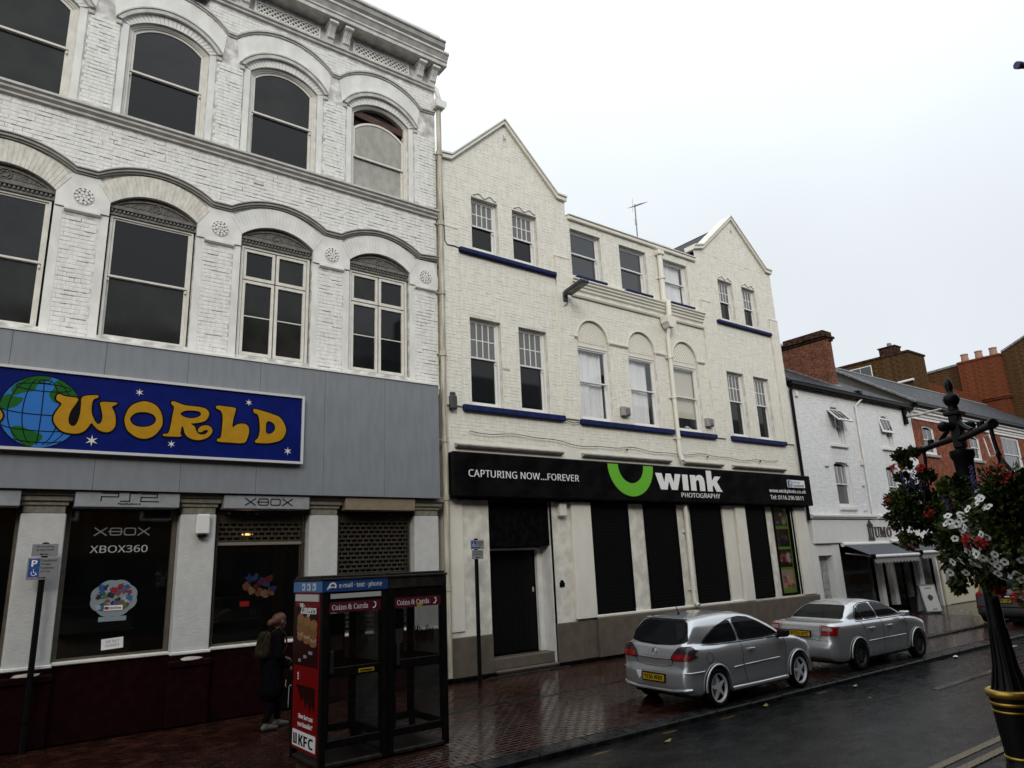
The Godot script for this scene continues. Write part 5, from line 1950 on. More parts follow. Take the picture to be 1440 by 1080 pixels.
# ------------------------------------------------------------------ the houses on the camera's own side of the street
func opposite_row() -> void:
	var q := [[-60.0, -14.0, 9.4, "distant brick row across the street to the far left"], [-14.0, -2.0, 9.3, "plain brick house across the street behind the viewer"], [-2.0, 9.0, 9.4, "brick shop across the street with low eaves behind the viewer"], [9.0, 17.0, 10.6, "tall brick house across the street with a chimney stack"], [17.0, 30.0, 9.4, "long brick terrace across the street seen in reflections"], [30.0, 60.0, 9.0, "far brick terrace across the street"]]
	for k in q.size():
		var x0: float = q[k][0]
		var x1: float = q[k][1]
		var h: float = q[k][2]
		var b := thing("brick_terrace", q[k][3], "building", Vector3.ZERO, 0.0)
		var mb := Mb.new()
		mb.box(x0, x1, -0.05, h, 13.6, 21.0)
		part(b, "wall", mb, mats.brick_far)
		mb = Mb.new()
		mb.sweep_x(PackedVector2Array([Vector2(13.3, h), Vector2(21.3, h), Vector2(17.3, h + 2.4)]), x0, x1)
		part(b, "roof", mb, mats.slate)
		mb = Mb.new()
		mb.cbox(x1 - 1.6, x1 - 0.5, h + 0.5, h + 3.2, 16.2, 17.2, 0.02)
		part(b, "chimney", mb, mats.brick_dark)
		var n := int((x1 - x0) / 2.4)
		for i in n:
			for fl in 2:
				var wx := x0 + (i + 0.5) * (x1 - x0) / n
				mb = Mb.new()
				mb.ring(rect(wx - 0.5, wx + 0.5, 4.0 + fl * 2.8, 5.8 + fl * 2.6), rect(wx - 0.44, wx + 0.44, 4.06 + fl * 2.8, 5.74 + fl * 2.6), 13.54, 13.6)
				var w := part(b, "window", mb, mats.new_frame)
				mb = Mb.new()
				mb.box(wx - 0.45, wx + 0.45, 4.05 + fl * 2.8, 5.75 + fl * 2.6, 13.575, 13.598)
				part(w, "pane", mb, mats.dark_glass)
		mb = Mb.new()
		mb.box(x0 + 0.2, x1 - 0.2, 0.5, 2.9, 13.57, 13.6)
		part(b, "shop_window", mb, mats.dark_glass)


# ------------------------------------------------------------------ signs on the buildings
const LETTER_W := [0.77, 4.72, 0.86, 4.68, 1.04, 4.68, 1.00, 4.58, 0.94, 4.46, 0.93, 4.32, 0.98, 4.25, 1.04, 4.28, 1.07, 4.43, 1.07, 4.57, 1.06, 4.71, 1.27, 4.75, 1.28, 4.71, 1.21, 4.68, 1.20, 4.58, 1.21, 4.46, 1.26, 4.36, 1.30, 4.31, 1.34, 4.33, 1.36, 4.41, 1.33, 4.55, 1.29, 4.65, 1.53, 4.66, 1.52, 4.63, 1.45, 4.59, 1.50, 4.52, 1.53, 4.40, 1.53, 4.29, 1.48, 4.22, 1.41, 4.20, 1.33, 4.22, 1.26, 4.28, 1.22, 4.34, 1.17, 4.22, 1.09, 4.16, 0.99, 4.15, 0.87, 4.17, 0.79, 4.25, 0.75, 4.33, 0.76, 4.42, 0.81, 4.52, 0.84, 4.58, 0.75, 4.62]
const LETTER_O := [2.16, 4.45, 2.16, 4.36, 2.12, 4.28, 2.07, 4.21, 2.00, 4.16, 1.92, 4.14, 1.84, 4.15, 1.77, 4.19, 1.70, 4.24, 1.66, 4.32, 1.64, 4.41, 1.65, 4.49, 1.68, 4.58, 1.73, 4.65, 1.80, 4.69, 1.88, 4.72, 1.96, 4.71, 2.04, 4.68, 2.10, 4.62, 2.14, 4.54]
const LETTER_O_HOLE := [2.07, 4.45, 2.06, 4.40, 2.02, 4.36, 1.96, 4.33, 1.90, 4.32, 1.83, 4.32, 1.77, 4.34, 1.73, 4.38, 1.71, 4.42, 1.72, 4.46, 1.76, 4.51, 1.81, 4.54, 1.88, 4.55, 1.95, 4.55, 2.01, 4.53, 2.05, 4.50]
const LETTER_R := [2.27, 4.77, 2.45, 4.71, 2.67, 4.71, 2.78, 4.69, 2.83, 4.63, 2.82, 4.55, 2.77, 4.48, 2.63, 4.44, 2.55, 4.43, 2.63, 4.39, 2.66, 4.29, 2.73, 4.26, 2.80, 4.28, 2.84, 4.34, 2.78, 4.35, 2.73, 4.30, 2.67, 4.31, 2.69, 4.38, 2.76, 4.42, 2.84, 4.42, 2.90, 4.36, 2.88, 4.28, 2.81, 4.21, 2.69, 4.17, 2.57, 4.19, 2.49, 4.25, 2.47, 4.34, 2.44, 4.40, 2.42, 4.25, 2.44, 4.24, 2.44, 4.21, 2.18, 4.20, 2.18, 4.24, 2.26, 4.24, 2.28, 4.38, 2.30, 4.59, 2.31, 4.68, 2.26, 4.71]
const LETTER_R_HOLE := [2.71, 4.59, 2.69, 4.56, 2.64, 4.53, 2.56, 4.51, 2.48, 4.52, 2.43, 4.54, 2.40, 4.57, 2.42, 4.60, 2.48, 4.63, 2.55, 4.64, 2.63, 4.64, 2.69, 4.63]
const LETTER_L := [2.93, 4.76, 3.24, 4.75, 3.23, 4.69, 3.20, 4.55, 3.19, 4.40, 3.25, 4.47, 3.35, 4.50, 3.44, 4.48, 3.47, 4.37, 3.42, 4.18, 3.31, 4.17, 2.97, 4.17, 2.97, 4.22, 3.03, 4.23, 3.04, 4.42, 3.04, 4.59, 3.01, 4.68, 2.92, 4.71]
const LETTER_D := [3.51, 4.77, 3.79, 4.71, 3.97, 4.66, 4.06, 4.52, 4.08, 4.40, 4.00, 4.26, 3.81, 4.20, 3.57, 4.19, 3.56, 4.23, 3.62, 4.27, 3.64, 4.42, 3.62, 4.59, 3.59, 4.68, 3.52, 4.69]
const LETTER_D_HOLE := [3.74, 4.58, 3.85, 4.56, 3.90, 4.47, 3.85, 4.37, 3.74, 4.35, 3.73, 4.46]
const LANDS := [[0.21, 4.70, 0.27, 4.80, 0.41, 4.93, 0.56, 4.95, 0.70, 4.94, 0.65, 4.89, 0.51, 4.83, 0.50, 4.72, 0.36, 4.69, 0.27, 4.63], [0.11, 4.57, 0.21, 4.67, 0.29, 4.61, 0.39, 4.62, 0.34, 4.52, 0.29, 4.47, 0.20, 4.44, 0.13, 4.41], [0.70, 4.89, 0.84, 4.93, 0.95, 4.85, 1.03, 4.74, 1.04, 4.67, 0.87, 4.65, 0.76, 4.56, 0.69, 4.63, 0.66, 4.72, 0.73, 4.78], [0.27, 4.20, 0.39, 4.22, 0.53, 4.15, 0.65, 4.12, 0.65, 4.04, 0.55, 3.96, 0.52, 3.92, 0.40, 3.98, 0.29, 4.08], [0.97, 4.41, 1.06, 4.47, 1.05, 4.38, 1.00, 4.28]]
const STARS := [1.81, 4.85, 1.25, 4.07, 2.31, 4.09, 3.44, 4.86, 4.12, 4.09]


func flat(a: Array) -> PackedVector2Array:
	var p := PackedVector2Array()
	for i in range(0, a.size(), 2):
		p.append(Vector2(a[i], a[i + 1]))
	return p


# round off an outline: two passes of corner cutting
func soften(p: PackedVector2Array) -> PackedVector2Array:
	for pass_ in 2:
		var q := PackedVector2Array()
		for i in p.size():
			var a := p[i]
			var b := p[(i + 1) % p.size()]
			var c := minf(0.25, 0.035 / maxf(0.001, a.distance_to(b)))
			q.append(a.lerp(b, c))
			q.append(a.lerp(b, 1.0 - c))
		p = q
	return p


# an outline with a hole becomes one outline with a slit
func with_hole(o: PackedVector2Array, h: PackedVector2Array) -> PackedVector2Array:
	if Mb.area(o) < 0: o.reverse()
	if Mb.area(h) > 0: h.reverse()
	var bi := 0
	var bj := 0
	var best := 1e9
	for i in o.size():
		for j in h.size():
			var d := o[i].distance_squared_to(h[j])
			if d < best:
				best = d
				bi = i
				bj = j
	var out := PackedVector2Array()
	for i in o.size() + 1:
		out.append(o[(bi + i) % o.size()])
	for j in h.size() + 1:
		out.append(h[(bj + j) % h.size()])
	return out


func shop_signs() -> void:
	# --- the blue game shop sign
	var s := thing("shop_sign", "blue shop sign with gold lettering WORLD, a globe and silver stars", "shop sign", Vector3(0, 0, 0))
	var mb := Mb.new()
	mb.box(-3.25, 4.34, 3.92, 5.02, 0.255, 0.335)
	part(s, "board", mb, mat("sign_blue", Color(0.005, 0.012, 0.125), 0.35, "cloud", 0.92, Vector3(0.5, 0.5, 0.5)))
	mb = Mb.new()
	mb.ring(rect(-3.29, 4.38, 3.88, 5.06), rect(-3.25, 4.34, 3.92, 5.02), 0.255, 0.365)
	part(s, "frame", mb, mat("sign_frame", Color(0.55, 0.55, 0.55), 0.4))
	var outline := mat("sign_outline", Color(0.008, 0.008, 0.01), 0.45)
	var circle := PackedVector2Array()
	for k in 40:
		circle.append(Vector2(0.60 + 0.485 * cos(TAU * k / 40), 4.44 + 0.51 * sin(TAU * k / 40)))
	mb = Mb.new()
	mb.prism(circle, 0.335, 0.338)
	var gl := part(s, "globe", mb, mat("globe_sea", Color(0.03, 0.15, 0.46), 0.4))
	for land in LANDS:
		for piece in Geometry2D.intersect_polygons(soften(flat(land)), circle):
			mb = Mb.new()
			mb.prism(piece, 0.338, 0.3395)
			part(gl, "land", mb, mat("globe_land", Color(0.012, 0.10, 0.016), 0.4))
	mb = Mb.new()
	var rim := PackedVector2Array()
	for p in circle:
		rim.append(Vector2(0.60, 4.44) + (p - Vector2(0.60, 4.44)) * 1.025)
	mb.ring(rim, circle, 0.335, 0.3412)
	# meridians and parallels
	for k in [-0.78, -0.42, 0.05, 0.5, 0.82]:
		var o := PackedVector2Array()
		var i := PackedVector2Array()
		for j in 15:
			var a := lerpf(-1.25, 1.15, j / 14.0)
			var x: float = 0.58 + 0.47 * k * cos(a)
			o.append(Vector2(x - 0.006, 4.44 + 0.50 * sin(a)))
			i.append(Vector2(x + 0.006, 4.44 + 0.50 * sin(a)))
		mb.ring(o, i, 0.339, 0.3414, false)
	for k in [[0.34, 0.33, 0.05, -1.0], [0.34, 0.33, 0.06, 1.0], [0.02, 0.475, 0.07, -1.0], [-0.22, 0.43, 0.06, -1.0], [-0.40, 0.28, 0.04, -1.0], [0.43, 0.08, 0.025, -1.0], [0.43, 0.08, 0.025, 1.0]]:
		var o := PackedVector2Array()
		var i := PackedVector2Array()
		for j in 13:
			var a := PI * j / 12.0
			var p := Vector2(0.60 - k[1] * cos(a), 4.44 + k[0] + k[3] * k[2] * sin(a))
			o.append(p + Vector2(0, 0.006))
			i.append(p - Vector2(0, 0.006))
		mb.ring(o, i, 0.339, 0.3418, false)
	part(gl, "grid_lines", mb, outline)
	var gold := mat("sign_gold", Color(0.42, 0.225, 0.013), 0.4, "cloud", 0.95)
	for l in [[LETTER_W, null], [LETTER_O, LETTER_O_HOLE], [LETTER_R, LETTER_R_HOLE], [LETTER_L, null], [LETTER_D, LETTER_D_HOLE], [[0.08, 4.45, 0.13, 4.42, 0.168, 4.36, 0.17, 4.31, 0.14, 4.25, 0.06, 4.22], null]]:
		var p := soften(flat(l[0]))
		var big := Geometry2D.offset_polygon(p, 0.022, Geometry2D.JOIN_ROUND)
		var face := p
		var back: PackedVector2Array = big[0]
		if l[1] != null:
			var h := soften(flat(l[1]))
			var small := Geometry2D.offset_polygon(h, -0.018, Geometry2D.JOIN_ROUND)
			face = with_hole(p, h)
			back = with_hole(back, small[0])
		mb = Mb.new()
		mb.prism(back, 0.342, 0.3455, false)
		part(s, "letter_outline", mb, outline)
		mb = Mb.new()
		mb.prism(face, 0.3455, 0.3495, false)
		part(s, "letter", mb, gold)
	var st := flat(STARS)
	for i in st.size():
		mb = Mb.new()
		var r := 0.085 if i == 1 else 0.06 if i != 4 else 0.07
		var star := PackedVector2Array()
		for k in 12:
			star.append(st[i] + Vector2(0, r if k % 2 == 0 else r * 0.3).rotated(TAU * k / 12.0))
		mb.prism(star, 0.3355, 0.3385, false)
		part(s, "star", mb, mat("sign_silver", Color(0.62, 0.62, 0.56), 0.4))
	# --- the black photographer's sign
	var k := thing("shop_sign", "long black box sign with green smile and white wink lettering", "shop sign")
	mb = Mb.new()
	# the left end is rounded at the top
	mb.cbox(7.44, 20.20, 3.41, 4.31, 0.012, 0.29, 0.025)
	part(k, "box", mb, mat("sign_black", Color(0.007, 0.007, 0.008), 0.22, "cloud", 0.7, Vector3(0.4, 0.4, 0.4)))
	mb = Mb.new()
	mb.box(7.7, 20.0, 3.375, 3.41, 0.02, 0.2)
	part(k, "soffit", mb, mats.black)
	for x in [9.9, 12.3, 14.9, 17.4]:
		mb = Mb.new()
		mb.box(x - 0.004, x + 0.004, 3.44, 4.28, 0.29, 0.2915)
		part(k, "joint", mb, mats.black)
	var wm: Material = mats.print_white
	text(k, "lettering", "CAPTURING NOW...FOREVER", 7.79, 3.81, 0.29, 2.95, 0.145, wm, false, "Droid Sans", 0.006)
	mb = Mb.new()
	var outer := PackedVector2Array()
	var inner := PackedVector2Array()
	for j in 25:
		var a := PI + PI * j / 24.0
		outer.append(Vector2(12.43 + 0.77 * cos(a), 4.265 + 0.745 * sin(a)))
		inner.append(Vector2(12.43 + 0.435 * cos(a), 4.265 + 0.435 * sin(a)))
	mb.ring(outer, inner, 0.29, 0.298, false)
	part(k, "green_smile", mb, mat("sign_green", Color(0.12, 0.42, 0.025), 0.4))
	# heavy lettering: each word fitted, thickened by a second copy set off
	wink_word(k, wm)
	text(k, "lettering", "PHOTOGRAPHY", 14.18, 3.54, 0.29, 1.55, 0.115, wm, false, "Droid Sans", 0.006)
	text(k, "lettering", "www.winkphoto.co.uk", 18.0, 3.735, 0.29, 1.86, 0.135, wm, false, "Droid Sans", 0.006)
	text(k, "lettering", "Tel: 0116 296 0611", 18.02, 3.565, 0.29, 1.66, 0.125, wm, false, "Droid Sans", 0.006)
	mb = Mb.new()
	mb.cbox(18.95, 19.86, 3.93, 4.15, 0.288, 0.296, 0.003)
	var fb := part(k, "badge", mb, wm)
	mb = Mb.new()
	mb.cbox(18.97, 19.16, 3.945, 4.135, 0.295, 0.299, 0.002)
	part(fb, "badge_square", mb, mat("badge_blue", Color(0.03, 0.06, 0.22), 0.4))
	text(fb, "lettering", "f", 19.045, 3.948, 0.299, 0.085, 0.165, wm, true, "Droid Sans", 0.003)
	text(fb, "lettering", "Find us on", 19.20, 4.055, 0.296, 0.40, 0.065, mats.badge_blue, false, "Droid Sans", 0.003)
	text(fb, "lettering", "Facebook", 19.20, 3.95, 0.296, 0.60, 0.085, mats.badge_blue, true, "Droid Sans", 0.003)
	# --- ornate lettering on the white shop's fascia
	var u := thing("shop_sign", "dark cut out lettering with a lantern shape on the white shop fascia", "shop sign")
	mb = Mb.new()
	mb.ring(rect(23.55, 23.86, 2.42, 2.86), rect(23.60, 23.81, 2.48, 2.80), 0.105, 0.14)
	mb.prism(PackedVector2Array([Vector2(23.5, 2.84), Vector2(23.9, 2.84), Vector2(23.76, 2.94), Vector2(23.7, 3.02), Vector2(23.64, 2.94)]), 0.105, 0.14)
	mb.box(23.5, 23.9, 2.36, 2.42, 0.105, 0.14)
	mb.box(23.69, 23.72, 2.48, 2.80, 0.11, 0.13)
	part(u, "lantern", mb, mat("bronze", Color(0.05, 0.045, 0.035), 0.5))
	text(u, "lettering", "UMO", 23.95, 2.46, 0.10, 1.15, 0.33, mats.bronze, true, "Droid Serif", 0.03)


func wink_word(k: Node3D, m: Material) -> void:
	# w, dotless i, n, k in heavy strokes
	var y0 := 3.715
	var h := 0.40
	var z0 := 0.29
	var z1 := 0.298
	var mb := Mb.new()
	mb.prism(PackedVector2Array([Vector2(13.27, y0 + h), Vector2(13.50, y0 + h), Vector2(13.58, y0 + 0.17), Vector2(13.66, y0 + h), Vector2(13.84, y0 + h), Vector2(13.93, y0 + 0.17), Vector2(14.0, y0 + h), Vector2(14.21, y0 + h), Vector2(14.05, y0), Vector2(13.83, y0), Vector2(13.75, y0 + 0.22), Vector2(13.67, y0), Vector2(13.43, y0)]), z0, z1)
	part(k, "letter", mb, m)
	mb = Mb.new()
	mb.box(14.27, 14.48, y0, y0 + h, z0, z1)
	part(k, "letter", mb, m)
	mb = Mb.new()
	mb.prism(PackedVector2Array([Vector2(14.58, y0), Vector2(14.79, y0), Vector2(14.79, y0 + 0.22), Vector2(14.82, y0 + 0.27), Vector2(14.88, y0 + 0.28), Vector2(14.92, y0 + 0.25), Vector2(14.93, y0 + 0.2), Vector2(14.93, y0), Vector2(15.14, y0), Vector2(15.14, y0 + 0.24), Vector2(15.11, y0 + 0.34), Vector2(15.04, y0 + 0.40), Vector2(14.94, y0 + 0.415), Vector2(14.85, y0 + 0.39), Vector2(14.79, y0 + 0.33), Vector2(14.79, y0 + h), Vector2(14.58, y0 + h)]), z0, z1)
	part(k, "letter", mb, m)
	mb = Mb.new()
	mb.prism(PackedVector2Array([Vector2(15.24, y0), Vector2(15.45, y0), Vector2(15.45, y0 + 0.12), Vector2(15.50, y0 + 0.17), Vector2(15.60, y0), Vector2(15.85, y0), Vector2(15.65, y0 + 0.26), Vector2(15.83, y0 + h), Vector2(15.59, y0 + h), Vector2(15.45, y0 + 0.27), Vector2(15.45, y0 + 0.54), Vector2(15.24, y0 + 0.54)]), z0, z1)
	part(k, "letter", mb, m)


# ------------------------------------------------------------------ lamps, cables, pipes and boxes fixed to the walls
func wall_fittings() -> void:
	var dg := mat("fitting_grey", Color(0.045, 0.047, 0.05), 0.5)
	# rain pipe with hopper between the two big buildings
	var t := thing("rain_pipe", "stained cream rain pipe with hopper between the white and cream buildings", "drain pipe", Vector3(7.33, 0, 0))
	var mb := Mb.new()
	mb.tube([Vector3(-0.02, 12.62, 0.12), Vector3(-0.02, 12.45, 0.17), Vector3(0.02, 12.33, 0.17), Vector3(0.09, 12.28, 0.14)], 0.055, 10)
	part(t, "swan_neck", mb, mats.white_smooth)
	mb = Mb.new()
	mb.prism(PackedVector2Array([Vector2(-0.08, 12.12), Vector2(0.14, 12.12), Vector2(0.18, 12.18), Vector2(0.18, 12.30), Vector2(-0.10, 12.30), Vector2(-0.10, 12.18)]), 0.01, 0.24)
	part(t, "hopper", mb, mats.white_smooth)
	var stain := mat("pipe_stained", Color(0.56, 0.52, 0.42), 0.6, "streak", 0.7, Vector3(1.2, 0.1, 1.2))
	mb = Mb.new()
	mb.tube([Vector3(0.04, 12.12, 0.10), Vector3(0.04, 7.0, 0.10), Vector3(0.04, 4.55, 0.10)], 0.055, 12)
	mb.tube([Vector3(0.04, 4.54, 0.10), Vector3(0.05, 0.1, 0.10)], 0.06, 12)
	part(t, "pipe", mb, stain)
	for y in [11.0, 9.3, 7.7, 6.35, 4.55, 3.4, 1.7]:
		mb = Mb.new()
		mb.tube([Vector3(0.04, y - 0.05, 0.10), Vector3(0.04, y + 0.05, 0.10)], 0.074, 12)
		mb.cbox(-0.07, 0.15, y - 0.02, y + 0.02, 0.01, 0.05, 0.008)
		part(t, "pipe_collar", mb, stain)
	# flood light on an arm
	t = thing("flood_light", "dark grey flood light on a short arm over the cream wall", "flood light", Vector3(10.9, 8.35, 0.0))
	mb = Mb.new()
	mb.cbox(-0.07, 0.07, -0.14, 0.10, 0.045, 0.09, 0.01)
	mb.tube([Vector3(0, 0, 0.08), Vector3(-0.02, 0.02, 0.2)], 0.03, 8)
	part(t, "bracket", mb, dg)
	mb = Mb.new()
	mb.cbox(-0.13, 0.13, -0.05, 0.05, -0.02, 0.62, 0.03)
	mb.xform(Transform3D(Basis(Vector3.UP, 0.1) * Basis(Vector3.RIGHT, -0.22), Vector3(-0.02, 0.03, 0.17)))
	part(t, "lamp_housing", mb, dg)
	mb = Mb.new()
	mb.cbox(-0.10, 0.10, -0.065, -0.052, 0.12, 0.58, 0.005)
	mb.xform(Transform3D(Basis(Vector3.UP, 0.1) * Basis(Vector3.RIGHT, -0.22), Vector3(-0.02, 0.03, 0.17)))
	part(t, "lamp_glass", mb, mats.lead)
	mb = Mb.new()
	mb.tube([Vector3(0.03, -0.05, 0.10), Vector3(0.02, -0.22, 0.08), Vector3(-0.10, -0.30, 0.03), Vector3(-0.2, -0.12, 0.03), Vector3(-0.25, 0.45, 0.03)], 0.011, 6)
	part(t, "cable", mb, dg)
	# small boxes under the arched windows
	for q in [["grey alarm bell box between the first and second arched windows", 12.65], ["grey alarm bell box right of the last arched window", 15.93]]:
		t = thing("alarm_box", q[0], "alarm box", Vector3(q[1], 5.64, 0.0), 0.0, "bell boxes on the cream wall")
		mb = Mb.new()
		mb.cbox(-0.14, 0.14, -0.12, 0.12, 0.01, 0.11, 0.015)
		part(t, "case", mb, mats.weathered)
		mb = Mb.new()
		mb.cbox(-0.02, 0.12, -0.09, 0.09, 0.105, 0.135, 0.01)
		part(t, "cover", mb, mats.lead)
	# dark speaker-shaped box by the rain pipe
	t = thing("siren_box", "dark rounded box beside the rain pipe above the black sign", "siren box", Vector3(7.60, 5.38, 0.0))
	mb = Mb.new()
	mb.cbox(-0.08, 0.08, -0.18, 0.12, 0.01, 0.13, 0.025)
	part(t, "case", mb, dg)
	mb = Mb.new()
	mb.cbox(-0.06, 0.06, 0.12, 0.19, 0.01, 0.10, 0.02)
	part(t, "cap", mb, dg)
	# white alarm box on a shop pillar
	t = thing("alarm_box", "white alarm box high on the shop pillar beside the parking sign", "alarm box", Vector3(2.90, 2.89, 0.06))
	mb = Mb.new()
	mb.cbox(-0.10, 0.10, -0.15, 0.16, 0.0, 0.10, 0.02)
	part(t, "case", mb, mats.white_plastic)
	mb = Mb.new()
	mb.tube([Vector3(0, -0.15, 0.05), Vector3(0, -0.19, 0.05)], 0.07, 12)
	part(t, "strobe", mb, mats.black)
	# cables strung along the cream wall
	mb = Mb.new()
	mb.tube([Vector3(7.46, 10.2, 0.03), Vector3(7.50, 8.95, 0.05), Vector3(7.56, 8.87, 0.05), Vector3(7.75, 8.88, 0.055), Vector3(7.9, 8.86, 0.05)], 0.014, 5)
	solo("cable", "black cable looping from the rain pipe to the left upper blue sill", "cable", mb, dg)
	mb = Mb.new()
	var pts := []
	for k in 40:
		var x := lerpf(8.0, 19.0, k / 39.0)
		pts.append(Vector3(x, 4.80 - 0.1 * smoothstep(8.0, 12.0, x) + 0.03 * sin(x * 2.1) + 0.02 * sin(x * 5.0), 0.06))
	mb.tube(pts, 0.009, 5)
	for x in [12.6, 15.7, 18.1]:
		mb.ball(Vector3(x, 4.68, 0.06), 0.03, 6)
	solo("cable", "thin cable sagging along the cream wall just above the black sign", "cable", mb, dg)
	mb = Mb.new()
	mb.tube([Vector3(10.66, 5.25, 0.05), Vector3(10.9, 5.20, 0.06), Vector3(11.14, 5.24, 0.05)], 0.012, 5)
	solo("cable", "short cable between the left and middle lower blue sills", "cable", mb, dg)
	# television aerial
	t = thing("tv_aerial", "thin television aerial above the middle parapet of the cream building", "aerial", Vector3(17.2, 10.6, -3.0))
	mb = Mb.new()
	mb.tube([Vector3(0, 0, 0), Vector3(0.05, 3.5, 0)], 0.022, 6)
	part(t, "mast", mb, mats.lead)
	mb = Mb.new()
	mb.tube([Vector3(-0.2, 3.30, 0.1), Vector3(0.65, 3.78, -0.2)], 0.014, 5)
	for k in 6:
		var p := Vector3(-0.05, 3.39, 0.05).lerp(Vector3(0.65, 3.78, -0.2), k / 5.0)
		mb.tube([p + Vector3(-0.06, 0.0, -0.24), p + Vector3(0.06, 0.0, 0.24)], 0.009, 4)
	mb.tube([Vector3(-0.2, 3.1, 0.1), Vector3(-0.16, 3.6, 0.1)], 0.009, 4)
	mb.cbox(0.0, 0.06, 2.7, 2.95, -0.03, 0.03, 0.01)
	part(t, "antenna", mb, mats.weathered)
	# bracket lamp at the corner of the white house
	t = thing("bracket_lamp", "black bracket with grey arm on the corner of the white house", "bracket", Vector3(27.9, 6.9, 0.0))
	mb = Mb.new()
	mb.cbox(-0.12, 0.12, -0.3, 0.3, 0.0, 0.09, 0.02)
	part(t, "wall_plate", mb, mats.black)
	mb = Mb.new()
	mb.tube([Vector3(0, 0.0, 0.08), Vector3(0.3, 0.03, 0.45), Vector3(0.9, 0.2, 1.0)], [0.07, 0.05, 0.03], 8)
	part(t, "arm", mb, mats.weathered)
	# awnings of the white shop
	for q in [["slate grey retractable awning over the left shop window with pale roller", 21.85, 24.72], ["slate grey retractable awning over the right shop entrance with pale roller", 24.97, 27.6]]:
		t = thing("awning", q[0], "awning", Vector3(q[1], 2.2 if q[1] < 24 else 2.25, 0.0), 0.0, "awnings of the white shop")
		var w: float = q[2] - q[1]
		mb = Mb.new()
		mb.sweep_x(PackedVector2Array([Vector2(0.1, 0.05), Vector2(1.02, -0.34), Vector2(1.02, -0.325), Vector2(0.1, 0.068)]), 0.0, w)
		part(t, "canopy", mb, mat("awning_cloth", Color(0.10, 0.105, 0.125), 0.8, "streak", 0.8))
		mb = Mb.new()
		mb.tube([Vector3(-0.03, -0.345, 1.03), Vector3(w * 0.5, -0.345, 1.03), Vector3(w + 0.03, -0.345, 1.03)], 0.055, 10)
		part(t, "roller", mb, mats.new_frame)
		for sx in [-0.05, w + 0.05]:
			mb = Mb.new()
			mb.cbox(sx - 0.03, sx + 0.03, -0.42, -0.27, 0.96, 1.10, 0.02)
			part(t, "end_cap", mb, mats.black)
		mb = Mb.new()
		mb.tube([Vector3(-0.03, 0.05, 0.11), Vector3(w + 0.03, 0.05, 0.11)], 0.07, 10)
		part(t, "cassette", mb, mats.white_plastic)
		mb = Mb.new()
		var n := 26
		for k in n:
			var xa := w * k / n
			mb.box(xa, xa + w / n, -0.52 - (0.035 if k % 2 else 0.0), -0.37, 1.025, 1.031 + 0.002 * (k % 2))
		part(t, "valance", mb, mat("valance_cloth", Color(0.42, 0.42, 0.42), 0.85, "streak", 0.7, Vector3(3, 0.5, 3)))
		for sx in [0.05, w - 0.05]:
			mb = Mb.new()
			mb.tube([Vector3(sx, -0.22, 0.12), Vector3(sx + (0.3 if sx < 1 else -0.3), -0.30, 0.55), Vector3(sx, -0.36, 1.0)], 0.025, 6)
			part(t, "folding_arm", mb, mats.weathered)


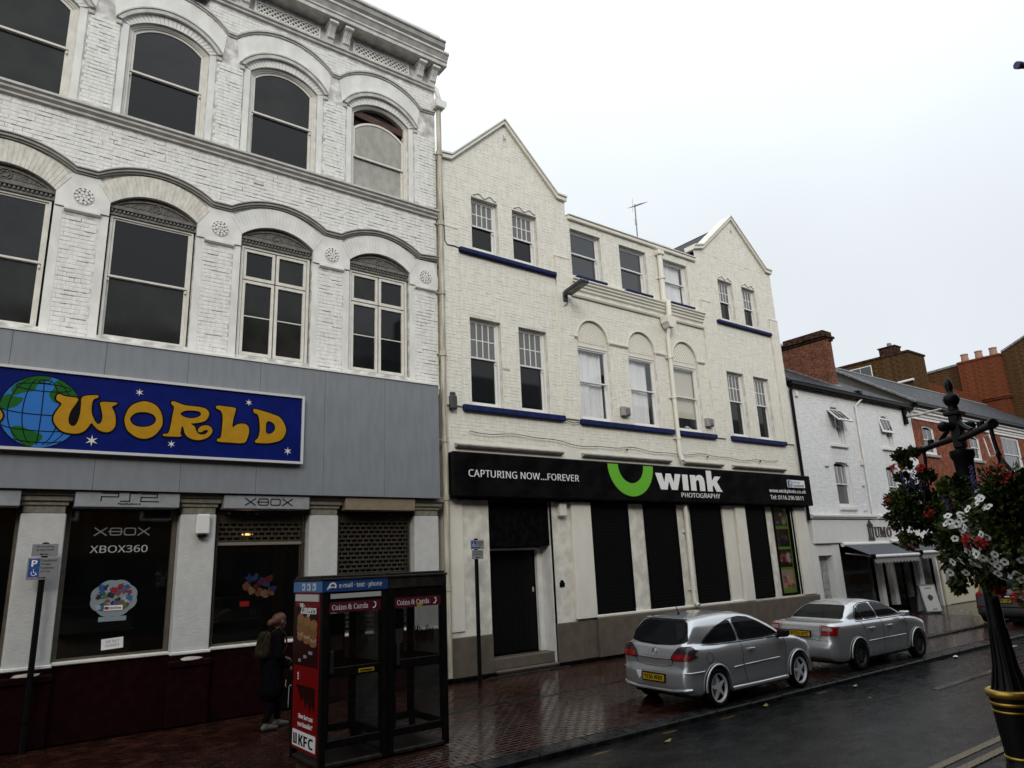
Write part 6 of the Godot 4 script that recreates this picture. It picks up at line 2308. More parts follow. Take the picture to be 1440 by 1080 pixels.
# ------------------------------------------------------------------ two telephone boxes
func phone_boxes() -> void:
	var frame := mat("box_frame", Color(0.009, 0.008, 0.0075), 0.4, "cloud", 0.7, Vector3(2, 2, 2))
	var roofm := mat("box_roof", Color(0.03, 0.026, 0.023), 0.45, "cloud", 0.7)
	var band := mat("box_blue", Color(0.010, 0.045, 0.17), 0.4)
	var red := mat("box_red", Color(0.085, 0.004, 0.014), 0.4)
	var light := mat("light_strip", Color(0.42, 0.42, 0.40), 0.5)
	glass("box_glass", 0.03, Color(0.03, 0.035, 0.035))
	var frosted := StandardMaterial3D.new()
	frosted.albedo_color = Color(lin(0.13, 0.165, 0.16), 0.42)
	frosted.transparency = BaseMaterial3D.TRANSPARENCY_ALPHA
	frosted.roughness = 0.5
	mats["box_frosted"] = frosted
	for i in 2:
		var t := thing("telephone_box", "left telephone box with blue top band and red food advert on its side" if i == 0 else "right telephone box with plain brown top and scrawled side glass", "telephone box", Vector3(3.4 + 0.858 * i, -0.06, 2.80), 0.0, "pair of telephone boxes")
		var w := 0.85
		var d := 0.93
		var H := 2.07
		var mb := Mb.new()
		for x in [0.0, w - 0.075]:
			for z in [0.0, d - 0.075]:
				mb = Mb.new()
				mb.cbox(x, x + 0.075, 0.0, H - 0.16, z, z + 0.075, 0.012)
				part(t, "corner_post", mb, frame)
		mb = Mb.new()
		mb.cbox(-0.01, w + 0.006, H - 0.03, H, -0.01, d + 0.015, 0.012)
		mb.cbox(0.005, w - 0.01, H, H + 0.03, 0.02, d - 0.03, 0.015)
		part(t, "roof", mb, roofm)
		# header all round
		mb = Mb.new()
		mb.cbox(0.0, w - 0.003, H - 0.165, H - 0.031, 0.0, d, 0.008)
		part(t, "header", mb, roofm if i else frame)
		if i == 0:
			mb = Mb.new()
			mb.box(0.005, w - 0.005, H - 0.16, H - 0.035, d, d + 0.008)
			var bf := part(t, "blue_band", mb, band)
			text(bf, "lettering", "e-mail · text · phone", 0.20, H - 0.135, d + 0.008, 0.56, 0.075, mats.print_white, false, "Droid Sans", 0.003)
			mb = Mb.new()
			mb.prism(PackedVector2Array([Vector2(0.06, H - 0.135), Vector2(0.10, H - 0.07), Vector2(0.085, H - 0.06), Vector2(0.045, H - 0.13)]), d + 0.008, d + 0.011)
			mb.ring(arc(0.08, 0.16, H - 0.12, 0.07, 8), arc(0.095, 0.145, H - 0.12, 0.05, 8), d + 0.008, d + 0.0115, false)
			mb.box(0.075, 0.15, H - 0.112, H - 0.10, d + 0.008, d + 0.0105)
			part(bf, "emblem", mb, mats.print_white)
			mb = Mb.new()
			mb.box(-0.008, 0.0, H - 0.16, H - 0.035, 0.005, d - 0.005)
			var bs := part(t, "blue_band", mb, mat("box_sky_blue", Color(0.05, 0.14, 0.32), 0.4))
			# pictograms on the side band
			mb = Mb.new()
			for k in 3:
				var zc := 0.30 + 0.17 * k
				mb.cbox(-0.012, -0.008, H - 0.14, H - 0.055, zc, zc + 0.10, 0.002)
			part(bs, "pictograms", mb, mat("pictogram_white", Color(0.45, 0.47, 0.5), 0.5))
			mb = Mb.new()
			for k in 3:
				var zc := 0.30 + 0.17 * k
				mb.box(-0.0135, -0.012, H - 0.115, H - 0.085, zc + 0.02, zc + 0.055)
			part(bs, "pictogram_marks", mb, band)
		# front and back: rails, glass, bands
		for f in 2:
			var z := d - 0.05 if f == 0 else 0.02
			mb = Mb.new()
			mb.cbox(0.075, w - 0.075, 0.95, 1.06, z, z + 0.035, 0.008)
			mb.cbox(0.075, w - 0.075, 0.20, 0.29, z, z + 0.035, 0.008)
			mb.cbox(0.075, w - 0.075, H - 0.30, H - 0.165, z, z + 0.034, 0.008)
			mb.cbox(0.075, 0.11, 0.29, H - 0.30, z, z + 0.033, 0.006)
			mb.cbox(w - 0.11, w - 0.075, 0.29, H - 0.30, z, z + 0.033, 0.006)
			part(t, "door_frame" if f == 0 else "back_frame", mb, frame)
			mb = Mb.new()
			mb.box(0.10, w - 0.10, 1.05, H - 0.29, z + 0.014, z + 0.019)
			part(t, "glass_panel", mb, mats.box_glass)
			mb = Mb.new()
			mb.box(0.10, w - 0.10, 0.28, 0.96, z + 0.014, z + 0.019)
			part(t, "glass_panel", mb, mats.box_glass)
			if f == 0:
				mb = Mb.new()
				mb.box(0.09, w - 0.09, 1.67, 1.79, z + 0.034, z + 0.038)
				var rb := part(t, "red_band", mb, red)
				text(rb, "lettering", "Coins & Cards", 0.125, 1.70, z + 0.038, 0.46, 0.062, mats.print_white, false, "Droid Serif", 0.003, true)
				mb = Mb.new()
				mb.tube([Vector3(0.665, 1.765, z + 0.04), Vector3(0.685, 1.755, z + 0.04), Vector3(0.69, 1.73, z + 0.04), Vector3(0.675, 1.70, z + 0.04), Vector3(0.65, 1.695, z + 0.04)], [0.010, 0.007, 0.006, 0.007, 0.010], 5)
				part(rb, "handset_symbol", mb, mats.print_white)
				if i == 0:
					mb = Mb.new()
					mb.box(0.10, w - 0.095, 1.83, 1.885, z + 0.034, z + 0.05)
					part(t, "light_strip", mb, light)
				mb = Mb.new()
				mb.cbox(0.11, 0.15, 1.0, 1.25, z + 0.035, z + 0.065, 0.012)
				part(t, "door_handle", mb, roofm)
		# company letters on the back glass
		text(t, "lettering", "BT", 0.20 if i == 0 else 0.46, 1.38, 0.05, 0.24, 0.14, mat("bt_blue", Color(0.01, 0.03, 0.20), 0.5) if i == 0 else mat("bt_grey", Color(0.25, 0.27, 0.27), 0.5), true, "Droid Sans", 0.004)
		if i == 0:
			mb = Mb.new()
			mb.tube([Vector3(0.50, 1.42, 0.05), Vector3(0.54, 1.52, 0.05), Vector3(0.60, 1.56, 0.05)], 0.012, 5)
			part(t, "emblem", mb, red)
		# sides
		for sd in 2:
			var x := 0.0 if sd == 0 else w - 0.04
			if i == 0 and sd == 0:
				advert(t, d, H, frame, light)
				continue
			mb = Mb.new()
			mb.cbox(x, x + 0.035, 0.95, 1.06, 0.075, d - 0.075, 0.008)
			mb.cbox(x, x + 0.035, 0.20, 0.29, 0.075, d - 0.075, 0.008)
			mb.cbox(x, x + 0.034, H - 0.30, H - 0.165, 0.075, d - 0.075, 0.008)
			part(t, "side_frame", mb, frame)
			for y in [[0.28, 0.96], [1.05, H - 0.29]]:
				mb = Mb.new()
				mb.box(x + 0.012, x + 0.019, y[0], y[1], 0.07, d - 0.07)
				part(t, "glass_panel", mb, frosted if sd == 1 else mats.box_glass)
		if i == 1:
			# scrawl on the side glass
			mb = Mb.new()
			for k in 5:
				var pts := []
				for j in 9:
					pts.append(Vector3(w - 0.032, 1.28 + 0.10 * sin(j * 2.2 + k) + rng.randf_range(-0.03, 0.03), 0.62 - k * 0.10 - j * 0.014))
				mb.tube(pts, 0.006, 4)
			part(t, "scrawl", mb, mats.black)
			mb = Mb.new()
			mb.cbox(0.40, 0.48, 1.67, 1.71, d - 0.008, d + 0.002, 0.008)
			part(t, "sticker", mb, mat("sticker_yellow", Color(0.40, 0.26, 0.02), 0.5))
		else:
			mb = Mb.new()
			mb.cbox(0.47, 0.67, 0.975, 1.015, d - 0.014, d - 0.009, 0.002)
			var pl := part(t, "yellow_plate", mb, mat("plate_yellow", Color(0.42, 0.26, 0.01), 0.5))
			mb = Mb.new()
			mb.box(0.49, 0.65, 0.988, 1.003, d - 0.009, d - 0.007)
			part(pl, "printed_bar", mb, mats.black)
		# the telephone itself, with shelf and handset on its cord
		mb = Mb.new()
		mb.cbox(0.22, 0.62, 0.98, 1.62, 0.06, 0.20, 0.02)
		mb.cbox(0.20, 0.64, 0.90, 0.94, 0.06, 0.34, 0.012)
		var ph := part(t, "telephone", mb, mat("phone_black", Color(0.012, 0.012, 0.014), 0.35))
		mb = Mb.new()
		mb.cbox(0.42, 0.58, 1.18, 1.36, 0.20, 0.215, 0.006)
		part(ph, "keypad", mb, mats.steel)
		mb = Mb.new()
		mb.tube([Vector3(0.27, 1.48, 0.24), Vector3(0.27, 1.44, 0.27), Vector3(0.27, 1.28, 0.27), Vector3(0.27, 1.22, 0.24)], [0.026, 0.02, 0.018, 0.028], 8)
		mb.tube([Vector3(0.27, 1.22, 0.24), Vector3(0.28, 1.02, 0.28), Vector3(0.36, 0.98, 0.24), Vector3(0.42, 1.05, 0.2)], 0.008, 6)
		part(ph, "handset", mb, mats.phone_black)
		mb = Mb.new()
		mb.cbox(0.01, w - 0.012, 0.0, 0.05, 0.01, d - 0.01, 0.01)
		part(t, "floor", mb, roofm)


func advert(t: Node3D, d: float, H: float, frame: Material, light: Material) -> void:
	# built facing +z, then turned to face -x; the left edge of the picture is at the back
	var turn := Transform3D(Basis(Vector3.UP, -PI / 2), Vector3(-0.004, 0, 0))
	var w := d - 0.15
	var o := 0.075
	var sub := Node3D.new()
	var put := func(called: String, mb: Mb, m: Material, parent: Node3D) -> MeshInstance3D:
		mb.xform(turn)
		return part(parent, called, mb, m)
	var mb := Mb.new()
	mb.cbox(0.075, d - 0.075, 0.12, H - 0.165, -0.035, 0.0, 0.006)
	var board: MeshInstance3D = put.call("advert_panel", mb, mat("advert_red", Color(0.17, 0.004, 0.005), 0.35), t)
	mb = Mb.new()
	mb.box(o + 0.02, o + w - 0.02, H - 0.265, H - 0.185, 0.0, 0.012)
	put.call("light_strip", mb, light, board)
	# dark picture with three chicken burgers
	mb = Mb.new()
	mb.box(o + 0.02, o + w - 0.02, 1.06, H - 0.33, 0.0, 0.003)
	put.call("dark_field", mb, mat("advert_dark", Color(0.022, 0.004, 0.004), 0.4), board)
	for k in 3:
		var c := Vector2(o + 0.20 + 0.21 * k, 1.50 - 0.03 * k)
		for l in [[0.10, 0.155, 0.06, Color(0.36, 0.15, 0.045)], [0.06, 0.165, 0.03, Color(0.10, 0.16, 0.02)], [0.0, 0.165, 0.075, Color(0.30, 0.10, 0.02)], [-0.07, 0.15, 0.028, Color(0.45, 0.36, 0.24)], [-0.115, 0.15, 0.045, Color(0.34, 0.14, 0.04)]]:
			mb = Mb.new()
			var p := PackedVector2Array()
			for q in 18:
				var a := TAU * q / 18
				p.append(c + Vector2(l[1] * 0.72 * cos(a) * rng.randf_range(0.94, 1.04), l[0] + l[2] * sin(a) * rng.randf_range(0.9, 1.05)))
			mb.prism(p, 0.003, 0.0045 + 0.0012 * k + 0.0002 * (l[0] + 0.12) * 10.0, false)
			put.call("burger_layer", mb, mat("advert_%s" % [l[3].to_html(false)], l[3], 0.4, "blotch", 0.4, Vector3(6, 6, 6)), board)
	var letter := func(words: String, x: float, y: float, w2: float, h: float, m: Material, bold: bool, face: String, slant: bool) -> void:
		var e := text(board, "lettering", words, x, y, 0.0, w2, h, m, bold, face, 0.004, slant)
		e.transform = turn * Transform3D(Basis(), Vector3(0, 0, 0.004)) * e.transform
	letter.call("Zingers", o + 0.20, 1.63, 0.50, 0.13, mats.print_white, true, "Droid Serif", true)
	letter.call("THE", o + 0.16, 1.74, 0.12, 0.04, mats.print_white, true, "Droid Sans", false)
	# price tags
	for k in 3:
		mb = Mb.new()
		mb.cbox(o + 0.16 + 0.16 * k, o + 0.22 + 0.18 * k + 0.02, 1.10 + 0.05 * k, 1.135 + 0.05 * k, 0.003, 0.005, 0.001)
		put.call("price_tag", mb, mats.sticker_grey, board)
	letter.call("1", o + 0.15, 0.90, 0.05, 0.08, mats.print_white, true, "Droid Serif", false)
	# dark drip of sauce
	mb = Mb.new()
	var drip := PackedVector2Array([Vector2(o + 0.10, 0.84), Vector2(o + 0.70, 0.84), Vector2(o + 0.70, 0.62), Vector2(o + 0.66, 0.58), Vector2(o + 0.61, 0.66), Vector2(o + 0.55, 0.56), Vector2(o + 0.49, 0.68), Vector2(o + 0.42, 0.60), Vector2(o + 0.36, 0.72), Vector2(o + 0.28, 0.66), Vector2(o + 0.20, 0.75)])
	mb.prism(drip, 0.0, 0.003)
	put.call("drip", mb, mats.advert_dark, board)
	letter.call("How hot can", o + 0.22, 0.475, 0.44, 0.05, mats.print_white, true, "Droid Serif", false)
	letter.call("you handle?", o + 0.20, 0.375, 0.46, 0.065, mats.print_white, true, "Droid Serif", false)
	mb = Mb.new()
	mb.cbox(o + 0.04, o + w - 0.03, 0.16, 0.335, 0.001, 0.006, 0.001)
	put.call("logo_plate", mb, mats.print_white, board)
	mb = Mb.new()
	for k in 3:
		mb.box(o + 0.075 + 0.045 * k, o + 0.105 + 0.045 * k, 0.20, 0.30, 0.006, 0.0075)
	mb.box(o + 0.075, o + 0.195, 0.185, 0.20, 0.006, 0.0077)
	put.call("logo_bars", mb, mats.black, board)
	var e := text(board, "lettering", "KFC", o + 0.25, 0.185, 0.0, 0.44, 0.115, mats.black, true, "Droid Sans", 0.004, true)
	e.transform = turn * Transform3D(Basis(), Vector3(0, 0, 0.006)) * e.transform
	sub.free()


func parking_signs() -> void:
	var plate := mat("plate_white", Color(0.20, 0.205, 0.215), 0.4)
	var blue := mat("plate_blue", Color(0.012, 0.055, 0.26), 0.4)
	for i in 2:
		var t := thing("parking_sign", "black sign post before the grey shop with no loading plate over disabled bay plate" if i == 0 else "black sign post before the photographer's door with blue square plate on top", "parking sign", Vector3(0.85, 0, 0.23) if i == 0 else Vector3(7.74, -0.01, 0.55), 0.0 if i else -0.10, "sign posts on the pavement")
		var mb := Mb.new()
		mb.tube([Vector3(0, -0.1, 0), Vector3(0, 2.62 if i == 0 else 2.58, 0)], 0.038, 12)
		mb.lathe(Vector3(0, 2.62 if i == 0 else 2.58, 0), PackedVector2Array([Vector2(0.042, 0), Vector2(0.042, 0.015), Vector2(0.0, 0.03)]), 12)
		part(t, "post", mb, mats.black_gloss)
		for q in [0.35, 0.9]:
			mb = Mb.new()
			mb.tube([Vector3(0, q, 0), Vector3(0, q + 0.02, 0)], 0.042, 12)
			part(t, "post_ring", mb, mats.black)
		if i == 0:
			mb = Mb.new()
			mb.cbox(-0.15, 0.15, 2.46, 2.62, 0.04, 0.05, 0.004)
			var a := part(t, "plate", mb, plate)
			text(a, "lettering", "No loading", -0.10, 2.57, 0.05, 0.20, 0.03, mats.ink, false, "Droid Sans", 0.002)
			text(a, "lettering", "at any time", -0.10, 2.525, 0.05, 0.20, 0.032, mats.ink, false, "Droid Sans", 0.002)
			arrow(a, -0.01, 2.485, 0.05, -1.0)
			mb = Mb.new()
			mb.cbox(-0.18, 0.18, 2.15, 2.44, 0.04, 0.05, 0.004)
			var c := part(t, "plate", mb, plate)
			mb = Mb.new()
			mb.box(-0.165, -0.04, 2.31, 2.425, 0.05, 0.0525)
			mb.box(-0.165, -0.04, 2.19, 2.305, 0.05, 0.0525)
			var bl := part(c, "blue_square", mb, blue)
			text(bl, "lettering", "P", -0.135, 2.325, 0.0525, 0.065, 0.085, mats.print_white, true, "Droid Sans", 0.002)
			wheelchair(bl, Vector3(-0.10, 2.245, 0.0525), 0.045)
			var lines := ["Disabled", "badge", "holders", "only"]
			for k in 4:
				text(c, "lettering", lines[k], -0.025, 2.385 - k * 0.048, 0.05, 0.17 if k == 0 else 0.15 if k == 2 else 0.11, 0.032, mats.ink, false, "Droid Sans", 0.002)
			arrow(c, 0.0, 2.175, 0.05, 1.0)
		else:
			mb = Mb.new()
			mb.cbox(-0.15, 0.15, 2.40, 2.57, 0.04, 0.05, 0.004)
			var a := part(t, "plate", mb, plate)
			mb = Mb.new()
			mb.box(-0.135, -0.03, 2.42, 2.55, 0.05, 0.0525)
			var bl := part(a, "blue_square", mb, blue)
			wheelchair(bl, Vector3(-0.085, 2.485, 0.0525), 0.045)
			text(a, "lettering", "Disabled", -0.015, 2.51, 0.05, 0.15, 0.03, mats.ink, false, "Droid Sans", 0.002)
			text(a, "lettering", "only", 0.02, 2.465, 0.05, 0.08, 0.03, mats.ink, false, "Droid Sans", 0.002)
			arrow(a, 0.02, 2.43, 0.05, 1.0)
			mb = Mb.new()
			mb.cbox(-0.13, 0.13, 2.22, 2.385, 0.04, 0.05, 0.004)
			var c := part(t, "plate", mb, plate)
			text(c, "lettering", "No loading", -0.10, 2.335, 0.05, 0.20, 0.03, mats.ink, false, "Droid Sans", 0.002)
			text(c, "lettering", "at any time", -0.10, 2.29, 0.05, 0.20, 0.032, mats.ink, false, "Droid Sans", 0.002)
			arrow(c, 0.0, 2.25, 0.05, -1.0)


func arrow(p: Node3D, x: float, y: float, z: float, s: float) -> void:
	var mb := Mb.new()
	mb.prism(PackedVector2Array([Vector2(x - 0.05 * s, y - 0.005), Vector2(x + 0.02 * s, y - 0.005), Vector2(x + 0.02 * s, y - 0.014), Vector2(x + 0.05 * s, y), Vector2(x + 0.02 * s, y + 0.014), Vector2(x + 0.02 * s, y + 0.005), Vector2(x - 0.05 * s, y + 0.005)]), z, z + 0.002)
	part(p, "arrow", mb, mats.ink)


func wheelchair(p: Node3D, c: Vector3, r: float) -> void:
	var mb := Mb.new()
	var pts := []
	for k in 10:
		var a := 2.2 + 4.2 * k / 9.0
		pts.append(c + Vector3(cos(a) * r * 0.62, sin(a) * r * 0.62 - r * 0.25, 0.001))
	mb.tube(pts, r * 0.1, 4)
	mb.tube([c + Vector3(-r * 0.1, r * 0.6, 0.001), c + Vector3(0, -r * 0.05, 0.001), c + Vector3(r * 0.5, -r * 0.05, 0.001), c + Vector3(r * 0.75, -r * 0.75, 0.001)], r * 0.12, 4)
	mb.ball(c + Vector3(-r * 0.1, r * 0.82, 0.0), r * 0.16, 6)
	part(p, "wheelchair_symbol", mb, mats.print_white)


# ------------------------------------------------------------------ ground
func wet(called: String, c: Color, rough: float, low: float, scale: Vector3, bump := "", by := 0.2, tinted := false) -> StandardMaterial3D:
	var m := mat(called, c, rough, "cloud", 0.6, scale, bump, by)
	m.roughness_texture = noise_tex("blotch", low)
	m.roughness_texture_channel = BaseMaterial3D.TEXTURE_CHANNEL_RED
	if tinted:
		m.vertex_color_use_as_albedo = true
	return m


func pave_y(z: float) -> float:
	return -0.02 * clampf(z, 0.0, 4.6)


func ground() -> void:
	# far sheet under everything
	var mb := Mb.new()
	mb.quad(Vector3(-300, -0.6, 300), Vector3(300, -0.6, 300), Vector3(300, -0.6, -300), Vector3(-300, -0.6, -300))
	structure("ground", mb, mat("earth", Color(0.06, 0.055, 0.05), 0.8))
	# road with a slight camber
	mb = Mb.new()
	var zs := [4.78, 5.6, 6.7, 7.8, 8.65]
	var ys := [-0.185, -0.155, -0.14, -0.155, -0.185]
	for i in 4:
		mb.quad(Vector3(-40, ys[i + 1], zs[i + 1]), Vector3(120, ys[i + 1], zs[i + 1]), Vector3(120, ys[i], zs[i]), Vector3(-40, ys[i], zs[i]))
	structure("road", mb, wet("asphalt", Color(0.014, 0.0145, 0.015), 0.30, 0.35, Vector3(0.22, 0.22, 0.45), "grit", 0.12))
	# a patched strip of older asphalt and a trench scar
	mb = Mb.new()
	mb.quad(Vector3(12.6, -0.138, 6.35), Vector3(30, -0.138, 6.15), Vector3(30, -0.138, 6.05), Vector3(12.6, -0.138, 6.22))
	structure("road_scar", mb, wet("asphalt_dark", Color(0.014, 0.014, 0.015), 0.25, 0.3, Vector3.ONE))
	# pavement bed
	mb = Mb.new()
	mb.quad(Vector3(-40, -0.102, 4.6), Vector3(120, -0.102, 4.6), Vector3(120, -0.010, 0.0), Vector3(-40, -0.010, 0.0))
	mb.quad(Vector3(-40, -0.010, 0.0), Vector3(120, -0.010, 0.0), Vector3(120, -0.010, -0.6), Vector3(-40, -0.010, -0.6))
	mb.quad(Vector3(-40, -0.4, 4.6), Vector3(120, -0.4, 4.6), Vector3(120, -0.102, 4.6), Vector3(-40, -0.102, 4.6))
	var pv := structure("pavement", mb, wet("paver_bed", Color(0.006, 0.003, 0.0025), 0.35, 0.3, Vector3(0.5, 0.5, 0.5)))
	# brick pavers
	var unit := Mb.new()
	unit.cbox(-0.5, 0.5, -1.0, 0.0, -0.5, 0.5, 0.06)
	var brick := unit.mesh()
	var red := wet("paver_red", Color(0.037, 0.0125, 0.007), 0.24, 0.35, Vector3(0.6, 0.6, 0.6))
	var reds := []
	for k in 5:
		var s: float = [0.7, 0.85, 1.0, 1.15, 1.3][k]
		reds.append(wet("paver_red_%d" % k, Color(0.037 * s, 0.0125 * s, 0.007 * s), 0.24, 0.35, Vector3(0.6, 0.6, 0.6)))
	var tinted := wet("paver_tinted", Color(0.037, 0.0125, 0.007), 0.24, 0.35, Vector3(0.6, 0.6, 0.6), "", 0.2, true)
	var spots := []
	var tints := []
	var near := []
	var tilt := Basis(Vector3.RIGHT, atan(0.02))
	var rows := 48
	for r in rows:
		var z := 0.125 + (r + 0.5) * 0.093
		var x := -2.0 + (0.094 if r % 2 else 0.0)
		while x < 25.0:
			var b := Basis(Vector3.UP, rng.randf_range(-0.008, 0.008)) * tilt * Basis(Vector3.RIGHT, rng.randf_range(-0.004, 0.004)) * Basis(Vector3.BACK, rng.randf_range(-0.004, 0.004)) * Basis().scaled(Vector3(0.183, 0.05, 0.087))
			var t := Transform3D(b, Vector3(x, pave_y(z) + rng.randf_range(-0.001, 0.001), z))
			if z > 2.0 and x > 5.1 and x < 8.9:
				near.append([Vector2(x - 5.5, z - 4.7).length(), t])
			else:
				spots.append(t)
				tints.append(Color(1, 1, 1) * rng.randf_range(0.6, 1.35))
			x += 0.188
	near.sort_custom(func(p, q): return p[0] < q[0])
	for i in near.size():
		if i < 300:
			var o := part(pv, "paver", brick, reds[rng.randi() % 5])
			o.transform = near[i][1]
		else:
			spots.append(near[i][1])
			tints.append(Color(1, 1, 1) * rng.randf_range(0.6, 1.35))
	many(pv, "pavers", brick, tinted, spots, tints)
	# far pavers beyond
	mb = Mb.new()
	mb.quad(Vector3(25.0, -0.09, 4.6), Vector3(120, -0.09, 4.6), Vector3(120, 0.002, 0.0), Vector3(25.0, 0.002, 0.0))
	part(pv, "far_pavers", mb, red)
	# kerb stones flush with the brick
	var kerb := wet("kerb_stone", Color(0.03, 0.03, 0.029), 0.4, 0.35, Vector3(0.7, 0.7, 0.7))
	var kerb2 := wet("kerb_stone_dark", Color(0.022, 0.022, 0.022), 0.35, 0.35, Vector3(0.7, 0.7, 0.7))
	for k in 60:
		mb = Mb.new()
		mb.cbox(-0.41, 0.41, -0.3, 0.0, -0.125, 0.125, 0.018)
		mb.xform(Transform3D(Basis(Vector3.RIGHT, 0.05 + rng.randf_range(-0.01, 0.01)), Vector3(-3.0 + k * 0.825, -0.097 + rng.randf_range(-0.003, 0.003), 4.728)))
		part(pv, "kerb_stone", mb, kerb if rng.randf() < 0.6 else kerb2)
	mb = Mb.new()
	mb.box(46.2, 120, -0.4, -0.1, 4.6, 4.85)
	mb.box(-40, -3.5, -0.4, -0.1, 4.6, 4.85)
	part(pv, "kerb_run", mb, kerb)
	# raised kerb where the parking bay ends
	for k in 16:
		mb = Mb.new()
		mb.cbox(17.6 + k * 0.825, 18.415 + k * 0.825, -0.2, -0.02 + 0.0, 3.40, 3.56, 0.02)
		part(pv, "kerb_stone", mb, kerb)
	# lighter slab drain in front of the door
	mb = Mb.new()
	mb.cbox(8.2, 10.25, -0.05, 0.012, 0.105, 0.22, 0.01)
	part(pv, "threshold_stone", mb, kerb2)
	# gully dish running along the middle of the pavement
	for k in 22:
		mb = Mb.new()
		mb.cbox(-0.30, 0.30, -0.04, 0.0, -0.07, 0.07, 0.015)
		mb.xform(Transform3D(tilt, Vector3(5.0 + k * 0.61, pave_y(2.2) + 0.006, 2.2)))
		part(pv, "channel_stone", mb, kerb2)
	# the viewer's side
	mb = Mb.new()
	mb.quad(Vector3(-40, -0.06, 14), Vector3(120, -0.06, 14), Vector3(120, -0.075, 8.8), Vector3(-40, -0.075, 8.8))
	structure("near_pavement", mb, red)
	mb = Mb.new()
	mb.cbox(-40, 120, -0.4, -0.078, 8.56, 8.8, 0.02)
	structure("near_kerb", mb, kerb)
	var yel := mat("worn_yellow", Color(0.13, 0.085, 0.012), 0.4, "blotch", 0.2, Vector3(2.5, 2.5, 2.5))
	for z in [8.10, 8.30]:
		mb = Mb.new()
		mb.quad(Vector3(-20, -0.161, z + 0.045), Vector3(80, -0.161, z + 0.045), Vector3(80, -0.158, z - 0.045), Vector3(-20, -0.158, z - 0.045))
		structure("yellow_line", mb, yel)
	for q in [[7.55, 7.95, 5.0], [8.05, 8.4, 5.18], [8.75, 9.2, 5.02], [6.2, 6.6, 5.1], [11.3, 11.7, 5.0]]:
		mb = Mb.new()
		var p := PackedVector2Array()
		for k in 14:
			p.append(Vector2(lerpf(q[0], q[1], 0.5 + 0.5 * cos(TAU * k / 14) * rng.randf_range(0.6, 1.0)), 0.045 * sin(TAU * k / 14) * rng.randf_range(0.5, 1.0)))
		mb.prism(p, 0.0, 0.003, false)
		mb.xform(Transform3D(Basis(Vector3.RIGHT, -PI / 2 - 0.037), Vector3(0, -0.1745, q[2])))
		structure("worn_yellow_mark", mb, yel)
	# drain grating in the gutter
	mb = Mb.new()
	mb.ring(rect(0, 0.5, 0, 0.3), rect(0.04, 0.46, 0.04, 0.26), 0.0, 0.012)
	for k in 6:
		mb.box(0.07 + k * 0.066, 0.10 + k * 0.066, 0.04, 0.26, 0.0, 0.011)
	mb.xform(Transform3D(Basis(Vector3.RIGHT, -PI / 2), Vector3(18.6, -0.175, 5.3)))
	structure("drain_grating", mb, mats.steel)


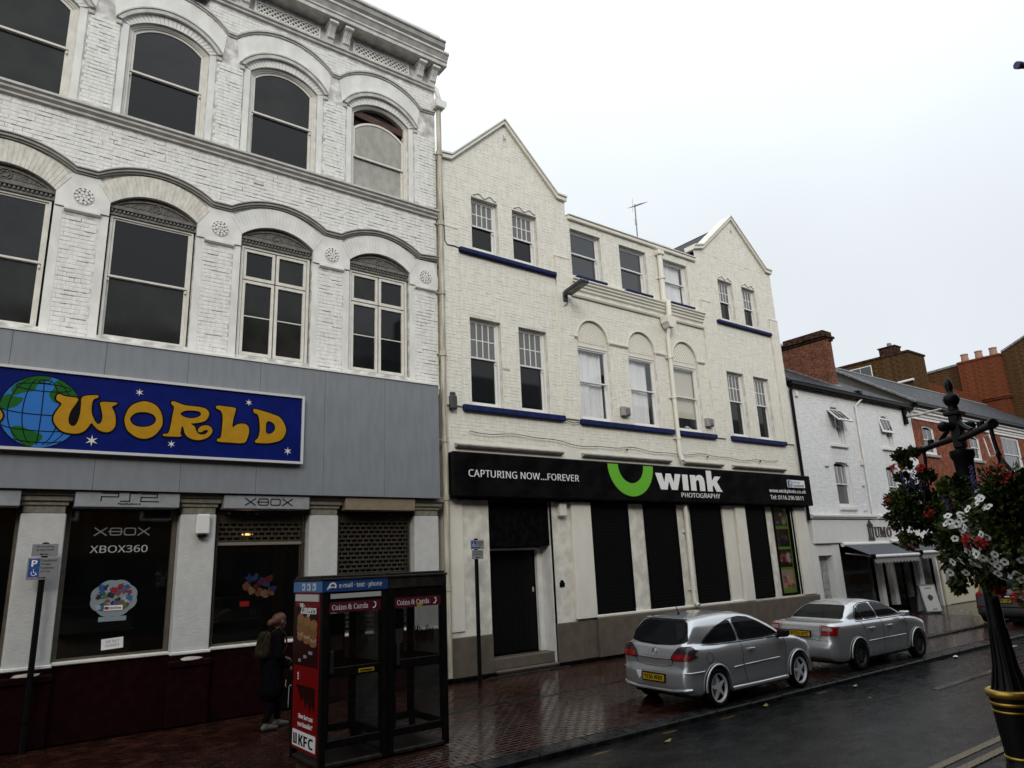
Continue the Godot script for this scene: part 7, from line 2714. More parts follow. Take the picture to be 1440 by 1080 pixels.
# ------------------------------------------------------------------ litter, bird, board and the like
func small_things() -> void:
	# fallen leaves and scraps on the wet road
	var q := [["pale yellow leaf lying by the rear wheel of the hatchback", 9.93, 4.99, 0.4, Color(0.20, 0.17, 0.05), 0.11], ["pale leaf on the road past the front wheel of the hatchback", 12.25, 5.15, 0.1, Color(0.20, 0.18, 0.09), 0.10], ["tiny pale leaf in the middle of the road near the lamp column", 12.6, 6.6, 0.8, Color(0.36, 0.34, 0.26), 0.10], ["yellow leaf on the kerb edge left of the hatchback", 7.3, 5.35, 0.2, Color(0.20, 0.15, 0.02), 0.10], ["crumpled white paper scrap in the far gutter", 16.6, 5.0, 0.3, Color(0.6, 0.6, 0.6), 0.14], ["small leaf on the asphalt between the cars and the lamp column", 11.4, 5.9, 1.3, Color(0.26, 0.24, 0.10), 0.09]]
	for l in q:
		var mb := Mb.new()
		var r: float = l[5]
		for k in 6:
			var a := lerpf(-1.0, 1.0, k / 6.0)
			var b := lerpf(-1.0, 1.0, (k + 1) / 6.0)
			var wa := 0.32 * sqrt(maxf(0.0, 1.0 - a * a)) * r
			var wb := 0.32 * sqrt(maxf(0.0, 1.0 - b * b)) * r
			var ha := 0.02 + 0.02 * a * a
			var hb := 0.02 + 0.02 * b * b
			mb.quad(Vector3(a * r, ha + 0.012, wa), Vector3(b * r, hb + 0.012, wb), Vector3(b * r, hb, 0), Vector3(a * r, ha, 0))
			mb.quad(Vector3(a * r, ha, 0), Vector3(b * r, hb, 0), Vector3(b * r, hb + 0.012, -wb), Vector3(a * r, ha + 0.012, -wa))
		mb.xform(Transform3D(Basis(Vector3.UP, l[3]), Vector3.ZERO))
		solo("scrap" if l[4].r > 0.5 else "fallen_leaf", l[0], "paper" if l[4].r > 0.5 else "leaf", mb, mat("leaf_%s" % l[4].to_html(false), l[4], 0.5), Vector3(l[1], -0.19, l[2]))
	# pigeon on the hood mould
	var t := thing("pigeon", "dark pigeon perched on the moulding at the top edge near the cornice", "bird", Vector3(2.30, 12.38, 0.06), 0.3)
	var mb := Mb.new()
	mb.tube([Vector3(-0.17, 0.03, 0), Vector3(-0.10, 0.065, 0), Vector3(0.0, 0.09, 0), Vector3(0.07, 0.13, 0), Vector3(0.09, 0.18, 0), Vector3(0.12, 0.20, 0)], [0.012, 0.035, 0.06, 0.05, 0.03, 0.026], 10)
	mb.tube([Vector3(0.14, 0.197, 0), Vector3(0.165, 0.19, 0)], [0.008, 0.002], 6)
	part(t, "body", mb, mat("pigeon_grey", Color(0.035, 0.036, 0.045), 0.6))
	for s in [-1, 1]:
		mb = Mb.new()
		mb.tube([Vector3(0.01, 0.05, 0.02 * s), Vector3(0.01, 0.0, 0.025 * s), Vector3(0.04, 0.0, 0.03 * s)], 0.006, 5)
		part(t, "leg", mb, mat("pigeon_leg", Color(0.25, 0.06, 0.06), 0.6))
		mb = Mb.new()
		mb.tube([Vector3(0.05, 0.10, 0.045 * s), Vector3(-0.05, 0.075, 0.055 * s), Vector3(-0.16, 0.045, 0.02 * s)], [0.03, 0.03, 0.006], 6)
		part(t, "wing", mb, mat("pigeon_wing", Color(0.02, 0.02, 0.024), 0.6))
	# a-board before the white shop
	t = thing("a_board", "white framed A board with printed poster standing before the white shop", "sign board", Vector3(25.25, -0.02, 0.85), -0.45)
	t.scale = Vector3.ONE * 0.82
	for s in [1.0, -1.0]:
		mb = Mb.new()
		mb.ring(rect(-0.38, 0.38, 0.06, 1.12), rect(-0.34, 0.34, 0.10, 1.08), -0.012, 0.018)
		mb.xform(Transform3D(Basis(Vector3.RIGHT, -0.2), Vector3(0, 0, 0.24)) if s > 0 else Transform3D(Basis(Vector3.UP, PI) * Basis(Vector3.RIGHT, -0.2), Vector3(0, 0, -0.24)))
		var fr := part(t, "frame", mb, mats.lead)
		mb = Mb.new()
		mb.box(-0.345, 0.345, 0.095, 1.085, -0.006, 0.006)
		mb.xform(Transform3D(Basis(Vector3.RIGHT, -0.2), Vector3(0, 0, 0.24)) if s > 0 else Transform3D(Basis(Vector3.UP, PI) * Basis(Vector3.RIGHT, -0.2), Vector3(0, 0, -0.24)))
		part(fr, "poster", mb, mat("poster_white", Color(0.55, 0.55, 0.54), 0.4))
		if s > 0:
			var turn := Transform3D(Basis(Vector3.RIGHT, -0.2), Vector3(0, 0, 0.24))
			mb = Mb.new()
			mb.box(-0.13, 0.17, 0.96, 0.99, 0.006, 0.009)
			mb.xform(turn)
			part(fr, "printed_bar", mb, mats.ink)
			mb = Mb.new()
			var p := PackedVector2Array()
			for k in 14:
				p.append(Vector2(0.0 + 0.13 * cos(TAU * k / 14) * rng.randf_range(0.7, 1.1), 0.62 + 0.13 * sin(TAU * k / 14) * rng.randf_range(0.7, 1.1)))
			mb.prism(p, 0.006, 0.009, false)
			mb.xform(turn)
			part(fr, "printed_picture", mb, mat("poster_picture", Color(0.10, 0.085, 0.05), 0.5, "blotch", 0.3, Vector3(6, 6, 6)))
			mb = Mb.new()
			mb.box(-0.05, 0.16, 0.15, 0.18, 0.006, 0.008)
			mb.xform(turn)
			part(fr, "printed_bar", mb, mats.ink)
	# cut out poster with a colourful print in the shop window, and a paper note
	t = thing("window_poster", "cloud shaped cut out poster with bright abstract print inside the game shop window", "poster", Vector3(1.80, 1.85, -0.156))
	mb = Mb.new()
	var o := PackedVector2Array()
	for k in 40:
		var a := TAU * k / 40
		o.append(Vector2(cos(a) * 0.295, sin(a) * 0.25) * (1.0 + 0.07 * absf(sin(a * 4.0))))
	mb.prism(o, -0.004, 0.0)
	part(t, "backing", mb, mat("poster_back", Color(0.22, 0.27, 0.29), 0.4))
	var shades := [Color(0.03, 0.12, 0.25), Color(0.25, 0.02, 0.02), Color(0.05, 0.16, 0.05), Color(0.02, 0.02, 0.03), Color(0.30, 0.36, 0.40), Color(0.03, 0.08, 0.22), Color(0.20, 0.05, 0.08)]
	for k in 44:
		mb = Mb.new()
		var c := Vector2(rng.randf_range(-0.2, 0.2), rng.randf_range(-0.13, 0.17))
		var p := PackedVector2Array()
		for j in 11:
			p.append(c + Vector2(rng.randf_range(0.02, 0.058), 0).rotated(TAU * j / 11))
		mb.prism(p, 0.0, 0.0015 + 0.00015 * k, false)
		var s: Color = shades[k % 7]
		part(t, "colour_patch", mb, mat("patch_%d" % (k % 7), s, 0.4))
	mb = Mb.new()
	mb.box(-0.12, 0.12, -0.17, -0.10, 0.0, 0.009)
	var pl := part(t, "caption_plate", mb, mats.print_white)
	text(pl, "lettering", "Online", -0.05, -0.152, 0.009, 0.15, 0.035, mats.ink, true, "Droid Sans", 0.002)
	mb = Mb.new()
	mb.box(-0.115, -0.06, -0.155, -0.115, 0.009, 0.011)
	part(pl, "red_square", mb, mat("patch_red", Color(0.35, 0.01, 0.01), 0.4))
	mb = Mb.new()
	mb.box(-0.18, 0.18, -0.32, -0.255, -0.003, 0.0)
	part(t, "footer", mb, mats.poster_back)
	t = thing("paper_note", "small white paper note taped low inside the game shop window", "note", Vector3(1.83, 1.22, -0.156), 0.0)
	mb = Mb.new()
	mb.box(-0.14, 0.14, -0.075, 0.075, -0.002, 0.0)
	mb.xform(Transform3D(Basis(Vector3.BACK, 0.06), Vector3.ZERO))
	part(t, "sheet", mb, mats.print_white)
	for k in 2:
		var e := text(t, "lettering", ["WE BUY", "GAMES"][k], -0.09, 0.015 - 0.055 * k, 0.0, 0.18, 0.035, mats.sticker_grey, false, "Droid Sans", 0.002)
		e.rotation.z = 0.06
	# hanging cardboard figures behind the second window
	t = thing("window_display", "hanging red, blue and orange cut out display in the second game shop window", "display", Vector3(3.98, 1.92, -0.42))
	var tones := [Color(0.16, 0.055, 0.02), Color(0.01, 0.025, 0.13), Color(0.10, 0.008, 0.008), Color(0.20, 0.12, 0.07), Color(0.015, 0.04, 0.12), Color(0.08, 0.008, 0.01)]
	for k in 14:
		mb = Mb.new()
		var c := Vector2(-0.20 + 0.03 * k, 0.13 * sin(k * 1.9))
		var p := PackedVector2Array()
		for j in 10:
			p.append(c + Vector2(rng.randf_range(0.035, 0.09), 0).rotated(TAU * j / 10 + 0.3))
		mb.prism(p, 0.012 * k, 0.012 * k + 0.008)
		part(t, "card_shape", mb, mat("tone_%d" % (k % 6), tones[k % 6], 0.4))
	mb = Mb.new()
	mb.tube([Vector3(-0.2, 0.15, 0.02), Vector3(-0.2, 1.5, 0.02)], 0.004, 4)
	mb.tube([Vector3(0.2, 0.15, 0.09), Vector3(0.2, 1.5, 0.09)], 0.004, 4)
	part(t, "string", mb, mats.ink)
	mb = Mb.new()
	mb.box(-0.30, -0.15, -0.32, -0.24, 0.0, 0.006)
	part(t, "card_label", mb, mats.patch_red)
	# the lit ceiling lamp in the shop
	t = thing("shop_lamp", "small lit ceiling lamp glowing behind the half open shutter", "lamp", Vector3(3.92, 2.80, -1.0))
	mb = Mb.new()
	mb.lathe(Vector3(0, 0.0, 0), PackedVector2Array([Vector2(0.0, -0.045), Vector2(0.06, -0.035), Vector2(0.095, 0.0), Vector2(0.0, 0.012)]), 14)
	var em := StandardMaterial3D.new()
	em.albedo_color = Color(0.8, 0.75, 0.6)
	em.emission_enabled = true
	em.emission = Color(1.0, 0.78, 0.5)
	em.emission_energy_multiplier = 2.2
	em.resource_name = "lamp_glow"
	part(t, "lamp_bulb", mb, em)
	mb = Mb.new()
	mb.lathe(Vector3(0, 0.02, 0), PackedVector2Array([Vector2(0.10, 0.0), Vector2(0.06, 0.05), Vector2(0.02, 0.07), Vector2(0.02, 0.7)]), 14)
	part(t, "lamp_holder", mb, mats.steel)
	var l := OmniLight3D.new()
	l.name = "shop_lamp_light"
	l.position = Vector3(3.92, 2.70, -1.0)
	l.light_energy = 0.06
	l.light_color = Color(1.0, 0.8, 0.55)
	l.light_size = 0.09
	l.omni_range = 8.0
	l.omni_attenuation = 2.0
	l.shadow_enabled = true
	add_child(l)
	# end of a street lamp arm at the top right, with its column out of view
	t = thing("street_lamp", "grey street lamp arm with a blunt purple tip against the sky", "street lamp", Vector3(10.4, -0.06, 12.2))
	mb = Mb.new()
	mb.tube([Vector3(0, 0, 0), Vector3(0, 5.2, 0), Vector3(0, 6.6, 0)], [0.10, 0.07, 0.05], 12)
	part(t, "column", mb, mats.lead)
	mb = Mb.new()
	var tip := Vector3(6.86, 6.10, 10.54) - Vector3(10.4, -0.06, 12.2)
	mb.tube([Vector3(0, 6.55, 0), tip], 0.03, 10)
	part(t, "arm", mb, mats.lead)
	mb = Mb.new()
	mb.tube([tip * 1.0, tip + (tip - Vector3(0, 6.55, 0)).normalized() * 0.035], 0.034, 10)
	part(t, "arm_tip", mb, mat("violet", Color(0.10, 0.07, 0.20), 0.5))


# ------------------------------------------------------------------ surfaces from a field of distances
# one vertex in each cell that the surface crosses, one quad round each crossed edge
func surface_net(f: PackedFloat32Array, nx: int, ny: int, nz: int, at: Vector3, cell: float, mirrored: bool, mb: Mb, smooth := 0) -> void:
	var vert := {}
	var nxy := nx * ny
	var pts := PackedVector3Array()
	var nor := PackedVector3Array()
	var far := cell * 2.2
	var offs := [0, 1, nx, nx + 1, nxy, nxy + 1, nxy + nx, nxy + nx + 1]
	var edges := [[0, 1], [2, 3], [4, 5], [6, 7], [0, 2], [1, 3], [4, 6], [5, 7], [0, 4], [1, 5], [2, 6], [3, 7]]
	for k in nz - 1:
		for j in ny - 1:
			var row := k * nxy + j * nx
			for i in nx - 1:
				var c := row + i
				var v0 := f[c]
				if v0 > far or v0 < -far:
					continue
				var q := [v0, f[c + 1], f[c + nx], f[c + nx + 1], f[c + nxy], f[c + nxy + 1], f[c + nxy + nx], f[c + nxy + nx + 1]]
				var neg := 0
				for e in q:
					if e < 0.0: neg += 1
				if neg == 0 or neg == 8:
					continue
				var sum := Vector3.ZERO
				var n := 0
				for e in edges:
					var a: float = q[e[0]]
					var b: float = q[e[1]]
					if (a < 0.0) != (b < 0.0):
						var t := a / (a - b)
						var p0 := Vector3(e[0] & 1, (e[0] >> 1) & 1, e[0] >> 2)
						var p1 := Vector3(e[1] & 1, (e[1] >> 1) & 1, e[1] >> 2)
						sum += p0.lerp(p1, t)
						n += 1
				var p := at + (Vector3(i, j, k) + sum / n) * cell
				if mirrored and k == 0:
					p.z = 0.0
				var g := Vector3(q[1] + q[3] + q[5] + q[7] - q[0] - q[2] - q[4] - q[6], q[2] + q[3] + q[6] + q[7] - q[0] - q[1] - q[4] - q[5], q[4] + q[5] + q[6] + q[7] - q[0] - q[1] - q[2] - q[3])
				if mirrored and k == 0:
					g.z = 0.0
				vert[c] = pts.size()
				pts.append(p)
				nor.append(g.normalized())
	# faces
	var turns := [[1, nx, nxy], [nx, 1, nxy], [nxy, 1, nx]]
	var quads := []
	for c in vert.keys():
		var v0 := f[c]
		for t in turns:
			var d: int = t[0]
			var a: int = t[1]
			var b: int = t[2]
			if (v0 < 0.0) == (f[c + d] < 0.0):
				continue
			if not (vert.has(c - a) and vert.has(c - b) and vert.has(c - a - b)):
				continue
			quads.append([vert[c], vert[c - a], vert[c - a - b], vert[c - b]])
	# even out the steps of the grid: points and normals drawn towards their neighbours
	for pass_ in smooth:
		var ps := PackedVector3Array()
		var ns := PackedVector3Array()
		var cnt := PackedFloat32Array()
		ps.resize(pts.size())
		ns.resize(pts.size())
		cnt.resize(pts.size())
		for q in quads:
			var mid: Vector3 = (pts[q[0]] + pts[q[1]] + pts[q[2]] + pts[q[3]]) * 0.25
			var nm: Vector3 = nor[q[0]] + nor[q[1]] + nor[q[2]] + nor[q[3]]
			for i in q:
				ps[i] += mid
				ns[i] += nm
				cnt[i] += 1.0
		for i in pts.size():
			if cnt[i] < 3.5: continue
			var p := ps[i] / cnt[i]
			if mirrored and pts[i].z == 0.0: p.z = 0.0
			if nor[i].dot(ns[i].normalized()) > 0.8:
				if pass_ < 3: pts[i] = pts[i].lerp(p, 0.6)
				nor[i] = ns[i].normalized()
				if mirrored and pts[i].z == 0.0: nor[i] = (nor[i] * Vector3(1, 1, 0)).normalized()
	for q in quads:
		for tr in [[0, 1, 2], [0, 2, 3]]:
			var i0: int = q[tr[0]]
			var i1: int = q[tr[1]]
			var i2: int = q[tr[2]]
			mb.tri_n(pts[i0], pts[i1], pts[i2], nor[i0], nor[i1], nor[i2])
			if mirrored:
				var m := Vector3(1, 1, -1)
				mb.tri_n(pts[i0] * m, pts[i1] * m, pts[i2] * m, nor[i0] * m, nor[i1] * m, nor[i2] * m)


func poly_dist(p: Vector2, poly: PackedVector2Array) -> float:
	var best := 1e9
	var inside := false
	var n := poly.size()
	for i in n:
		var a := poly[i]
		var b := poly[(i + 1) % n]
		var e := b - a
		var w := p - a
		var d := w - e * clampf(w.dot(e) / e.length_squared(), 0.0, 1.0)
		best = minf(best, d.length_squared())
		if (a.y > p.y) != (b.y > p.y) and p.x < (b.x - a.x) * (p.y - a.y) / (b.y - a.y) + a.x:
			inside = not inside
	return -sqrt(best) if inside else sqrt(best)


func table(poly: PackedVector2Array, nu: int, nv: int, at: Vector2, cell: float) -> PackedFloat32Array:
	var t := PackedFloat32Array()
	t.resize(nu * nv)
	for j in nv:
		for i in nu:
			t[j * nu + i] = poly_dist(at + Vector2(i, j) * cell, poly)
	return t


class Shell:
	# a car body as a field on a grid: z from 0 outwards, the other side mirrored
	var f := PackedFloat32Array()
	var nx := 0
	var ny := 0
	var nz := 0
	var cell := 0.03
	var at := Vector3.ZERO

	func value(p: Vector3) -> float:
		var q := (Vector3(p.x, p.y, absf(p.z)) - at) / cell
		var i := clampi(int(q.x), 0, nx - 2)
		var j := clampi(int(q.y), 0, ny - 2)
		var k := clampi(int(q.z), 0, nz - 2)
		var t := Vector3(clampf(q.x - i, 0, 1), clampf(q.y - j, 0, 1), clampf(q.z - k, 0, 1))
		var c := i + nx * (j + ny * k)
		var s := nx * ny
		var a := lerpf(lerpf(f[c], f[c + 1], t.x), lerpf(f[c + nx], f[c + nx + 1], t.x), t.y)
		var b := lerpf(lerpf(f[c + s], f[c + s + 1], t.x), lerpf(f[c + s + nx], f[c + s + nx + 1], t.x), t.y)
		return lerpf(a, b, t.z)

	# first point of the surface met from p along d
	func hit(p: Vector3, d: Vector3, most: float) -> Vector3:
		var s := 0.0
		while s < most:
			if value(p + d * s) < 0.0:
				var lo := s - 0.02
				var hi := s
				for i in 10:
					var m := (lo + hi) * 0.5
					if value(p + d * m) < 0.0: hi = m
					else: lo = m
				return p + d * hi
			s += 0.02
		return p + d * most

	func normal(p: Vector3) -> Vector3:
		var e := 0.03
		return Vector3(value(p + Vector3(e, 0, 0)) - value(p - Vector3(e, 0, 0)), value(p + Vector3(0, e, 0)) - value(p - Vector3(0, e, 0)), value(p + Vector3(0, 0, e)) - value(p - Vector3(0, 0, e))).normalized()

	# the point of the surface at a place given in side view ("side"/"far"), from behind ("rear") or from above ("top")
	func spot(u: Vector2, view: String, lift: float) -> Array:
		var h := Vector3.ZERO
		match view:
			"side": h = hit(Vector3(u.x, u.y, 1.0), Vector3(0, 0, -1), 1.0)
			"far": h = hit(Vector3(u.x, u.y, -1.0), Vector3(0, 0, 1), 1.0)
			"rear": h = hit(Vector3(-0.06, u.y, u.x), Vector3(1, 0, 0), 1.8)
			"top": h = hit(Vector3(u.x, 1.6, u.y), Vector3(0, -1, 0), 1.4)
			"front": h = hit(Vector3(at.x + (nx - 2) * cell, u.y, u.x), Vector3(-1, 0, 0), 2.2)
		var n := normal(h)
		return [h + n * lift, n]


func car_shell(d: Dictionary) -> Shell:
	var s := Shell.new()
	s.cell = d.get("cell", 0.03)
	var c := s.cell
	s.at = Vector3(-0.09, 0.12, -c)
	s.nx = int((d.length + 0.18) / c) + 2
	s.ny = int((d.height + 0.1 - 0.12) / c) + 2
	s.nz = int(1.0 / c) + 2
	var mir := func(p: PackedVector2Array) -> PackedVector2Array:
		# outline given for one half as (along, half width), closed with its mirror image
		var o := p.duplicate()
		for i in p.size():
			o.append(Vector2(p[p.size() - 1 - i].x, -p[p.size() - 1 - i].y))
		return o
	var a2 := Vector2(s.at.x, s.at.y)
	var side := table(flat(d.lower), s.nx, s.ny, a2, c)
	var cab := table(flat(d.cabin), s.nx, s.ny, a2, c)
	var plan := table(mir.call(flat(d.plan)), s.nx, s.nz, Vector2(s.at.x, s.at.z), c)
	var cplan := table(mir.call(flat(d.cabin_plan)), s.nx, s.nz, Vector2(s.at.x, s.at.z), c)
	var sec := table(mir.call(flat(d.section)), s.ny, s.nz, Vector2(s.at.y, s.at.z), c)
	var csec := table(mir.call(flat(d.cabin_section)), s.ny, s.nz, Vector2(s.at.y, s.at.z), c)
	s.f.resize(s.nx * s.ny * s.nz)
	var r: float = d.arch
	var w0: Vector2 = d.axles[0]
	var w1: Vector2 = d.axles[1]
	var n := 0
	for k in s.nz:
		var z := s.at.z + k * c
		for j in s.ny:
			var y := s.at.y + j * c
			var se := sec[k * s.ny + j]
			var cs := csec[k * s.ny + j]
			for i in s.nx:
				var a := side[j * s.nx + i]
				var b := plan[k * s.nx + i]
				var e := cab[j * s.nx + i]
				var g := cplan[k * s.nx + i]
				# smooth intersections, then a smooth union
				var h := clampf(0.5 + (a - b) * 5.0, 0, 1)
				var m := lerpf(b, a, h) + 0.1 * h * (1.0 - h)
				h = clampf(0.5 + (m - se) * 6.0, 0, 1)
				m = lerpf(se, m, h) + 0.0833 * h * (1.0 - h)
				h = clampf(0.5 + (e - g) * 6.0, 0, 1)
				var o := lerpf(g, e, h) + 0.0833 * h * (1.0 - h)
				h = clampf(0.5 + (o - cs) * 5.0, 0, 1)
				o = lerpf(cs, o, h) + 0.1 * h * (1.0 - h)
				h = clampf(0.5 + (o - m) * 12.0, 0, 1)
				var v := lerpf(o, m, h) - 0.0417 * h * (1.0 - h)
				if z > 0.4 and y < 0.85:
					var x := s.at.x + i * c
					var dist := minf(Vector2(x, y).distance_to(w0), Vector2(x, y).distance_to(w1)) - r
					v = maxf(v, -maxf(dist, 0.52 - z))
				s.f[n] = v
				n += 1
	return s


# a patch laid on the body: an outline in one of the views
func patch(s: Shell, outline: PackedVector2Array, view: String, lift: float, step := 0.055, most := 9.0) -> Mb:
	var pts := PackedVector2Array()
	var n := outline.size()
	for i in n:
		var a := outline[i]
		var b := outline[(i + 1) % n]
		var m := maxi(1, int(a.distance_to(b) / (step * 0.7)))
		for j in m:
			pts.append(a.lerp(b, float(j) / m))
	var box := Rect2(outline[0], Vector2.ZERO)
	for p in outline:
		box = box.expand(p)
	var x := box.position.x
	while x < box.end.x:
		var y := box.position.y
		while y < box.end.y:
			var p := Vector2(x, y) + Vector2(step * 0.31, step * 0.17)
			if poly_dist(p, outline) < -step * 0.35:
				pts.append(p)
			y += step
		x += step
	var t := Geometry2D.triangulate_delaunay(pts)
	var at := []
	for p in pts:
		at.append(s.spot(p, view, lift))
	var mb := Mb.new()
	for i in range(0, t.size(), 3):
		var c := (pts[t[i]] + pts[t[i + 1]] + pts[t[i + 2]]) / 3.0
		if poly_dist(c, outline) > 0.0 or maxf(at[t[i]][0].x, maxf(at[t[i + 1]][0].x, at[t[i + 2]][0].x)) > most:
			continue
		mb.tri_n(at[t[i]][0], at[t[i + 1]][0], at[t[i + 2]][0], at[t[i]][1], at[t[i + 1]][1], at[t[i + 2]][1])
	return mb


# a thin line along the body
func seam(s: Shell, pts: Array, view: String, r := 0.0045, lift := 0.0, steps := 10) -> Mb:
	var out := []
	for i in pts.size() - 1:
		for k in steps:
			out.append(s.spot((pts[i] as Vector2).lerp(pts[i + 1], float(k) / steps), view, lift)[0])
	out.append(s.spot(pts[pts.size() - 1], view, lift)[0])
	var mb := Mb.new()
	mb.tube(out, r, 5)
	return mb


func car_wheel(t: Node3D, at: Vector3, r: float, rim_r: float, spokes: int, face: float, rim_mat: Material) -> void:
	# face: +1 towards +z
	var mb := Mb.new()
	var w := 0.205
	mb.lathe(Vector3.ZERO, PackedVector2Array([Vector2(rim_r, -w * 0.5), Vector2(r - 0.03, -w * 0.5), Vector2(r - 0.008, -w * 0.42), Vector2(r, -w * 0.3), Vector2(r, w * 0.3), Vector2(r - 0.008, w * 0.42), Vector2(r - 0.03, w * 0.5), Vector2(rim_r + 0.01, w * 0.5), Vector2(rim_r, w * 0.44), Vector2(rim_r, -w * 0.5)]), 36)
	var lay := Transform3D(Basis(Vector3.RIGHT, PI / 2), Vector3.ZERO)
	mb.xform(lay)
	var wh := part(t, "wheel", mb, mat("tyre", Color(0.010, 0.010, 0.010), 0.75))
	wh.position = at
	mb = Mb.new()
	# barrel, dish and lip
	mb.lathe(Vector3.ZERO, PackedVector2Array([Vector2(0.0, -0.02), Vector2(rim_r * 0.9, -0.03), Vector2(rim_r - 0.004, -0.05)]), 32)
	mb.xform(lay)
	part(wh, "wheel_well", mb, mats.black)
	mb = Mb.new()
	mb.lathe(Vector3.ZERO, PackedVector2Array([Vector2(rim_r - 0.035, w * 0.25), Vector2(rim_r - 0.022, w * 0.44), Vector2(rim_r - 0.004, w * 0.46), Vector2(rim_r, w * 0.40)]), 36)
	mb.lathe(Vector3.ZERO, PackedVector2Array([Vector2(0.065, 0.03), Vector2(0.06, w * 0.36), Vector2(0.03, w * 0.40), Vector2(0.0, w * 0.40)]), 20)
	mb.xform(lay)
	for k in spokes:
		var a := TAU * k / spokes + 0.5
		var dir := Vector2(cos(a), sin(a))
		var sd := dir.orthogonal()
		var p := PackedVector2Array([dir * 0.04 + sd * 0.034, dir * (rim_r - 0.07) + sd * 0.013, dir * (rim_r - 0.012) + sd * 0.034, dir * (rim_r - 0.012) + sd * 0.004, dir * (rim_r - 0.07) - sd * 0.016, dir * 0.04 - sd * 0.034])
		var before := mb.v.size()
		mb.prism(p, w * 0.18, w * 0.33, true)
		for v in range(before, mb.v.size()):
			# spokes dish outwards towards the hub
			mb.v[v].z += 0.018 * (1.0 - Vector2(mb.v[v].x, mb.v[v].y).length() / rim_r)
	part(wh, "rim", mb, rim_mat)
	if face < 0:
		wh.rotation.y = PI
	mb = Mb.new()
	mb.lathe(Vector3.ZERO, PackedVector2Array([Vector2(0, -0.005), Vector2(rim_r * 0.72, -0.004), Vector2(rim_r * 0.72, 0.008), Vector2(0, 0.008)]), 24)
	mb.xform(lay)
	part(wh, "brake_disc", mb, mats.steel)


func number_plate(t: Node3D, words: String, at: Vector3, lean: float) -> void:
	# faces -x
	var turn := Transform3D(Basis(Vector3.UP, -PI / 2) * Basis(Vector3.RIGHT, -lean), at)
	var mb := Mb.new()
	mb.cbox(-0.26, 0.26, -0.056, 0.056, 0.0, 0.012, 0.004)
	mb.xform(turn)
	var p := part(t, "number_plate", mb, mat("plate_amber", Color(0.55, 0.33, 0.01), 0.35))
	var e := text(p, "lettering", words, -0.23, -0.037, 0.0, 0.46, 0.074, mats.ink, true, "Droid Sans", 0.004)
	e.transform = turn * Transform3D(Basis(), Vector3(0, 0, 0.012)) * e.transform
	mb = Mb.new()
	mb.ring(rect(-0.275, 0.275, -0.07, 0.07), rect(-0.257, 0.257, -0.053, 0.053), -0.01, 0.016)
	mb.xform(turn)
	part(p, "plate_frame", mb, mats.black)


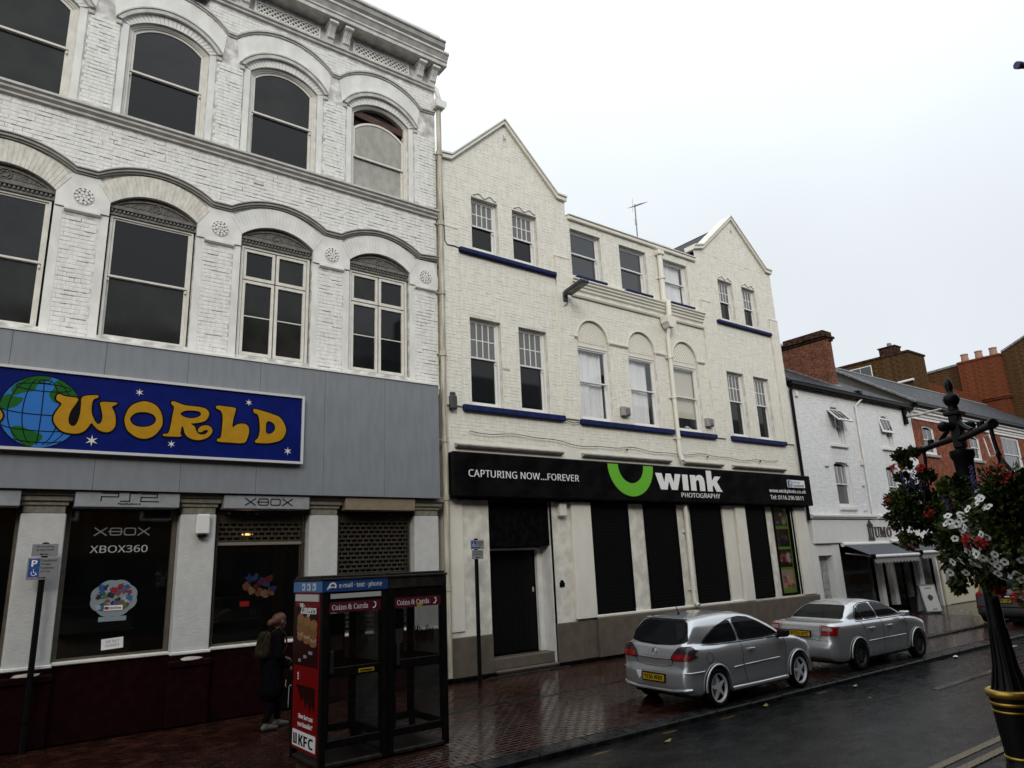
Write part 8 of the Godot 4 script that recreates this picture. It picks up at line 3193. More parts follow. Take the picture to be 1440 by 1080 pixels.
func cars() -> void:
	var silver := mat("silver_paint", Color(0.57, 0.585, 0.60), 0.20)
	silver.metallic = 0.68
	silver.clearcoat_enabled = true
	silver.clearcoat = 0.6
	silver.clearcoat_roughness = 0.08
	var grey := mat("grey_paint", Color(0.07, 0.074, 0.085), 0.28)
	grey.metallic = 0.5
	grey.clearcoat_enabled = true
	grey.clearcoat = 0.6
	var cg := mat("car_glass", Color(0.008, 0.009, 0.010), 0.04, "", 1.0, Vector3.ONE, "", 0.0, 0.5)
	var gap := mat("car_gap", Color(0.006, 0.006, 0.007), 0.6)
	var alloy := mat("alloy", Color(0.75, 0.75, 0.76), 0.3)
	alloy.metallic = 0.35
	var dark_alloy := mat("dark_alloy", Color(0.02, 0.02, 0.022), 0.4)
	var tail := mat("tail_red", Color(0.26, 0.006, 0.008), 0.12)
	var tail_clear := mat("tail_clear", Color(0.30, 0.24, 0.24), 0.12)
	var tail_smoke := mat("tail_smoke", Color(0.03, 0.022, 0.024), 0.1)
	var chrome := mat("chrome", Color(0.7, 0.7, 0.7), 0.12)
	chrome.metallic = 1.0
	var trim := mat("black_trim", Color(0.012, 0.012, 0.013), 0.5)
	var slope := Basis(Vector3.RIGHT, 0.02)

	# ---- silver three door hatchback
	var d := {"length": 4.29, "height": 1.435, "arch": 0.345, "cell": 0.028,
		"axles": [Vector2(0.80, 0.315), Vector2(3.414, 0.315)],
		"lower": [0.16, 0.24, 0.03, 0.32, 0.0, 0.46, 0.02, 0.60, 0.075, 0.66, 0.07, 0.80, 0.13, 0.97, 0.30, 1.02, 0.8, 1.0, 3.05, 0.99, 3.45, 0.93, 3.85, 0.83, 4.12, 0.70, 4.25, 0.55, 4.28, 0.42, 4.24, 0.24, 4.05, 0.19, 0.4, 0.19],
		"cabin": [0.12, 0.96, 0.34, 1.22, 0.48, 1.39, 0.60, 1.43, 1.1, 1.47, 1.55, 1.48, 1.95, 1.455, 2.3, 1.38, 2.75, 1.19, 3.2, 0.96, 3.1, 0.85, 0.3, 0.85],
		"plan": [0.0, 0.56, 0.03, 0.70, 0.12, 0.80, 0.35, 0.865, 0.8, 0.885, 2.2, 0.885, 3.4, 0.88, 3.85, 0.82, 4.12, 0.70, 4.24, 0.52, 4.29, 0.25],
		"cabin_plan": [0.10, 0.62, 0.3, 0.70, 0.6, 0.76, 1.3, 0.83, 2.4, 0.83, 2.9, 0.78, 3.25, 0.70],
		"section": [0.12, 0.74, 0.22, 0.82, 0.30, 0.875, 0.45, 0.868, 0.62, 0.882, 0.80, 0.878, 0.90, 0.858, 0.98, 0.815, 1.06, 0.74],
		"cabin_section": [0.80, 0.84, 0.98, 0.80, 1.15, 0.735, 1.30, 0.66, 1.40, 0.59, 1.47, 0.47, 1.53, 0.2]}
	var s := car_shell(d)
	var t := thing("parked_car", "silver three door hatchback parked nearest, with big alloy wheels and yellow rear plate", "car", Vector3(8.50, -0.088, 4.07), 0.0, "silver cars parked along the kerb")
	t.transform.basis = slope * Basis().scaled(Vector3(0.82, 0.885, 0.82))
	var mb := Mb.new()
	surface_net(s.f, s.nx, s.ny, s.nz, s.at, s.cell, true, mb, 4)
	part(t, "body", mb, silver)
	for v in ["side", "far"]:
		part(t, "side_window", patch(s, soften(flat([0.52, 1.02, 0.72, 1.13, 1.0, 1.24, 1.3, 1.315, 1.54, 1.345, 1.55, 0.995, 0.8, 0.995])), v, 0.006), cg)
		part(t, "side_window", patch(s, soften(flat([1.61, 0.99, 1.60, 1.352, 1.85, 1.365, 2.1, 1.34, 2.35, 1.265, 2.65, 1.13, 2.96, 0.98])), v, 0.006), cg)
		part(t, "door_gap", seam(s, [Vector2(1.58, 1.30), Vector2(1.60, 0.9), Vector2(1.58, 0.6), Vector2(1.66, 0.32)], v), gap)
		part(t, "door_gap", seam(s, [Vector2(2.98, 0.97), Vector2(3.0, 0.75), Vector2(2.95, 0.50), Vector2(2.92, 0.32)], v), gap)
		part(t, "window_surround", seam(s, [Vector2(0.52, 1.005), Vector2(0.8, 0.985), Vector2(1.5, 0.975), Vector2(2.3, 0.97), Vector2(3.0, 0.965)], v, 0.011), trim)
		part(t, "window_surround", seam(s, [Vector2(0.50, 1.02), Vector2(0.72, 1.14), Vector2(1.0, 1.25), Vector2(1.5, 1.352), Vector2(1.85, 1.375), Vector2(2.1, 1.35), Vector2(2.4, 1.25), Vector2(2.98, 0.98)], v, 0.009), trim)
		part(t, "rubbing_strip", seam(s, [Vector2(1.28, 0.585), Vector2(1.56, 0.595)], v, 0.015), silver)
		part(t, "rubbing_strip", seam(s, [Vector2(1.62, 0.597), Vector2(2.2, 0.605), Vector2(2.75, 0.61)], v, 0.015), silver)
		part(t, "side_skirt", seam(s, [Vector2(1.2, 0.25), Vector2(2.1, 0.245), Vector2(3.0, 0.25)], v, 0.05, 0.0), silver)
		for ax in d.axles:
			var lip := []
			for k in 15:
				var a := lerpf(-0.10, PI + 0.10, k / 14.0)
				lip.append(Vector3(ax.x + cos(a) * 0.362, ax.y + sin(a) * 0.362, (0.875 if ax.x < 2 else 0.872) * (1 if v == "side" else -1)))
			mb = Mb.new()
			mb.tube(lip, 0.020, 8)
			part(t, "wheel_arch", mb, silver)
		part(t, "bumper_strip", seam(s, [Vector2(0.06, 0.595), Vector2(0.25, 0.60), Vector2(0.44, 0.605)], v, 0.016), silver)
	part(t, "rear_window", patch(s, soften(flat([-0.53, 1.375, 0.53, 1.375, 0.62, 1.23, 0.68, 1.10, 0.64, 1.05, 0.40, 1.01, 0.0, 0.995, -0.40, 1.01, -0.64, 1.05, -0.68, 1.10, -0.62, 1.23])), "rear", 0.006), cg)
	for z in [1.0, -1.0]:
		var tl := patch(s, soften(flat([0.38 * z, 0.775, 0.44 * z, 0.88, 0.56 * z, 0.99, 0.80 * z, 1.0, 0.865 * z, 0.96, 0.865 * z, 0.88, 0.80 * z, 0.785])), "rear", 0.012, 0.022, 0.46)
		var tp := part(t, "tail_light", tl, tail_smoke)
		part(tp, "red_lens", patch(s, soften(flat([0.41 * z, 0.785, 0.47 * z, 0.875, 0.76 * z, 0.885, 0.81 * z, 0.85, 0.79 * z, 0.795])), "rear", 0.018, 0.025, 0.34), tail)
		mb = Mb.new()
		# door mirror
		mb.cbox(2.72, 2.93, 0.965, 1.10, 0.86 if z > 0 else -1.04, 1.04 if z > 0 else -0.86, 0.05)
		mb.cbox(2.80, 2.90, 0.95, 0.99, 0.76 if z > 0 else -0.9, 0.9 if z > 0 else -0.76, 0.02)
		part(t, "door_mirror", mb, trim)
		mb = Mb.new()
		mb.cbox(1.76, 1.94, 0.835, 0.862, 0.875 if z > 0 else -0.905, 0.905 if z > 0 else -0.875, 0.012)
		mb.cbox(1.79, 1.88, 0.815, 0.845, 0.860 if z > 0 else -0.885, 0.885 if z > 0 else -0.860, 0.012)
		part(t, "door_handle", mb, silver)
		for ax in d.axles:
			car_wheel(t, Vector3(ax.x, ax.y, 0.775 * z), 0.315, 0.235, 5, z, alloy)
	# chrome strip, badge, spoiler, bumper lip, aerial, exhaust
	part(t, "chrome_strip", seam(s, [Vector2(-0.44, 0.800), Vector2(0, 0.79), Vector2(0.44, 0.800)], "rear", 0.012), chrome)
	part(t, "boot_gap", seam(s, [Vector2(0.46, 0.79), Vector2(0.42, 0.70), Vector2(0.2, 0.665), Vector2(-0.2, 0.665), Vector2(-0.42, 0.70), Vector2(-0.46, 0.79)], "rear", 0.006), gap)
	part(t, "bumper_gap", seam(s, [Vector2(-0.84, 0.80), Vector2(-0.5, 0.79)], "rear", 0.005), gap)
	var bd := s.spot(Vector2(0, 0.885), "rear", 0.0)
	mb = Mb.new()
	for k in 2:
		mb.lathe(Vector3.ZERO, PackedVector2Array([Vector2(0.05, 0.0), Vector2(0.058, 0.008), Vector2(0.05, 0.016), Vector2(0.042, 0.008), Vector2(0.05, 0.0)]), 18)
	mb.tube([Vector3(-0.05, 0.008, 0.01), Vector3(0, 0.01, 0.014), Vector3(0.0, 0.01, -0.014), Vector3(0.05, 0.008, -0.01)], 0.008, 5)
	mb.xform(Transform3D(Basis(Vector3.BACK, PI / 2), bd[0]))
	part(t, "badge", mb, chrome)
	mb = Mb.new()
	mb.cbox(0.44, 0.62, 1.405, 1.425, -0.47, 0.47, 0.011)
	part(t, "roof_spoiler", mb, silver)
	part(t, "bumper_lip", seam(s, [Vector2(-0.80, 0.34), Vector2(-0.4, 0.30), Vector2(0.4, 0.30), Vector2(0.80, 0.34)], "rear", 0.030, 0.005), silver)
	mb = Mb.new()
	mb.lathe(Vector3(0.86, 1.435, 0.0), PackedVector2Array([Vector2(0.045, 0.0), Vector2(0.03, 0.035), Vector2(0.012, 0.05), Vector2(0.0, 0.05)]), 10)
	mb.tube([Vector3(0.86, 1.475, 0), Vector3(0.74, 1.69, 0)], 0.008, 6)
	part(t, "roof_aerial", mb, trim)
	var rear := s.spot(Vector2(0, 0.50), "rear", 0.0)
	number_plate(t, "YE56 WWL", Vector3(rear[0].x - 0.015, 0.49, 0.02), 0.05)
	part(t, "white_sticker", patch(s, flat([-0.44, 0.565, -0.30, 0.575, -0.31, 0.47, -0.36, 0.43]), "rear", 0.004, 0.03), mats.print_white)
	# fuel flap, indicator
	var fl := []
	for k in 17:
		fl.append(Vector2(0.62 + 0.085 * cos(TAU * k / 16), 0.80 + 0.085 * sin(TAU * k / 16)))
	part(t, "fuel_flap", seam(s, fl, "side", 0.004, 0.0, 1), gap)
	mb = Mb.new()
	mb.cbox(0.30, 4.0, 0.17, 0.24, -0.74, 0.74, 0.02)
	part(t, "underbody", mb, trim)

	# ---- silver four door saloon
	d = {"length": 4.55, "height": 1.43, "arch": 0.35, "cell": 0.03,
		"axles": [Vector2(0.98, 0.32), Vector2(3.63, 0.32)],
		"lower": [0.18, 0.24, 0.04, 0.34, 0.0, 0.48, 0.02, 0.62, 0.07, 0.66, 0.06, 0.84, 0.10, 1.0, 0.20, 1.035, 0.8, 1.04, 3.3, 1.0, 3.75, 0.93, 4.2, 0.82, 4.42, 0.68, 4.53, 0.50, 4.52, 0.28, 4.3, 0.2, 0.4, 0.2],
		"cabin": [0.62, 0.99, 0.95, 1.20, 1.22, 1.345, 1.45, 1.40, 1.9, 1.43, 2.2, 1.425, 2.55, 1.36, 2.95, 1.19, 3.42, 0.97, 3.3, 0.86, 0.6, 0.86],
		"plan": [0.0, 0.56, 0.03, 0.72, 0.14, 0.82, 0.4, 0.87, 0.9, 0.885, 3.5, 0.885, 4.05, 0.83, 4.35, 0.71, 4.48, 0.52, 4.55, 0.25],
		"cabin_plan": [0.5, 0.66, 1.0, 0.74, 1.4, 0.80, 2.6, 0.80, 3.1, 0.76, 3.5, 0.68],
		"section": [0.12, 0.74, 0.22, 0.83, 0.32, 0.87, 0.60, 0.885, 0.82, 0.88, 0.93, 0.86, 1.0, 0.815, 1.08, 0.72],
		"cabin_section": [0.80, 0.83, 1.0, 0.775, 1.15, 0.71, 1.30, 0.625, 1.37, 0.565, 1.44, 0.45, 1.50, 0.2]}
	s = car_shell(d)
	t = thing("parked_car", "silver four door saloon with dark wheels parked ahead of the hatchback", "car", Vector3(12.72, -0.085, 3.93), 0.0, "silver cars parked along the kerb")
	t.transform.basis = slope * Basis(Vector3.UP, -0.03) * Basis().scaled(Vector3(0.835, 0.85, 0.82))
	mb = Mb.new()
	surface_net(s.f, s.nx, s.ny, s.nz, s.at, s.cell, true, mb, 4)
	part(t, "body", mb, silver)
	for v in ["side", "far"]:
		part(t, "side_window", patch(s, soften(flat([1.12, 1.02, 1.16, 1.13, 1.32, 1.26, 1.40, 1.30, 1.45, 1.02])), v, 0.006), cg)
		part(t, "side_window", patch(s, soften(flat([1.47, 1.02, 1.42, 1.30, 1.62, 1.345, 2.0, 1.355, 2.03, 1.02])), v, 0.006), cg)
		part(t, "side_window", patch(s, soften(flat([2.09, 1.02, 2.06, 1.355, 2.3, 1.345, 2.55, 1.275, 2.9, 1.12, 3.12, 1.01])), v, 0.006), cg)
		part(t, "door_gap", seam(s, [Vector2(2.06, 1.34), Vector2(2.08, 0.9), Vector2(2.06, 0.6), Vector2(2.06, 0.30)], v), gap)
		part(t, "door_gap", seam(s, [Vector2(3.14, 0.99), Vector2(3.14, 0.75), Vector2(3.10, 0.50), Vector2(3.08, 0.30)], v), gap)
		part(t, "door_gap", seam(s, [Vector2(1.22, 1.0), Vector2(1.30, 0.82), Vector2(1.36, 0.66)], v), gap)
		part(t, "window_surround", seam(s, [Vector2(1.08, 1.005), Vector2(2.0, 1.0), Vector2(3.18, 0.99)], v, 0.011), trim)
		part(t, "window_surround", seam(s, [Vector2(1.09, 1.01), Vector2(1.14, 1.14), Vector2(1.34, 1.30), Vector2(1.62, 1.362), Vector2(2.05, 1.37), Vector2(2.32, 1.358), Vector2(2.6, 1.275), Vector2(3.18, 1.0)], v, 0.009), trim)
		part(t, "chrome_strip", seam(s, [Vector2(1.38, 0.58), Vector2(2.2, 0.585), Vector2(3.05, 0.59)], v, 0.013), chrome)
		for ax in d.axles:
			var lip := []
			for k in 15:
				var a := lerpf(-0.08, PI + 0.08, k / 14.0)
				lip.append(Vector3(ax.x + cos(a) * 0.365, ax.y + sin(a) * 0.365, 0.875 * (1 if v == "side" else -1)))
			mb = Mb.new()
			mb.tube(lip, 0.018, 8)
			part(t, "wheel_arch", mb, silver)
	part(t, "rear_window", patch(s, soften(flat([-0.50, 1.335, 0.50, 1.335, 0.60, 1.18, 0.66, 1.075, -0.66, 1.075, -0.60, 1.18])), "rear", 0.006), cg)
	for z in [1.0, -1.0]:
		var tp := part(t, "tail_light", patch(s, flat([0.52 * z, 0.765, 0.54 * z, 0.985, 0.75 * z, 0.97, 0.845 * z, 0.945, 0.85 * z, 0.78]), "rear", 0.012, 0.025, 0.34), tail)
		part(tp, "clear_lens", patch(s, flat([0.555 * z, 0.875, 0.56 * z, 0.955, 0.74 * z, 0.945, 0.78 * z, 0.91, 0.77 * z, 0.875]), "rear", 0.018, 0.03), tail_clear)
		mb = Mb.new()
		mb.cbox(2.88, 3.08, 1.0, 1.12, 0.84 if z > 0 else -1.02, 1.02 if z > 0 else -0.84, 0.05)
		part(t, "door_mirror", mb, silver if z > 0 else trim)
		for x in [1.46, 2.26]:
			mb = Mb.new()
			mb.cbox(x, x + 0.19, 0.835, 0.865, 0.875 if z > 0 else -0.91, 0.91 if z > 0 else -0.875, 0.012)
			part(t, "door_handle", mb, silver)
		for ax in d.axles:
			car_wheel(t, Vector3(ax.x, ax.y, 0.775 * z), 0.32, 0.225, 9, z, dark_alloy)
	part(t, "boot_gap", seam(s, [Vector2(-0.50, 1.0), Vector2(-0.50, 0.76), Vector2(-0.46, 0.69), Vector2(0.46, 0.69), Vector2(0.50, 0.76), Vector2(0.50, 1.0)], "rear", 0.006), gap)
	part(t, "boot_strip", seam(s, [Vector2(-0.5, 0.685), Vector2(0.5, 0.685)], "rear", 0.010, 0.003), chrome)
	var r2 := s.spot(Vector2(0, 0.80), "rear", 0.0)
	mb = Mb.new()
	for k in 4:
		var ri := []
		for j in 11:
			ri.append(Vector3(r2[0].x - 0.01, 0.935 + 0.028 * sin(TAU * j / 10), (k - 1.5) * 0.042 + 0.028 * cos(TAU * j / 10)))
		mb.tube(ri, 0.004, 5, false)
	part(t, "badge", mb, chrome)
	number_plate(t, "BY53 HYC", Vector3(r2[0].x - 0.02, 0.80, 0.0), 0.0)
	mb = Mb.new()
	mb.cbox(0.3, 4.2, 0.18, 0.25, -0.74, 0.74, 0.02)
	part(t, "underbody", mb, trim)

	# ---- dark grey hatchback further along
	d = {"length": 4.1, "height": 1.5, "arch": 0.34, "cell": 0.04,
		"axles": [Vector2(0.75, 0.31), Vector2(3.3, 0.31)],
		"lower": [0.16, 0.24, 0.03, 0.32, 0.0, 0.46, 0.03, 0.62, 0.06, 0.8, 0.10, 1.0, 0.30, 1.04, 3.0, 1.02, 3.5, 0.92, 3.95, 0.74, 4.08, 0.5, 4.05, 0.24, 3.9, 0.19, 0.4, 0.19],
		"cabin": [0.10, 0.96, 0.24, 1.25, 0.34, 1.44, 0.5, 1.48, 1.3, 1.5, 2.0, 1.46, 2.4, 1.33, 3.1, 0.98, 3.0, 0.85, 0.3, 0.85],
		"plan": [0.0, 0.60, 0.04, 0.74, 0.15, 0.82, 0.5, 0.87, 3.2, 0.87, 3.8, 0.76, 4.05, 0.5, 4.1, 0.25],
		"cabin_plan": [0.06, 0.66, 0.3, 0.72, 1.2, 0.80, 2.4, 0.80, 3.1, 0.70],
		"section": [0.12, 0.74, 0.3, 0.86, 0.6, 0.875, 0.85, 0.86, 1.0, 0.80, 1.08, 0.72],
		"cabin_section": [0.80, 0.83, 1.0, 0.78, 1.2, 0.71, 1.38, 0.62, 1.5, 0.48, 1.56, 0.2]}
	s = car_shell(d)
	t = thing("parked_car", "dark grey hatchback at the right edge half hidden by the lamp column", "car", Vector3(22.6, -0.07, 3.90), 0.0)
	t.transform.basis = slope * Basis().scaled(Vector3.ONE * 0.84)
	mb = Mb.new()
	surface_net(s.f, s.nx, s.ny, s.nz, s.at, s.cell, true, mb, 4)
	part(t, "body", mb, grey)
	part(t, "rear_window", patch(s, soften(flat([-0.52, 1.42, 0.52, 1.42, 0.62, 1.12, -0.62, 1.12])), "rear", 0.008), cg)
	for v in ["side", "far"]:
		part(t, "side_window", patch(s, soften(flat([0.6, 1.05, 0.7, 1.3, 1.2, 1.40, 2.0, 1.38, 2.9, 1.03])), v, 0.008), cg)
	for z in [1.0, -1.0]:
		part(t, "tail_light", patch(s, flat([0.58 * z, 0.86, 0.62 * z, 1.06, 0.80 * z, 1.04, 0.83 * z, 0.88]), "rear", 0.012, 0.04, 0.35), tail)
		part(t, "reflector", patch(s, flat([0.62 * z, 0.50, 0.62 * z, 0.54, 0.80 * z, 0.54, 0.80 * z, 0.50]), "rear", 0.012, 0.04), tail)
		for ax in d.axles:
			car_wheel(t, Vector3(ax.x, ax.y, 0.76 * z), 0.31, 0.21, 6, z, alloy)
	part(t, "chrome_strip", seam(s, [Vector2(-0.34, 0.87), Vector2(0.34, 0.87)], "rear", 0.02, 0.008), chrome)
	var r3 := s.spot(Vector2(0, 0.74), "rear", 0.0)
	number_plate(t, "BX08 LJE", Vector3(r3[0].x - 0.02, 0.755, 0.0), 0.0)
	part(t, "bumper_strip", seam(s, [Vector2(-0.8, 0.56), Vector2(0.8, 0.56)], "rear", 0.02), trim)
	var b3 := s.spot(Vector2(0, 0.96), "rear", 0.0)
	mb = Mb.new()
	mb.ball(b3[0], 0.05, 8)
	part(t, "badge", mb, chrome)
	mb = Mb.new()
	mb.cbox(0.3, 3.9, 0.18, 0.25, -0.72, 0.72, 0.02)
	part(t, "underbody", mb, trim)


# ------------------------------------------------------------------ bodies
# bones: [from, to, radius at from, radius at to]
func bone_mesh(mb: Mb, bones: Array, cell: float, blend: float) -> void:
	var lo := Vector3(1e9, 1e9, 1e9)
	var hi := -lo
	for b in bones:
		for k in 2:
			var r: Vector3 = Vector3.ONE * (b[2 + k] + 3.0 * cell)
			lo = lo.min(b[k] - r)
			hi = hi.max(b[k] + r)
	var nx := int((hi.x - lo.x) / cell) + 2
	var ny := int((hi.y - lo.y) / cell) + 2
	var nz := int((hi.z - lo.z) / cell) + 2
	var f := PackedFloat32Array()
	f.resize(nx * ny * nz)
	f.fill(1.0)
	for b in bones:
		var a: Vector3 = b[0]
		var ab: Vector3 = b[1] - a
		var ll := maxf(ab.length_squared(), 1e-8)
		var m: float = maxf(b[2], b[3]) + blend + 2.5 * cell
		var p0 := (a.min(b[1]) - Vector3.ONE * m - lo) / cell
		var p1 := (a.max(b[1]) + Vector3.ONE * m - lo) / cell
		for k in range(maxi(0, int(p0.z)), mini(nz, int(p1.z) + 1)):
			for j in range(maxi(0, int(p0.y)), mini(ny, int(p1.y) + 1)):
				for i in range(maxi(0, int(p0.x)), mini(nx, int(p1.x) + 1)):
					var p := lo + Vector3(i, j, k) * cell
					var t := clampf((p - a).dot(ab) / ll, 0.0, 1.0)
					var d := (p - a - ab * t).length() - lerpf(b[2], b[3], t)
					var c := i + nx * (j + ny * k)
					var v := f[c]
					var h := clampf(0.5 + 0.5 * (v - d) / blend, 0.0, 1.0)
					f[c] = lerpf(v, d, h) - blend * h * (1.0 - h)
	surface_net(f, nx, ny, nz, lo, cell, false, mb)


func walker() -> void:
	var t := thing("person", "person with ginger hair in a long dark coat walking right with a dark carrier bag", "person", Vector3(3.72, -0.022, 1.20), 0.12)
	t.scale = Vector3.ONE * 0.925
	var skin := mat("skin", Color(0.11, 0.055, 0.04), 0.6)
	var coat := mat("coat_dark", Color(0.006, 0.006, 0.008), 0.75, "cloud", 0.7, Vector3(3, 3, 3))
	var ginger := mat("ginger_hair", Color(0.11, 0.028, 0.008), 0.6, "streak", 0.5, Vector3(8, 2, 8))
	var V := func(x: float, y: float, z: float) -> Vector3: return Vector3(x, y, z)
	# joints
	var neck := Vector3(0.03, 1.40, 0)
	var head := Vector3(0.075, 1.545, 0)
	var chest := Vector3(0.0, 1.24, 0)
	var hips := Vector3(-0.02, 0.90, 0)
	var sr := Vector3(-0.01, 1.34, 0.165)
	var sl := Vector3(-0.01, 1.34, -0.165)
	var er := Vector3(-0.03, 1.06, 0.215)
	var wr := Vector3(0.17, 0.87, 0.20)
	var el := Vector3(0.05, 1.07, -0.215)
	var wl := Vector3(0.26, 0.98, -0.17)
	var hr := Vector3(-0.02, 0.87, 0.085)
	var hl := Vector3(-0.02, 0.87, -0.085)
	var kr := Vector3(0.0, 0.48, 0.085)
	var kl := Vector3(0.11, 0.48, -0.08)
	var ar := Vector3(-0.13, 0.085, 0.085)
	var al := Vector3(0.13, 0.085, -0.08)
	# the body, one surface from head to feet
	var body := [[head + Vector3(-0.01, 0.015, 0), head + Vector3(0.0, 0.03, 0), 0.088, 0.088], [head + Vector3(0.03, -0.04, 0), head + Vector3(0.045, -0.075, 0), 0.062, 0.038], [neck, head + Vector3(-0.02, -0.06, 0), 0.052, 0.05], [chest + Vector3(0, 0.1, 0), neck, 0.09, 0.055], [sl, sr, 0.06, 0.06], [hips, chest, 0.13, 0.125], [sr, er, 0.052, 0.042], [er, wr, 0.042, 0.028], [sl, el, 0.052, 0.042], [el, wl, 0.042, 0.028], [hr, kr, 0.085, 0.058], [kr, ar, 0.058, 0.036], [hl, kl, 0.085, 0.058], [kl, al, 0.058, 0.036], [ar + Vector3(-0.02, -0.05, 0), ar + Vector3(0.15, -0.06, 0), 0.036, 0.026], [al + Vector3(-0.02, -0.05, 0), al + Vector3(0.15, -0.06, 0), 0.036, 0.026],
		[head + Vector3(0.088, -0.005, 0), head + Vector3(0.108, -0.028, 0), 0.012, 0.017], [head + Vector3(0.0, -0.01, 0.088), head + Vector3(0.0, 0.015, 0.092), 0.016, 0.014], [head + Vector3(0.0, -0.01, -0.088), head + Vector3(0.0, 0.015, -0.092), 0.016, 0.014]]
	var mb := Mb.new()
	bone_mesh(mb, body, 0.016, 0.03)
	# hands on finer grids
	for s in [1.0, -1.0]:
		var w: Vector3 = wr if s > 0 else wl
		var d := (w - (er if s > 0 else el)).normalized()
		var side := Vector3(0, 0, 1)
		var palm := w + d * 0.075
		var hand := [[w, palm, 0.026, 0.03]]
		for k in 4:
			var root := palm + side * ((k - 1.5) * 0.019)
			var len: float = [0.034, 0.040, 0.037, 0.029][k]
			var k1 := root + d * len
			var k2 := k1 + (d * 0.2 + Vector3(0, -1, 0) * 0.9).normalized() * len * 0.8
			hand.append([root, k1, 0.0095, 0.0088])
			hand.append([k1, k2, 0.0088, 0.0078])
			hand.append([k2, k2 + Vector3(-0.6, -0.5, 0).normalized() * len * 0.6, 0.0078, 0.007])
		var th: Vector3 = w + d * 0.025 + side * 0.026 * s
		hand.append([th, th + d * 0.03 + side * 0.02 * s, 0.0115, 0.0095])
		hand.append([th + d * 0.03 + side * 0.02 * s, th + d * 0.055 + side * 0.008 * s + Vector3(0, -0.014, 0), 0.0095, 0.008])
		bone_mesh(mb, hand, 0.006, 0.006)
	part(t, "body", mb, skin)
	# eyes and mouth
	mb = Mb.new()
	for s in [-1, 1]:
		mb.ball(head + Vector3(0.082, 0.012, 0.034 * s), 0.011, 8)
	part(t, "eyes", mb, mat("eye", Color(0.08, 0.07, 0.06), 0.2))
	mb = Mb.new()
	mb.tube([head + Vector3(0.088, -0.066, -0.022), head + Vector3(0.095, -0.066, 0), head + Vector3(0.088, -0.066, 0.022)], 0.006, 6)
	part(t, "mouth", mb, mat("lips", Color(0.22, 0.06, 0.05), 0.5))
	# hair, drawn back into a bun
	mb = Mb.new()
	bone_mesh(mb, [[head + Vector3(-0.03, 0.035, 0), head + Vector3(0.01, 0.055, 0), 0.098, 0.090], [head + Vector3(-0.06, 0.0, 0), head + Vector3(-0.05, -0.05, 0), 0.075, 0.05], [head + Vector3(-0.145, 0.0, 0), head + Vector3(-0.15, -0.015, 0), 0.052, 0.05], [head + Vector3(-0.08, 0.01, 0), head + Vector3(-0.14, 0.0, 0), 0.05, 0.04]], 0.013, 0.02)
	part(t, "hair", mb, ginger)
	# coat with sleeves and skirt
	mb = Mb.new()
	bone_mesh(mb, [[chest + Vector3(0, 0.09, -0.08), chest + Vector3(0, 0.09, 0.08), 0.115, 0.115], [hips + Vector3(0, 0.02, -0.05), chest + Vector3(0.0, 0.0, -0.03), 0.155, 0.145], [hips + Vector3(0, 0.02, 0.05), chest + Vector3(0.0, 0.0, 0.03), 0.155, 0.145], [Vector3(-0.05, 0.56, 0.06), hips + Vector3(0, 0, 0.04), 0.175, 0.155], [Vector3(0.02, 0.56, -0.06), hips + Vector3(0, 0, -0.04), 0.175, 0.155], [sr, er, 0.075, 0.062], [er, wr - Vector3(0.03, -0.03, 0), 0.062, 0.046], [sl, el, 0.075, 0.062], [el, wl - Vector3(0.03, -0.03, 0), 0.062, 0.046], [neck + Vector3(0, -0.06, 0), neck + Vector3(0, 0.0, 0), 0.085, 0.068]], 0.018, 0.03)
	part(t, "coat", mb, coat)
	mb = Mb.new()
	bone_mesh(mb, [[hr, kr, 0.092, 0.068], [kr, ar + Vector3(0, 0.05, 0), 0.066, 0.05], [hl, kl, 0.092, 0.068], [kl, al + Vector3(0, 0.05, 0), 0.066, 0.05]], 0.017, 0.02)
	part(t, "trousers", mb, mat("trousers_dark", Color(0.005, 0.005, 0.0055), 0.8))
	for s in [0, 1]:
		var a: Vector3 = ar if s == 0 else al
		mb = Mb.new()
		bone_mesh(mb, [[a + Vector3(-0.03, -0.045, 0), a + Vector3(0.08, -0.045, 0), 0.046, 0.042], [a + Vector3(0.08, -0.05, 0), a + Vector3(0.17, -0.058, 0), 0.042, 0.030], [a, a + Vector3(0, -0.03, 0), 0.044, 0.046]], 0.011, 0.012)
		part(t, "shoe", mb, mat("shoe_pale", Color(0.08, 0.075, 0.07), 0.6))
	# backpack and straps
	mb = Mb.new()
	bone_mesh(mb, [[Vector3(-0.19, 1.10, -0.05), Vector3(-0.16, 1.34, -0.04), 0.10, 0.085], [Vector3(-0.19, 1.10, 0.06), Vector3(-0.16, 1.34, 0.05), 0.10, 0.085]], 0.016, 0.02)
	var bp := part(t, "backpack", mb, mat("backpack_olive", Color(0.035, 0.027, 0.018), 0.8, "cloud", 0.6, Vector3(4, 4, 4)))
	mb = Mb.new()
	for s in [-1, 1]:
		mb.tube([Vector3(-0.10, 1.40, 0.10 * s), Vector3(0.02, 1.46, 0.11 * s), Vector3(0.13, 1.36, 0.115 * s), Vector3(0.155, 1.2, 0.12 * s), Vector3(0.06, 1.06, 0.16 * s)], 0.014, 6)
	mb.tube([Vector3(-0.31, 1.22, 0.09), Vector3(-0.22, 1.38, 0.11), Vector3(-0.16, 1.44, 0.10)], 0.006, 5)
	part(bp, "strap", mb, mats.backpack_olive)
	# carrier bag hanging from the near hand
	var b := thing("carrier_bag", "dark carrier bag with pale edges and pale figures printed on it held by the walker", "bag", Vector3(3.96, -0.022, 1.36), 0.12)
	b.scale = t.scale
	mb = Mb.new()
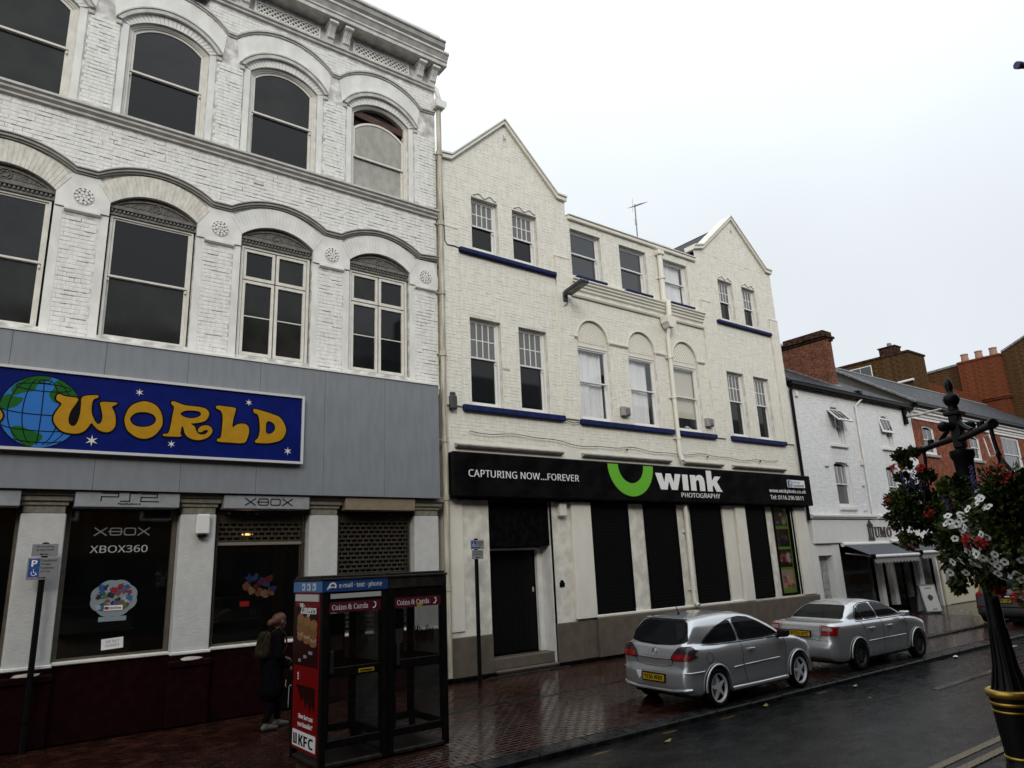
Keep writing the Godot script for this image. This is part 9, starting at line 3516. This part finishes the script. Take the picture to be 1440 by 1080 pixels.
	bone_mesh(mb, [[Vector3(-0.11, 0.32, 0), Vector3(0.13, 0.32, 0), 0.05, 0.05], [Vector3(-0.11, 0.60, 0), Vector3(0.13, 0.62, 0), 0.035, 0.035], [Vector3(-0.11, 0.32, 0), Vector3(-0.11, 0.6, 0), 0.05, 0.035], [Vector3(0.0, 0.32, 0), Vector3(0.0, 0.6, 0), 0.06, 0.04], [Vector3(0.13, 0.32, 0), Vector3(0.13, 0.6, 0), 0.05, 0.035], [Vector3(0.06, 0.4, 0), Vector3(0.06, 0.6, 0), 0.06, 0.04]], 0.014, 0.03)
	part(b, "sack", mb, mats.coat_dark)
	mb = Mb.new()
	mb.tube([Vector3(-0.10, 0.62, 0.02), Vector3(-0.06, 0.76, 0.01), Vector3(-0.035, 0.83, 0.0), Vector3(0.0, 0.77, 0.01), Vector3(0.12, 0.64, 0.02)], 0.008, 6)
	part(b, "handle", mb, mats.coat_dark)
	var pale := mat("bag_print", Color(0.34, 0.34, 0.35), 0.5)
	mb = Mb.new()
	mb.tube([Vector3(-0.135, 0.60, 0.03), Vector3(0.15, 0.635, 0.035)], 0.008, 5)
	mb.tube([Vector3(-0.09, 0.60, 0.045), Vector3(-0.10, 0.30, 0.052)], 0.006, 5)
	mb.tube([Vector3(-0.14, 0.60, 0.02), Vector3(-0.125, 0.70, 0.012)], 0.006, 5)
	part(b, "edging", mb, pale)
	mb = Mb.new()
	for x in [-0.01, 0.09]:
		mb.tube([Vector3(x - 0.02, 0.56, 0.05), Vector3(x + 0.01, 0.50, 0.062), Vector3(x - 0.015, 0.42, 0.066), Vector3(x + 0.005, 0.36, 0.064)], [0.018, 0.013, 0.012, 0.009], 6)
		mb.tube([Vector3(x - 0.035, 0.585, 0.04), Vector3(x + 0.03, 0.575, 0.048)], 0.012, 6)
	part(b, "printed_figures", mb, pale)


# ------------------------------------------------------------------ the ornate column with its flower baskets
func lamp_post() -> void:
	var ir := mat("iron_black", Color(0.007, 0.007, 0.008), 0.35)
	var gold := mat("gilding", Color(0.42, 0.27, 0.05), 0.35)
	gold.metallic = 0.8
	var px := 5.16
	var pz := 10.10
	var t := thing("basket_column", "tall black iron column with gilded rings and cross arms for hanging baskets", "column", Vector3(px, -0.078, pz))
	var o := 0.078
	var mb := Mb.new()
	mb.lathe(Vector3(0, o, 0), PackedVector2Array([Vector2(0.20, -0.08), Vector2(0.20, 0.10), Vector2(0.165, 0.14), Vector2(0.155, 0.60), Vector2(0.142, 0.74), Vector2(0.152, 0.775), Vector2(0.138, 0.80), Vector2(0.140, 0.84), Vector2(0.165, 1.05), Vector2(0.168, 1.11), Vector2(0.178, 1.12), Vector2(0.178, 1.17), Vector2(0.13, 1.19)]), 32, 0.8)
	slim(mb, 0.66)
	part(t, "base", mb, ir)
	for r in [[0.181, 1.185, 0.024], [0.171, 1.128, 0.012], [0.168, 1.085, 0.007], [0.142, 0.83, 0.009]]:
		mb = Mb.new()
		var p := []
		for k in 33:
			p.append(Vector3(r[0] * cos(TAU * k / 32), r[1] + o, r[0] * sin(TAU * k / 32)))
		mb.tube(p, r[2], 8, false)
		slim(mb, 0.66)
		part(t, "gilded_ring", mb, gold)
	mb = Mb.new()
	mb.lathe(Vector3(0, o, 0), PackedVector2Array([Vector2(0.15, 1.185), Vector2(0.122, 1.23), Vector2(0.092, 1.34), Vector2(0.074, 1.5), Vector2(0.064, 1.7), Vector2(0.056, 2.3), Vector2(0.055, 2.42)]), 24, 0.2)
	for k in 12:
		var a := TAU * k / 12
		mb.tube([Vector3(0.142 * cos(a), 1.2 + o, 0.142 * sin(a)), Vector3(0.096 * cos(a), 1.34 + o, 0.096 * sin(a)), Vector3(0.072 * cos(a), 1.56 + o, 0.072 * sin(a))], [0.012, 0.009, 0.004], 6)
	slim(mb, 0.66)
	part(t, "shaft", mb, ir)
	mb = Mb.new()
	mb.lathe(Vector3(0, o, 0), PackedVector2Array([Vector2(0.078, 2.40), Vector2(0.088, 2.50), Vector2(0.095, 2.60), Vector2(0.118, 2.63), Vector2(0.118, 2.665), Vector2(0.07, 2.68)]), 20)
	slim(mb, 0.62)
	part(t, "collar", mb, ir)
	mb = Mb.new()
	mb.cbox(-0.042, 0.042, 2.68 + o, 2.94 + o, -0.042, 0.042, 0.01)
	mb.cbox(-0.066, 0.066, 2.90 + o, 2.93 + o, -0.066, 0.066, 0.01)
	mb.lathe(Vector3(0, o, 0), PackedVector2Array([Vector2(0.045, 2.94), Vector2(0.035, 2.965), Vector2(0.055, 2.985), Vector2(0.066, 3.01), Vector2(0.055, 3.04), Vector2(0.03, 3.055), Vector2(0.026, 3.07), Vector2(0.034, 3.10), Vector2(0.028, 3.13), Vector2(0.008, 3.165), Vector2(0.0, 3.17)]), 18, 0.2)
	slim(mb, 0.78)
	part(t, "finial", mb, ir)
	# cross arms: towards the far left and the near right, and a shorter pair across
	var ends := [Vector3(0.39, 2.76 + o, -0.40), Vector3(-0.45, 2.74 + o, 0.35)]
	for e in ends:
		mb = Mb.new()
		var v: Vector3 = e
		mb.tube([Vector3(0, v.y, 0), v], [0.023, 0.021], 10)
		mb.tube([v * Vector3(0.93, 1, 0.93), v * Vector3(0.96, 1, 0.96), v * Vector3(1.05, 1, 1.05)], [0.022, 0.029, 0.029], 12)
		var u := v * Vector3(0.72, 1, 0.72)
		mb.tube([u, u + Vector3(0, 0.045, 0)], 0.022, 10)
		mb.tube([Vector3(0, v.y + 0.14, 0), Vector3(v.x * 0.25, v.y + 0.06, v.z * 0.25), Vector3(v.x * 0.45, v.y + 0.02, v.z * 0.45)], 0.016, 8)
		part(t, "cross_arm", mb, ir)
	for s in [-1.0, 1.0]:
		mb = Mb.new()
		mb.tube([Vector3(0, 2.83 + o, 0), Vector3(0.07 * s, 2.83 + o, 0.05 * s)], 0.03, 8)
		mb.ball(Vector3(0.075 * s, 2.83 + o, 0.055 * s), 0.036, 8)
		part(t, "stub", mb, ir)
	# the planting
	var leaf := Mb.new()
	leaf.quad(Vector3(0, 0, 0), Vector3(0.30, 0.45, 0.07), Vector3(0, 0.5, 0.0), Vector3(0, 0.25, 0))
	leaf.tri(Vector3(0.30, 0.45, 0.07), Vector3(0.02, 1.0, -0.10), Vector3(0, 0.5, 0.0))
	leaf.quad(Vector3(0, 0, 0), Vector3(0, 0.25, 0), Vector3(0, 0.5, 0.0), Vector3(-0.30, 0.45, 0.07))
	leaf.tri(Vector3(-0.30, 0.45, 0.07), Vector3(0, 0.5, 0.0), Vector3(0.02, 1.0, -0.10))
	var lm := leaf.mesh()
	var green := mat("leaves", Color(0.036, 0.054, 0.014), 0.5)
	green.vertex_color_use_as_albedo = true
	green.backlight_enabled = true
	green.backlight = Color(0.05, 0.08, 0.02)
	basket("hanging_basket", "far left hanging basket with pink and white blooms below the left arm end", Vector3(px + 0.38, 2.76, pz - 0.39), Vector3(5.50, 2.32, 9.63), Vector3(0.20, 0.19, 0.20), lm, green, {"white": 8, "red": 7, "violet": 9, "pink": 10, "spike": 6, "leaves": 5200, "top": 0.34}, 5)
	basket("hanging_basket", "large near right hanging basket with scarlet geraniums and a drift of white petunias", Vector3(px - 0.44, 2.74, pz + 0.34), Vector3(4.68, 2.15, 10.56), Vector3(0.285, 0.29, 0.285), lm, green, {"white": 85, "red": 24, "violet": 10, "pink": 4, "spike": 7, "leaves": 13000, "top": 0.05}, 6)
	basket("post_planter", "planter round the column behind the large basket with violet spikes on top", Vector3(px, 2.55, pz), Vector3(4.90, 2.10, 10.14), Vector3(0.17, 0.24, 0.17), lm, green, {"white": 45, "red": 3, "violet": 4, "pink": 1, "spike": 6, "leaves": 4500, "top": 0.20}, 7)


func basket(called: String, label: String, hook: Vector3, c: Vector3, r: Vector3, lm: ArrayMesh, green: Material, mix: Dictionary, seed_: int) -> void:
	var g := RandomNumberGenerator.new()
	g.seed = 100 + seed_
	var t := thing(called, label, "flower basket", c - Vector3(0, r.y, 0))
	var q := Vector3(0, r.y, 0)
	var mb := Mb.new()
	if called == "hanging_basket":
		mb.lathe(q, PackedVector2Array([Vector2(0.0, -r.y * 0.75), Vector2(r.x * 0.4, -r.y * 0.6), Vector2(r.x * 0.5, -r.y * 0.1), Vector2(r.x * 0.54, r.y * 0.1), Vector2(0.0, r.y * 0.1)]), 16)
		part(t, "bowl", mb, mats.black)
		mb = Mb.new()
		var h := hook - t.position
		var knot := Vector3(h.x, h.y - 0.17, h.z).lerp(q + Vector3(0, 0.3, 0), 0.1)
		mb.tube([h, h - Vector3(0, 0.08, 0), knot], 0.012, 6)
		mb.tube([knot + Vector3(0, 0.03, 0), knot + Vector3(0.025, 0, 0), knot - Vector3(0, 0.03, 0), knot + Vector3(-0.025, 0, 0), knot + Vector3(0, 0.03, 0)], 0.008, 5)
		for k in 3:
			var a := TAU * k / 3 + 0.4
			mb.tube([knot, q + Vector3(cos(a) * r.x * 0.52, r.y * 0.1, sin(a) * r.x * 0.52)], 0.007, 5)
		part(t, "chain", mb, mats.iron_black)
	else:
		mb.lathe(q, PackedVector2Array([Vector2(0.03, -r.y * 0.5), Vector2(0.07, -r.y * 0.3), Vector2(0.085, 0.0), Vector2(0.03, 0.02)]), 16)
		part(t, "bowl", mb, mats.black)
	# clumps give the outline its bumps
	var clumps := []
	for k in 26:
		var d := Vector3(g.randfn(), g.randfn() * 0.8, g.randfn()).normalized()
		clumps.append([d * r * g.randf_range(0.55, 0.85), g.randf_range(0.30, 0.48)])
	for k in 7:
		# trailing stems below
		var a := g.randf() * TAU
		clumps.append([Vector3(cos(a) * r.x * 0.6, -r.y * g.randf_range(0.9, 1.2), sin(a) * r.z * 0.6), g.randf_range(0.15, 0.28)])
	for k in 6:
		var a := g.randf() * TAU
		clumps.append([Vector3(cos(a) * r.x * 0.4, r.y * 0.7 + mix.top * g.randf_range(0.2, 0.9), sin(a) * r.z * 0.4), g.randf_range(0.14, 0.26)])
	var spots := []
	var tints := []
	var tone := []
	for cl in clumps:
		tone.append(g.randf_range(0.5, 1.5))
	var surface := []
	for k in mix.leaves:
		var ci := g.randi() % clumps.size()
		var d := Vector3(g.randfn(), g.randfn(), g.randfn()).normalized()
		var p: Vector3 = clumps[ci][0] + d * r * clumps[ci][1] * pow(g.randf(), 0.35)
		var s := g.randf_range(0.028, 0.050)
		var out := (p.normalized() + d * 0.6 + Vector3(0, -0.25, 0)).normalized()
		var y := (out + Vector3(g.randfn(), g.randfn(), g.randfn()) * 0.45).normalized()
		var x := y.cross(Vector3(g.randfn(), g.randfn(), g.randfn())).normalized()
		spots.append(Transform3D(Basis(x * s, y * s, x.cross(y) * s), p + q))
		var b: float = tone[ci] * g.randf_range(0.6, 1.4)
		tints.append(Color(b * g.randf_range(0.8, 1.3), b, b * g.randf_range(0.6, 1.1)))
		if (p / r).length() > 0.85:
			surface.append([p, (p / r).normalized()])
	many(t, "leaves", lm, green, spots, tints)
	# white trumpets with dark throats, mostly on the outside
	var pet := Mb.new()
	var throat := Mb.new()
	for k in 15:
		var a0 := TAU * k / 15
		var a1 := TAU * (k + 1) / 15
		var w := func(a: float) -> float: return 1.0 + 0.10 * cos(5.0 * a)
		var p0 := Vector3(cos(a0) * w.call(a0), sin(a0) * w.call(a0), -0.05 + 0.12 * sin(5.0 * a0))
		var p1 := Vector3(cos(a1) * w.call(a1), sin(a1) * w.call(a1), -0.05 + 0.12 * sin(5.0 * a1))
		var m0 := Vector3(cos(a0) * 0.36, sin(a0) * 0.36, -0.10)
		var m1 := Vector3(cos(a1) * 0.36, sin(a1) * 0.36, -0.10)
		pet.quad(m0, p0, p1, m1)
		throat.quad(m0 * Vector3(0.4, 0.4, 5.0), m0, m1, m1 * Vector3(0.4, 0.4, 5.0))
		throat.tri(Vector3(0, 0, -0.5), m0 * Vector3(0.4, 0.4, 5.0), m1 * Vector3(0.4, 0.4, 5.0))
	var pm := pet.mesh()
	var tm := throat.mesh()
	var ball := Mb.new()
	for k in 30:
		var d := Vector3(g.randfn(), g.randfn(), absf(g.randfn())).normalized()
		var x := d.cross(Vector3(0.3, 1, 0.2)).normalized()
		var y := d.cross(x)
		for j in 4:
			var a := TAU * j / 4 + k
			var b := a + 1.2
			ball.tri(d * 0.8, d + (x * cos(a) + y * sin(a)) * 0.34, d + (x * cos(b) + y * sin(b)) * 0.34)
	var bm := ball.mesh()
	var eye := Vector3(0, 2.06, 12)
	for kind in ["white", "red", "violet", "pink"]:
		var n := 0
		var guard := 0
		while n < mix[kind] and guard < 4000:
			guard += 1
			var s: Array = surface[g.randi() % surface.size()]
			var dir: Vector3 = s[1]
			# blooms face the open street rather than the middle of the bush
			var to := (eye - c).normalized()
			if dir.dot(to) < 0.1 and n % 4 and kind != "white": continue
			if kind == "white" and called == "post_planter" and (dir.dot(to) < 0.15 or dir.y > 0.7 or dir.y < -0.75): continue
			if kind == "white" and called == "hanging_basket" and mix.white > 50 and (dir.dot(Vector3(-0.79, 0, -0.61)) < 0.30 or dir.dot(to) < -0.1 or dir.y > 0.45 or dir.y < -0.85): continue
			var z := (dir + Vector3(g.randfn(), g.randfn(), g.randfn()) * 0.25).normalized()
			var x := z.cross(Vector3(0.1, 1, 0.2)).normalized()
			var size: float = g.randf_range(0.019, 0.026) if kind == "white" else g.randf_range(0.016, 0.024) if kind != "red" else g.randf_range(0.028, 0.042)
			var p: Vector3 = s[0] + dir * (g.randf_range(0.035, 0.055) if kind != "white" else g.randf_range(0.045, 0.085))
			var fl := part(t, "flower", bm if kind == "red" else pm, {"white": mat("petal_white", Color(0.62, 0.64, 0.60), 0.6), "red": mat("petal_red", Color(0.34, 0.010, 0.006), 0.55), "violet": mat("petal_violet", Color(0.16, 0.12, 0.34), 0.6), "pink": mat("petal_pink", Color(0.48, 0.16, 0.22), 0.6)}[kind])
			fl.transform = Transform3D(Basis(x * size, z.cross(x) * size, z * size), p + q)
			if kind != "red":
				part(fl, "throat", tm, mat("throat_dark", Color(0.05, 0.06, 0.04), 0.7))
			n += 1
	for k in mix.spike:
		var a := g.randf() * TAU
		var base := Vector3(cos(a) * r.x * g.randf_range(0.2, 0.9), r.y * 0.55, sin(a) * r.z * g.randf_range(0.2, 0.9))
		var tip := base + Vector3(g.randfn() * 0.05, g.randf_range(0.12, 0.24), g.randfn() * 0.05)
		mb = Mb.new()
		mb.tube([base + q, tip + q], [0.003, 0.0015], 4)
		for j in 22:
			var p := base.lerp(tip, 0.35 + 0.65 * j / 22.0) + Vector3(cos(j * 2.4), 0, sin(j * 2.4)) * 0.009
			mb.ball(p + q, 0.0065, 4)
		part(t, "flower_spike", mb, mat("spike_violet", Color(0.06, 0.045, 0.17), 0.7))


func slim(mb: Mb, by: float) -> void:
	for i in mb.v.size():
		mb.v[i].x *= by
		mb.v[i].z *= by
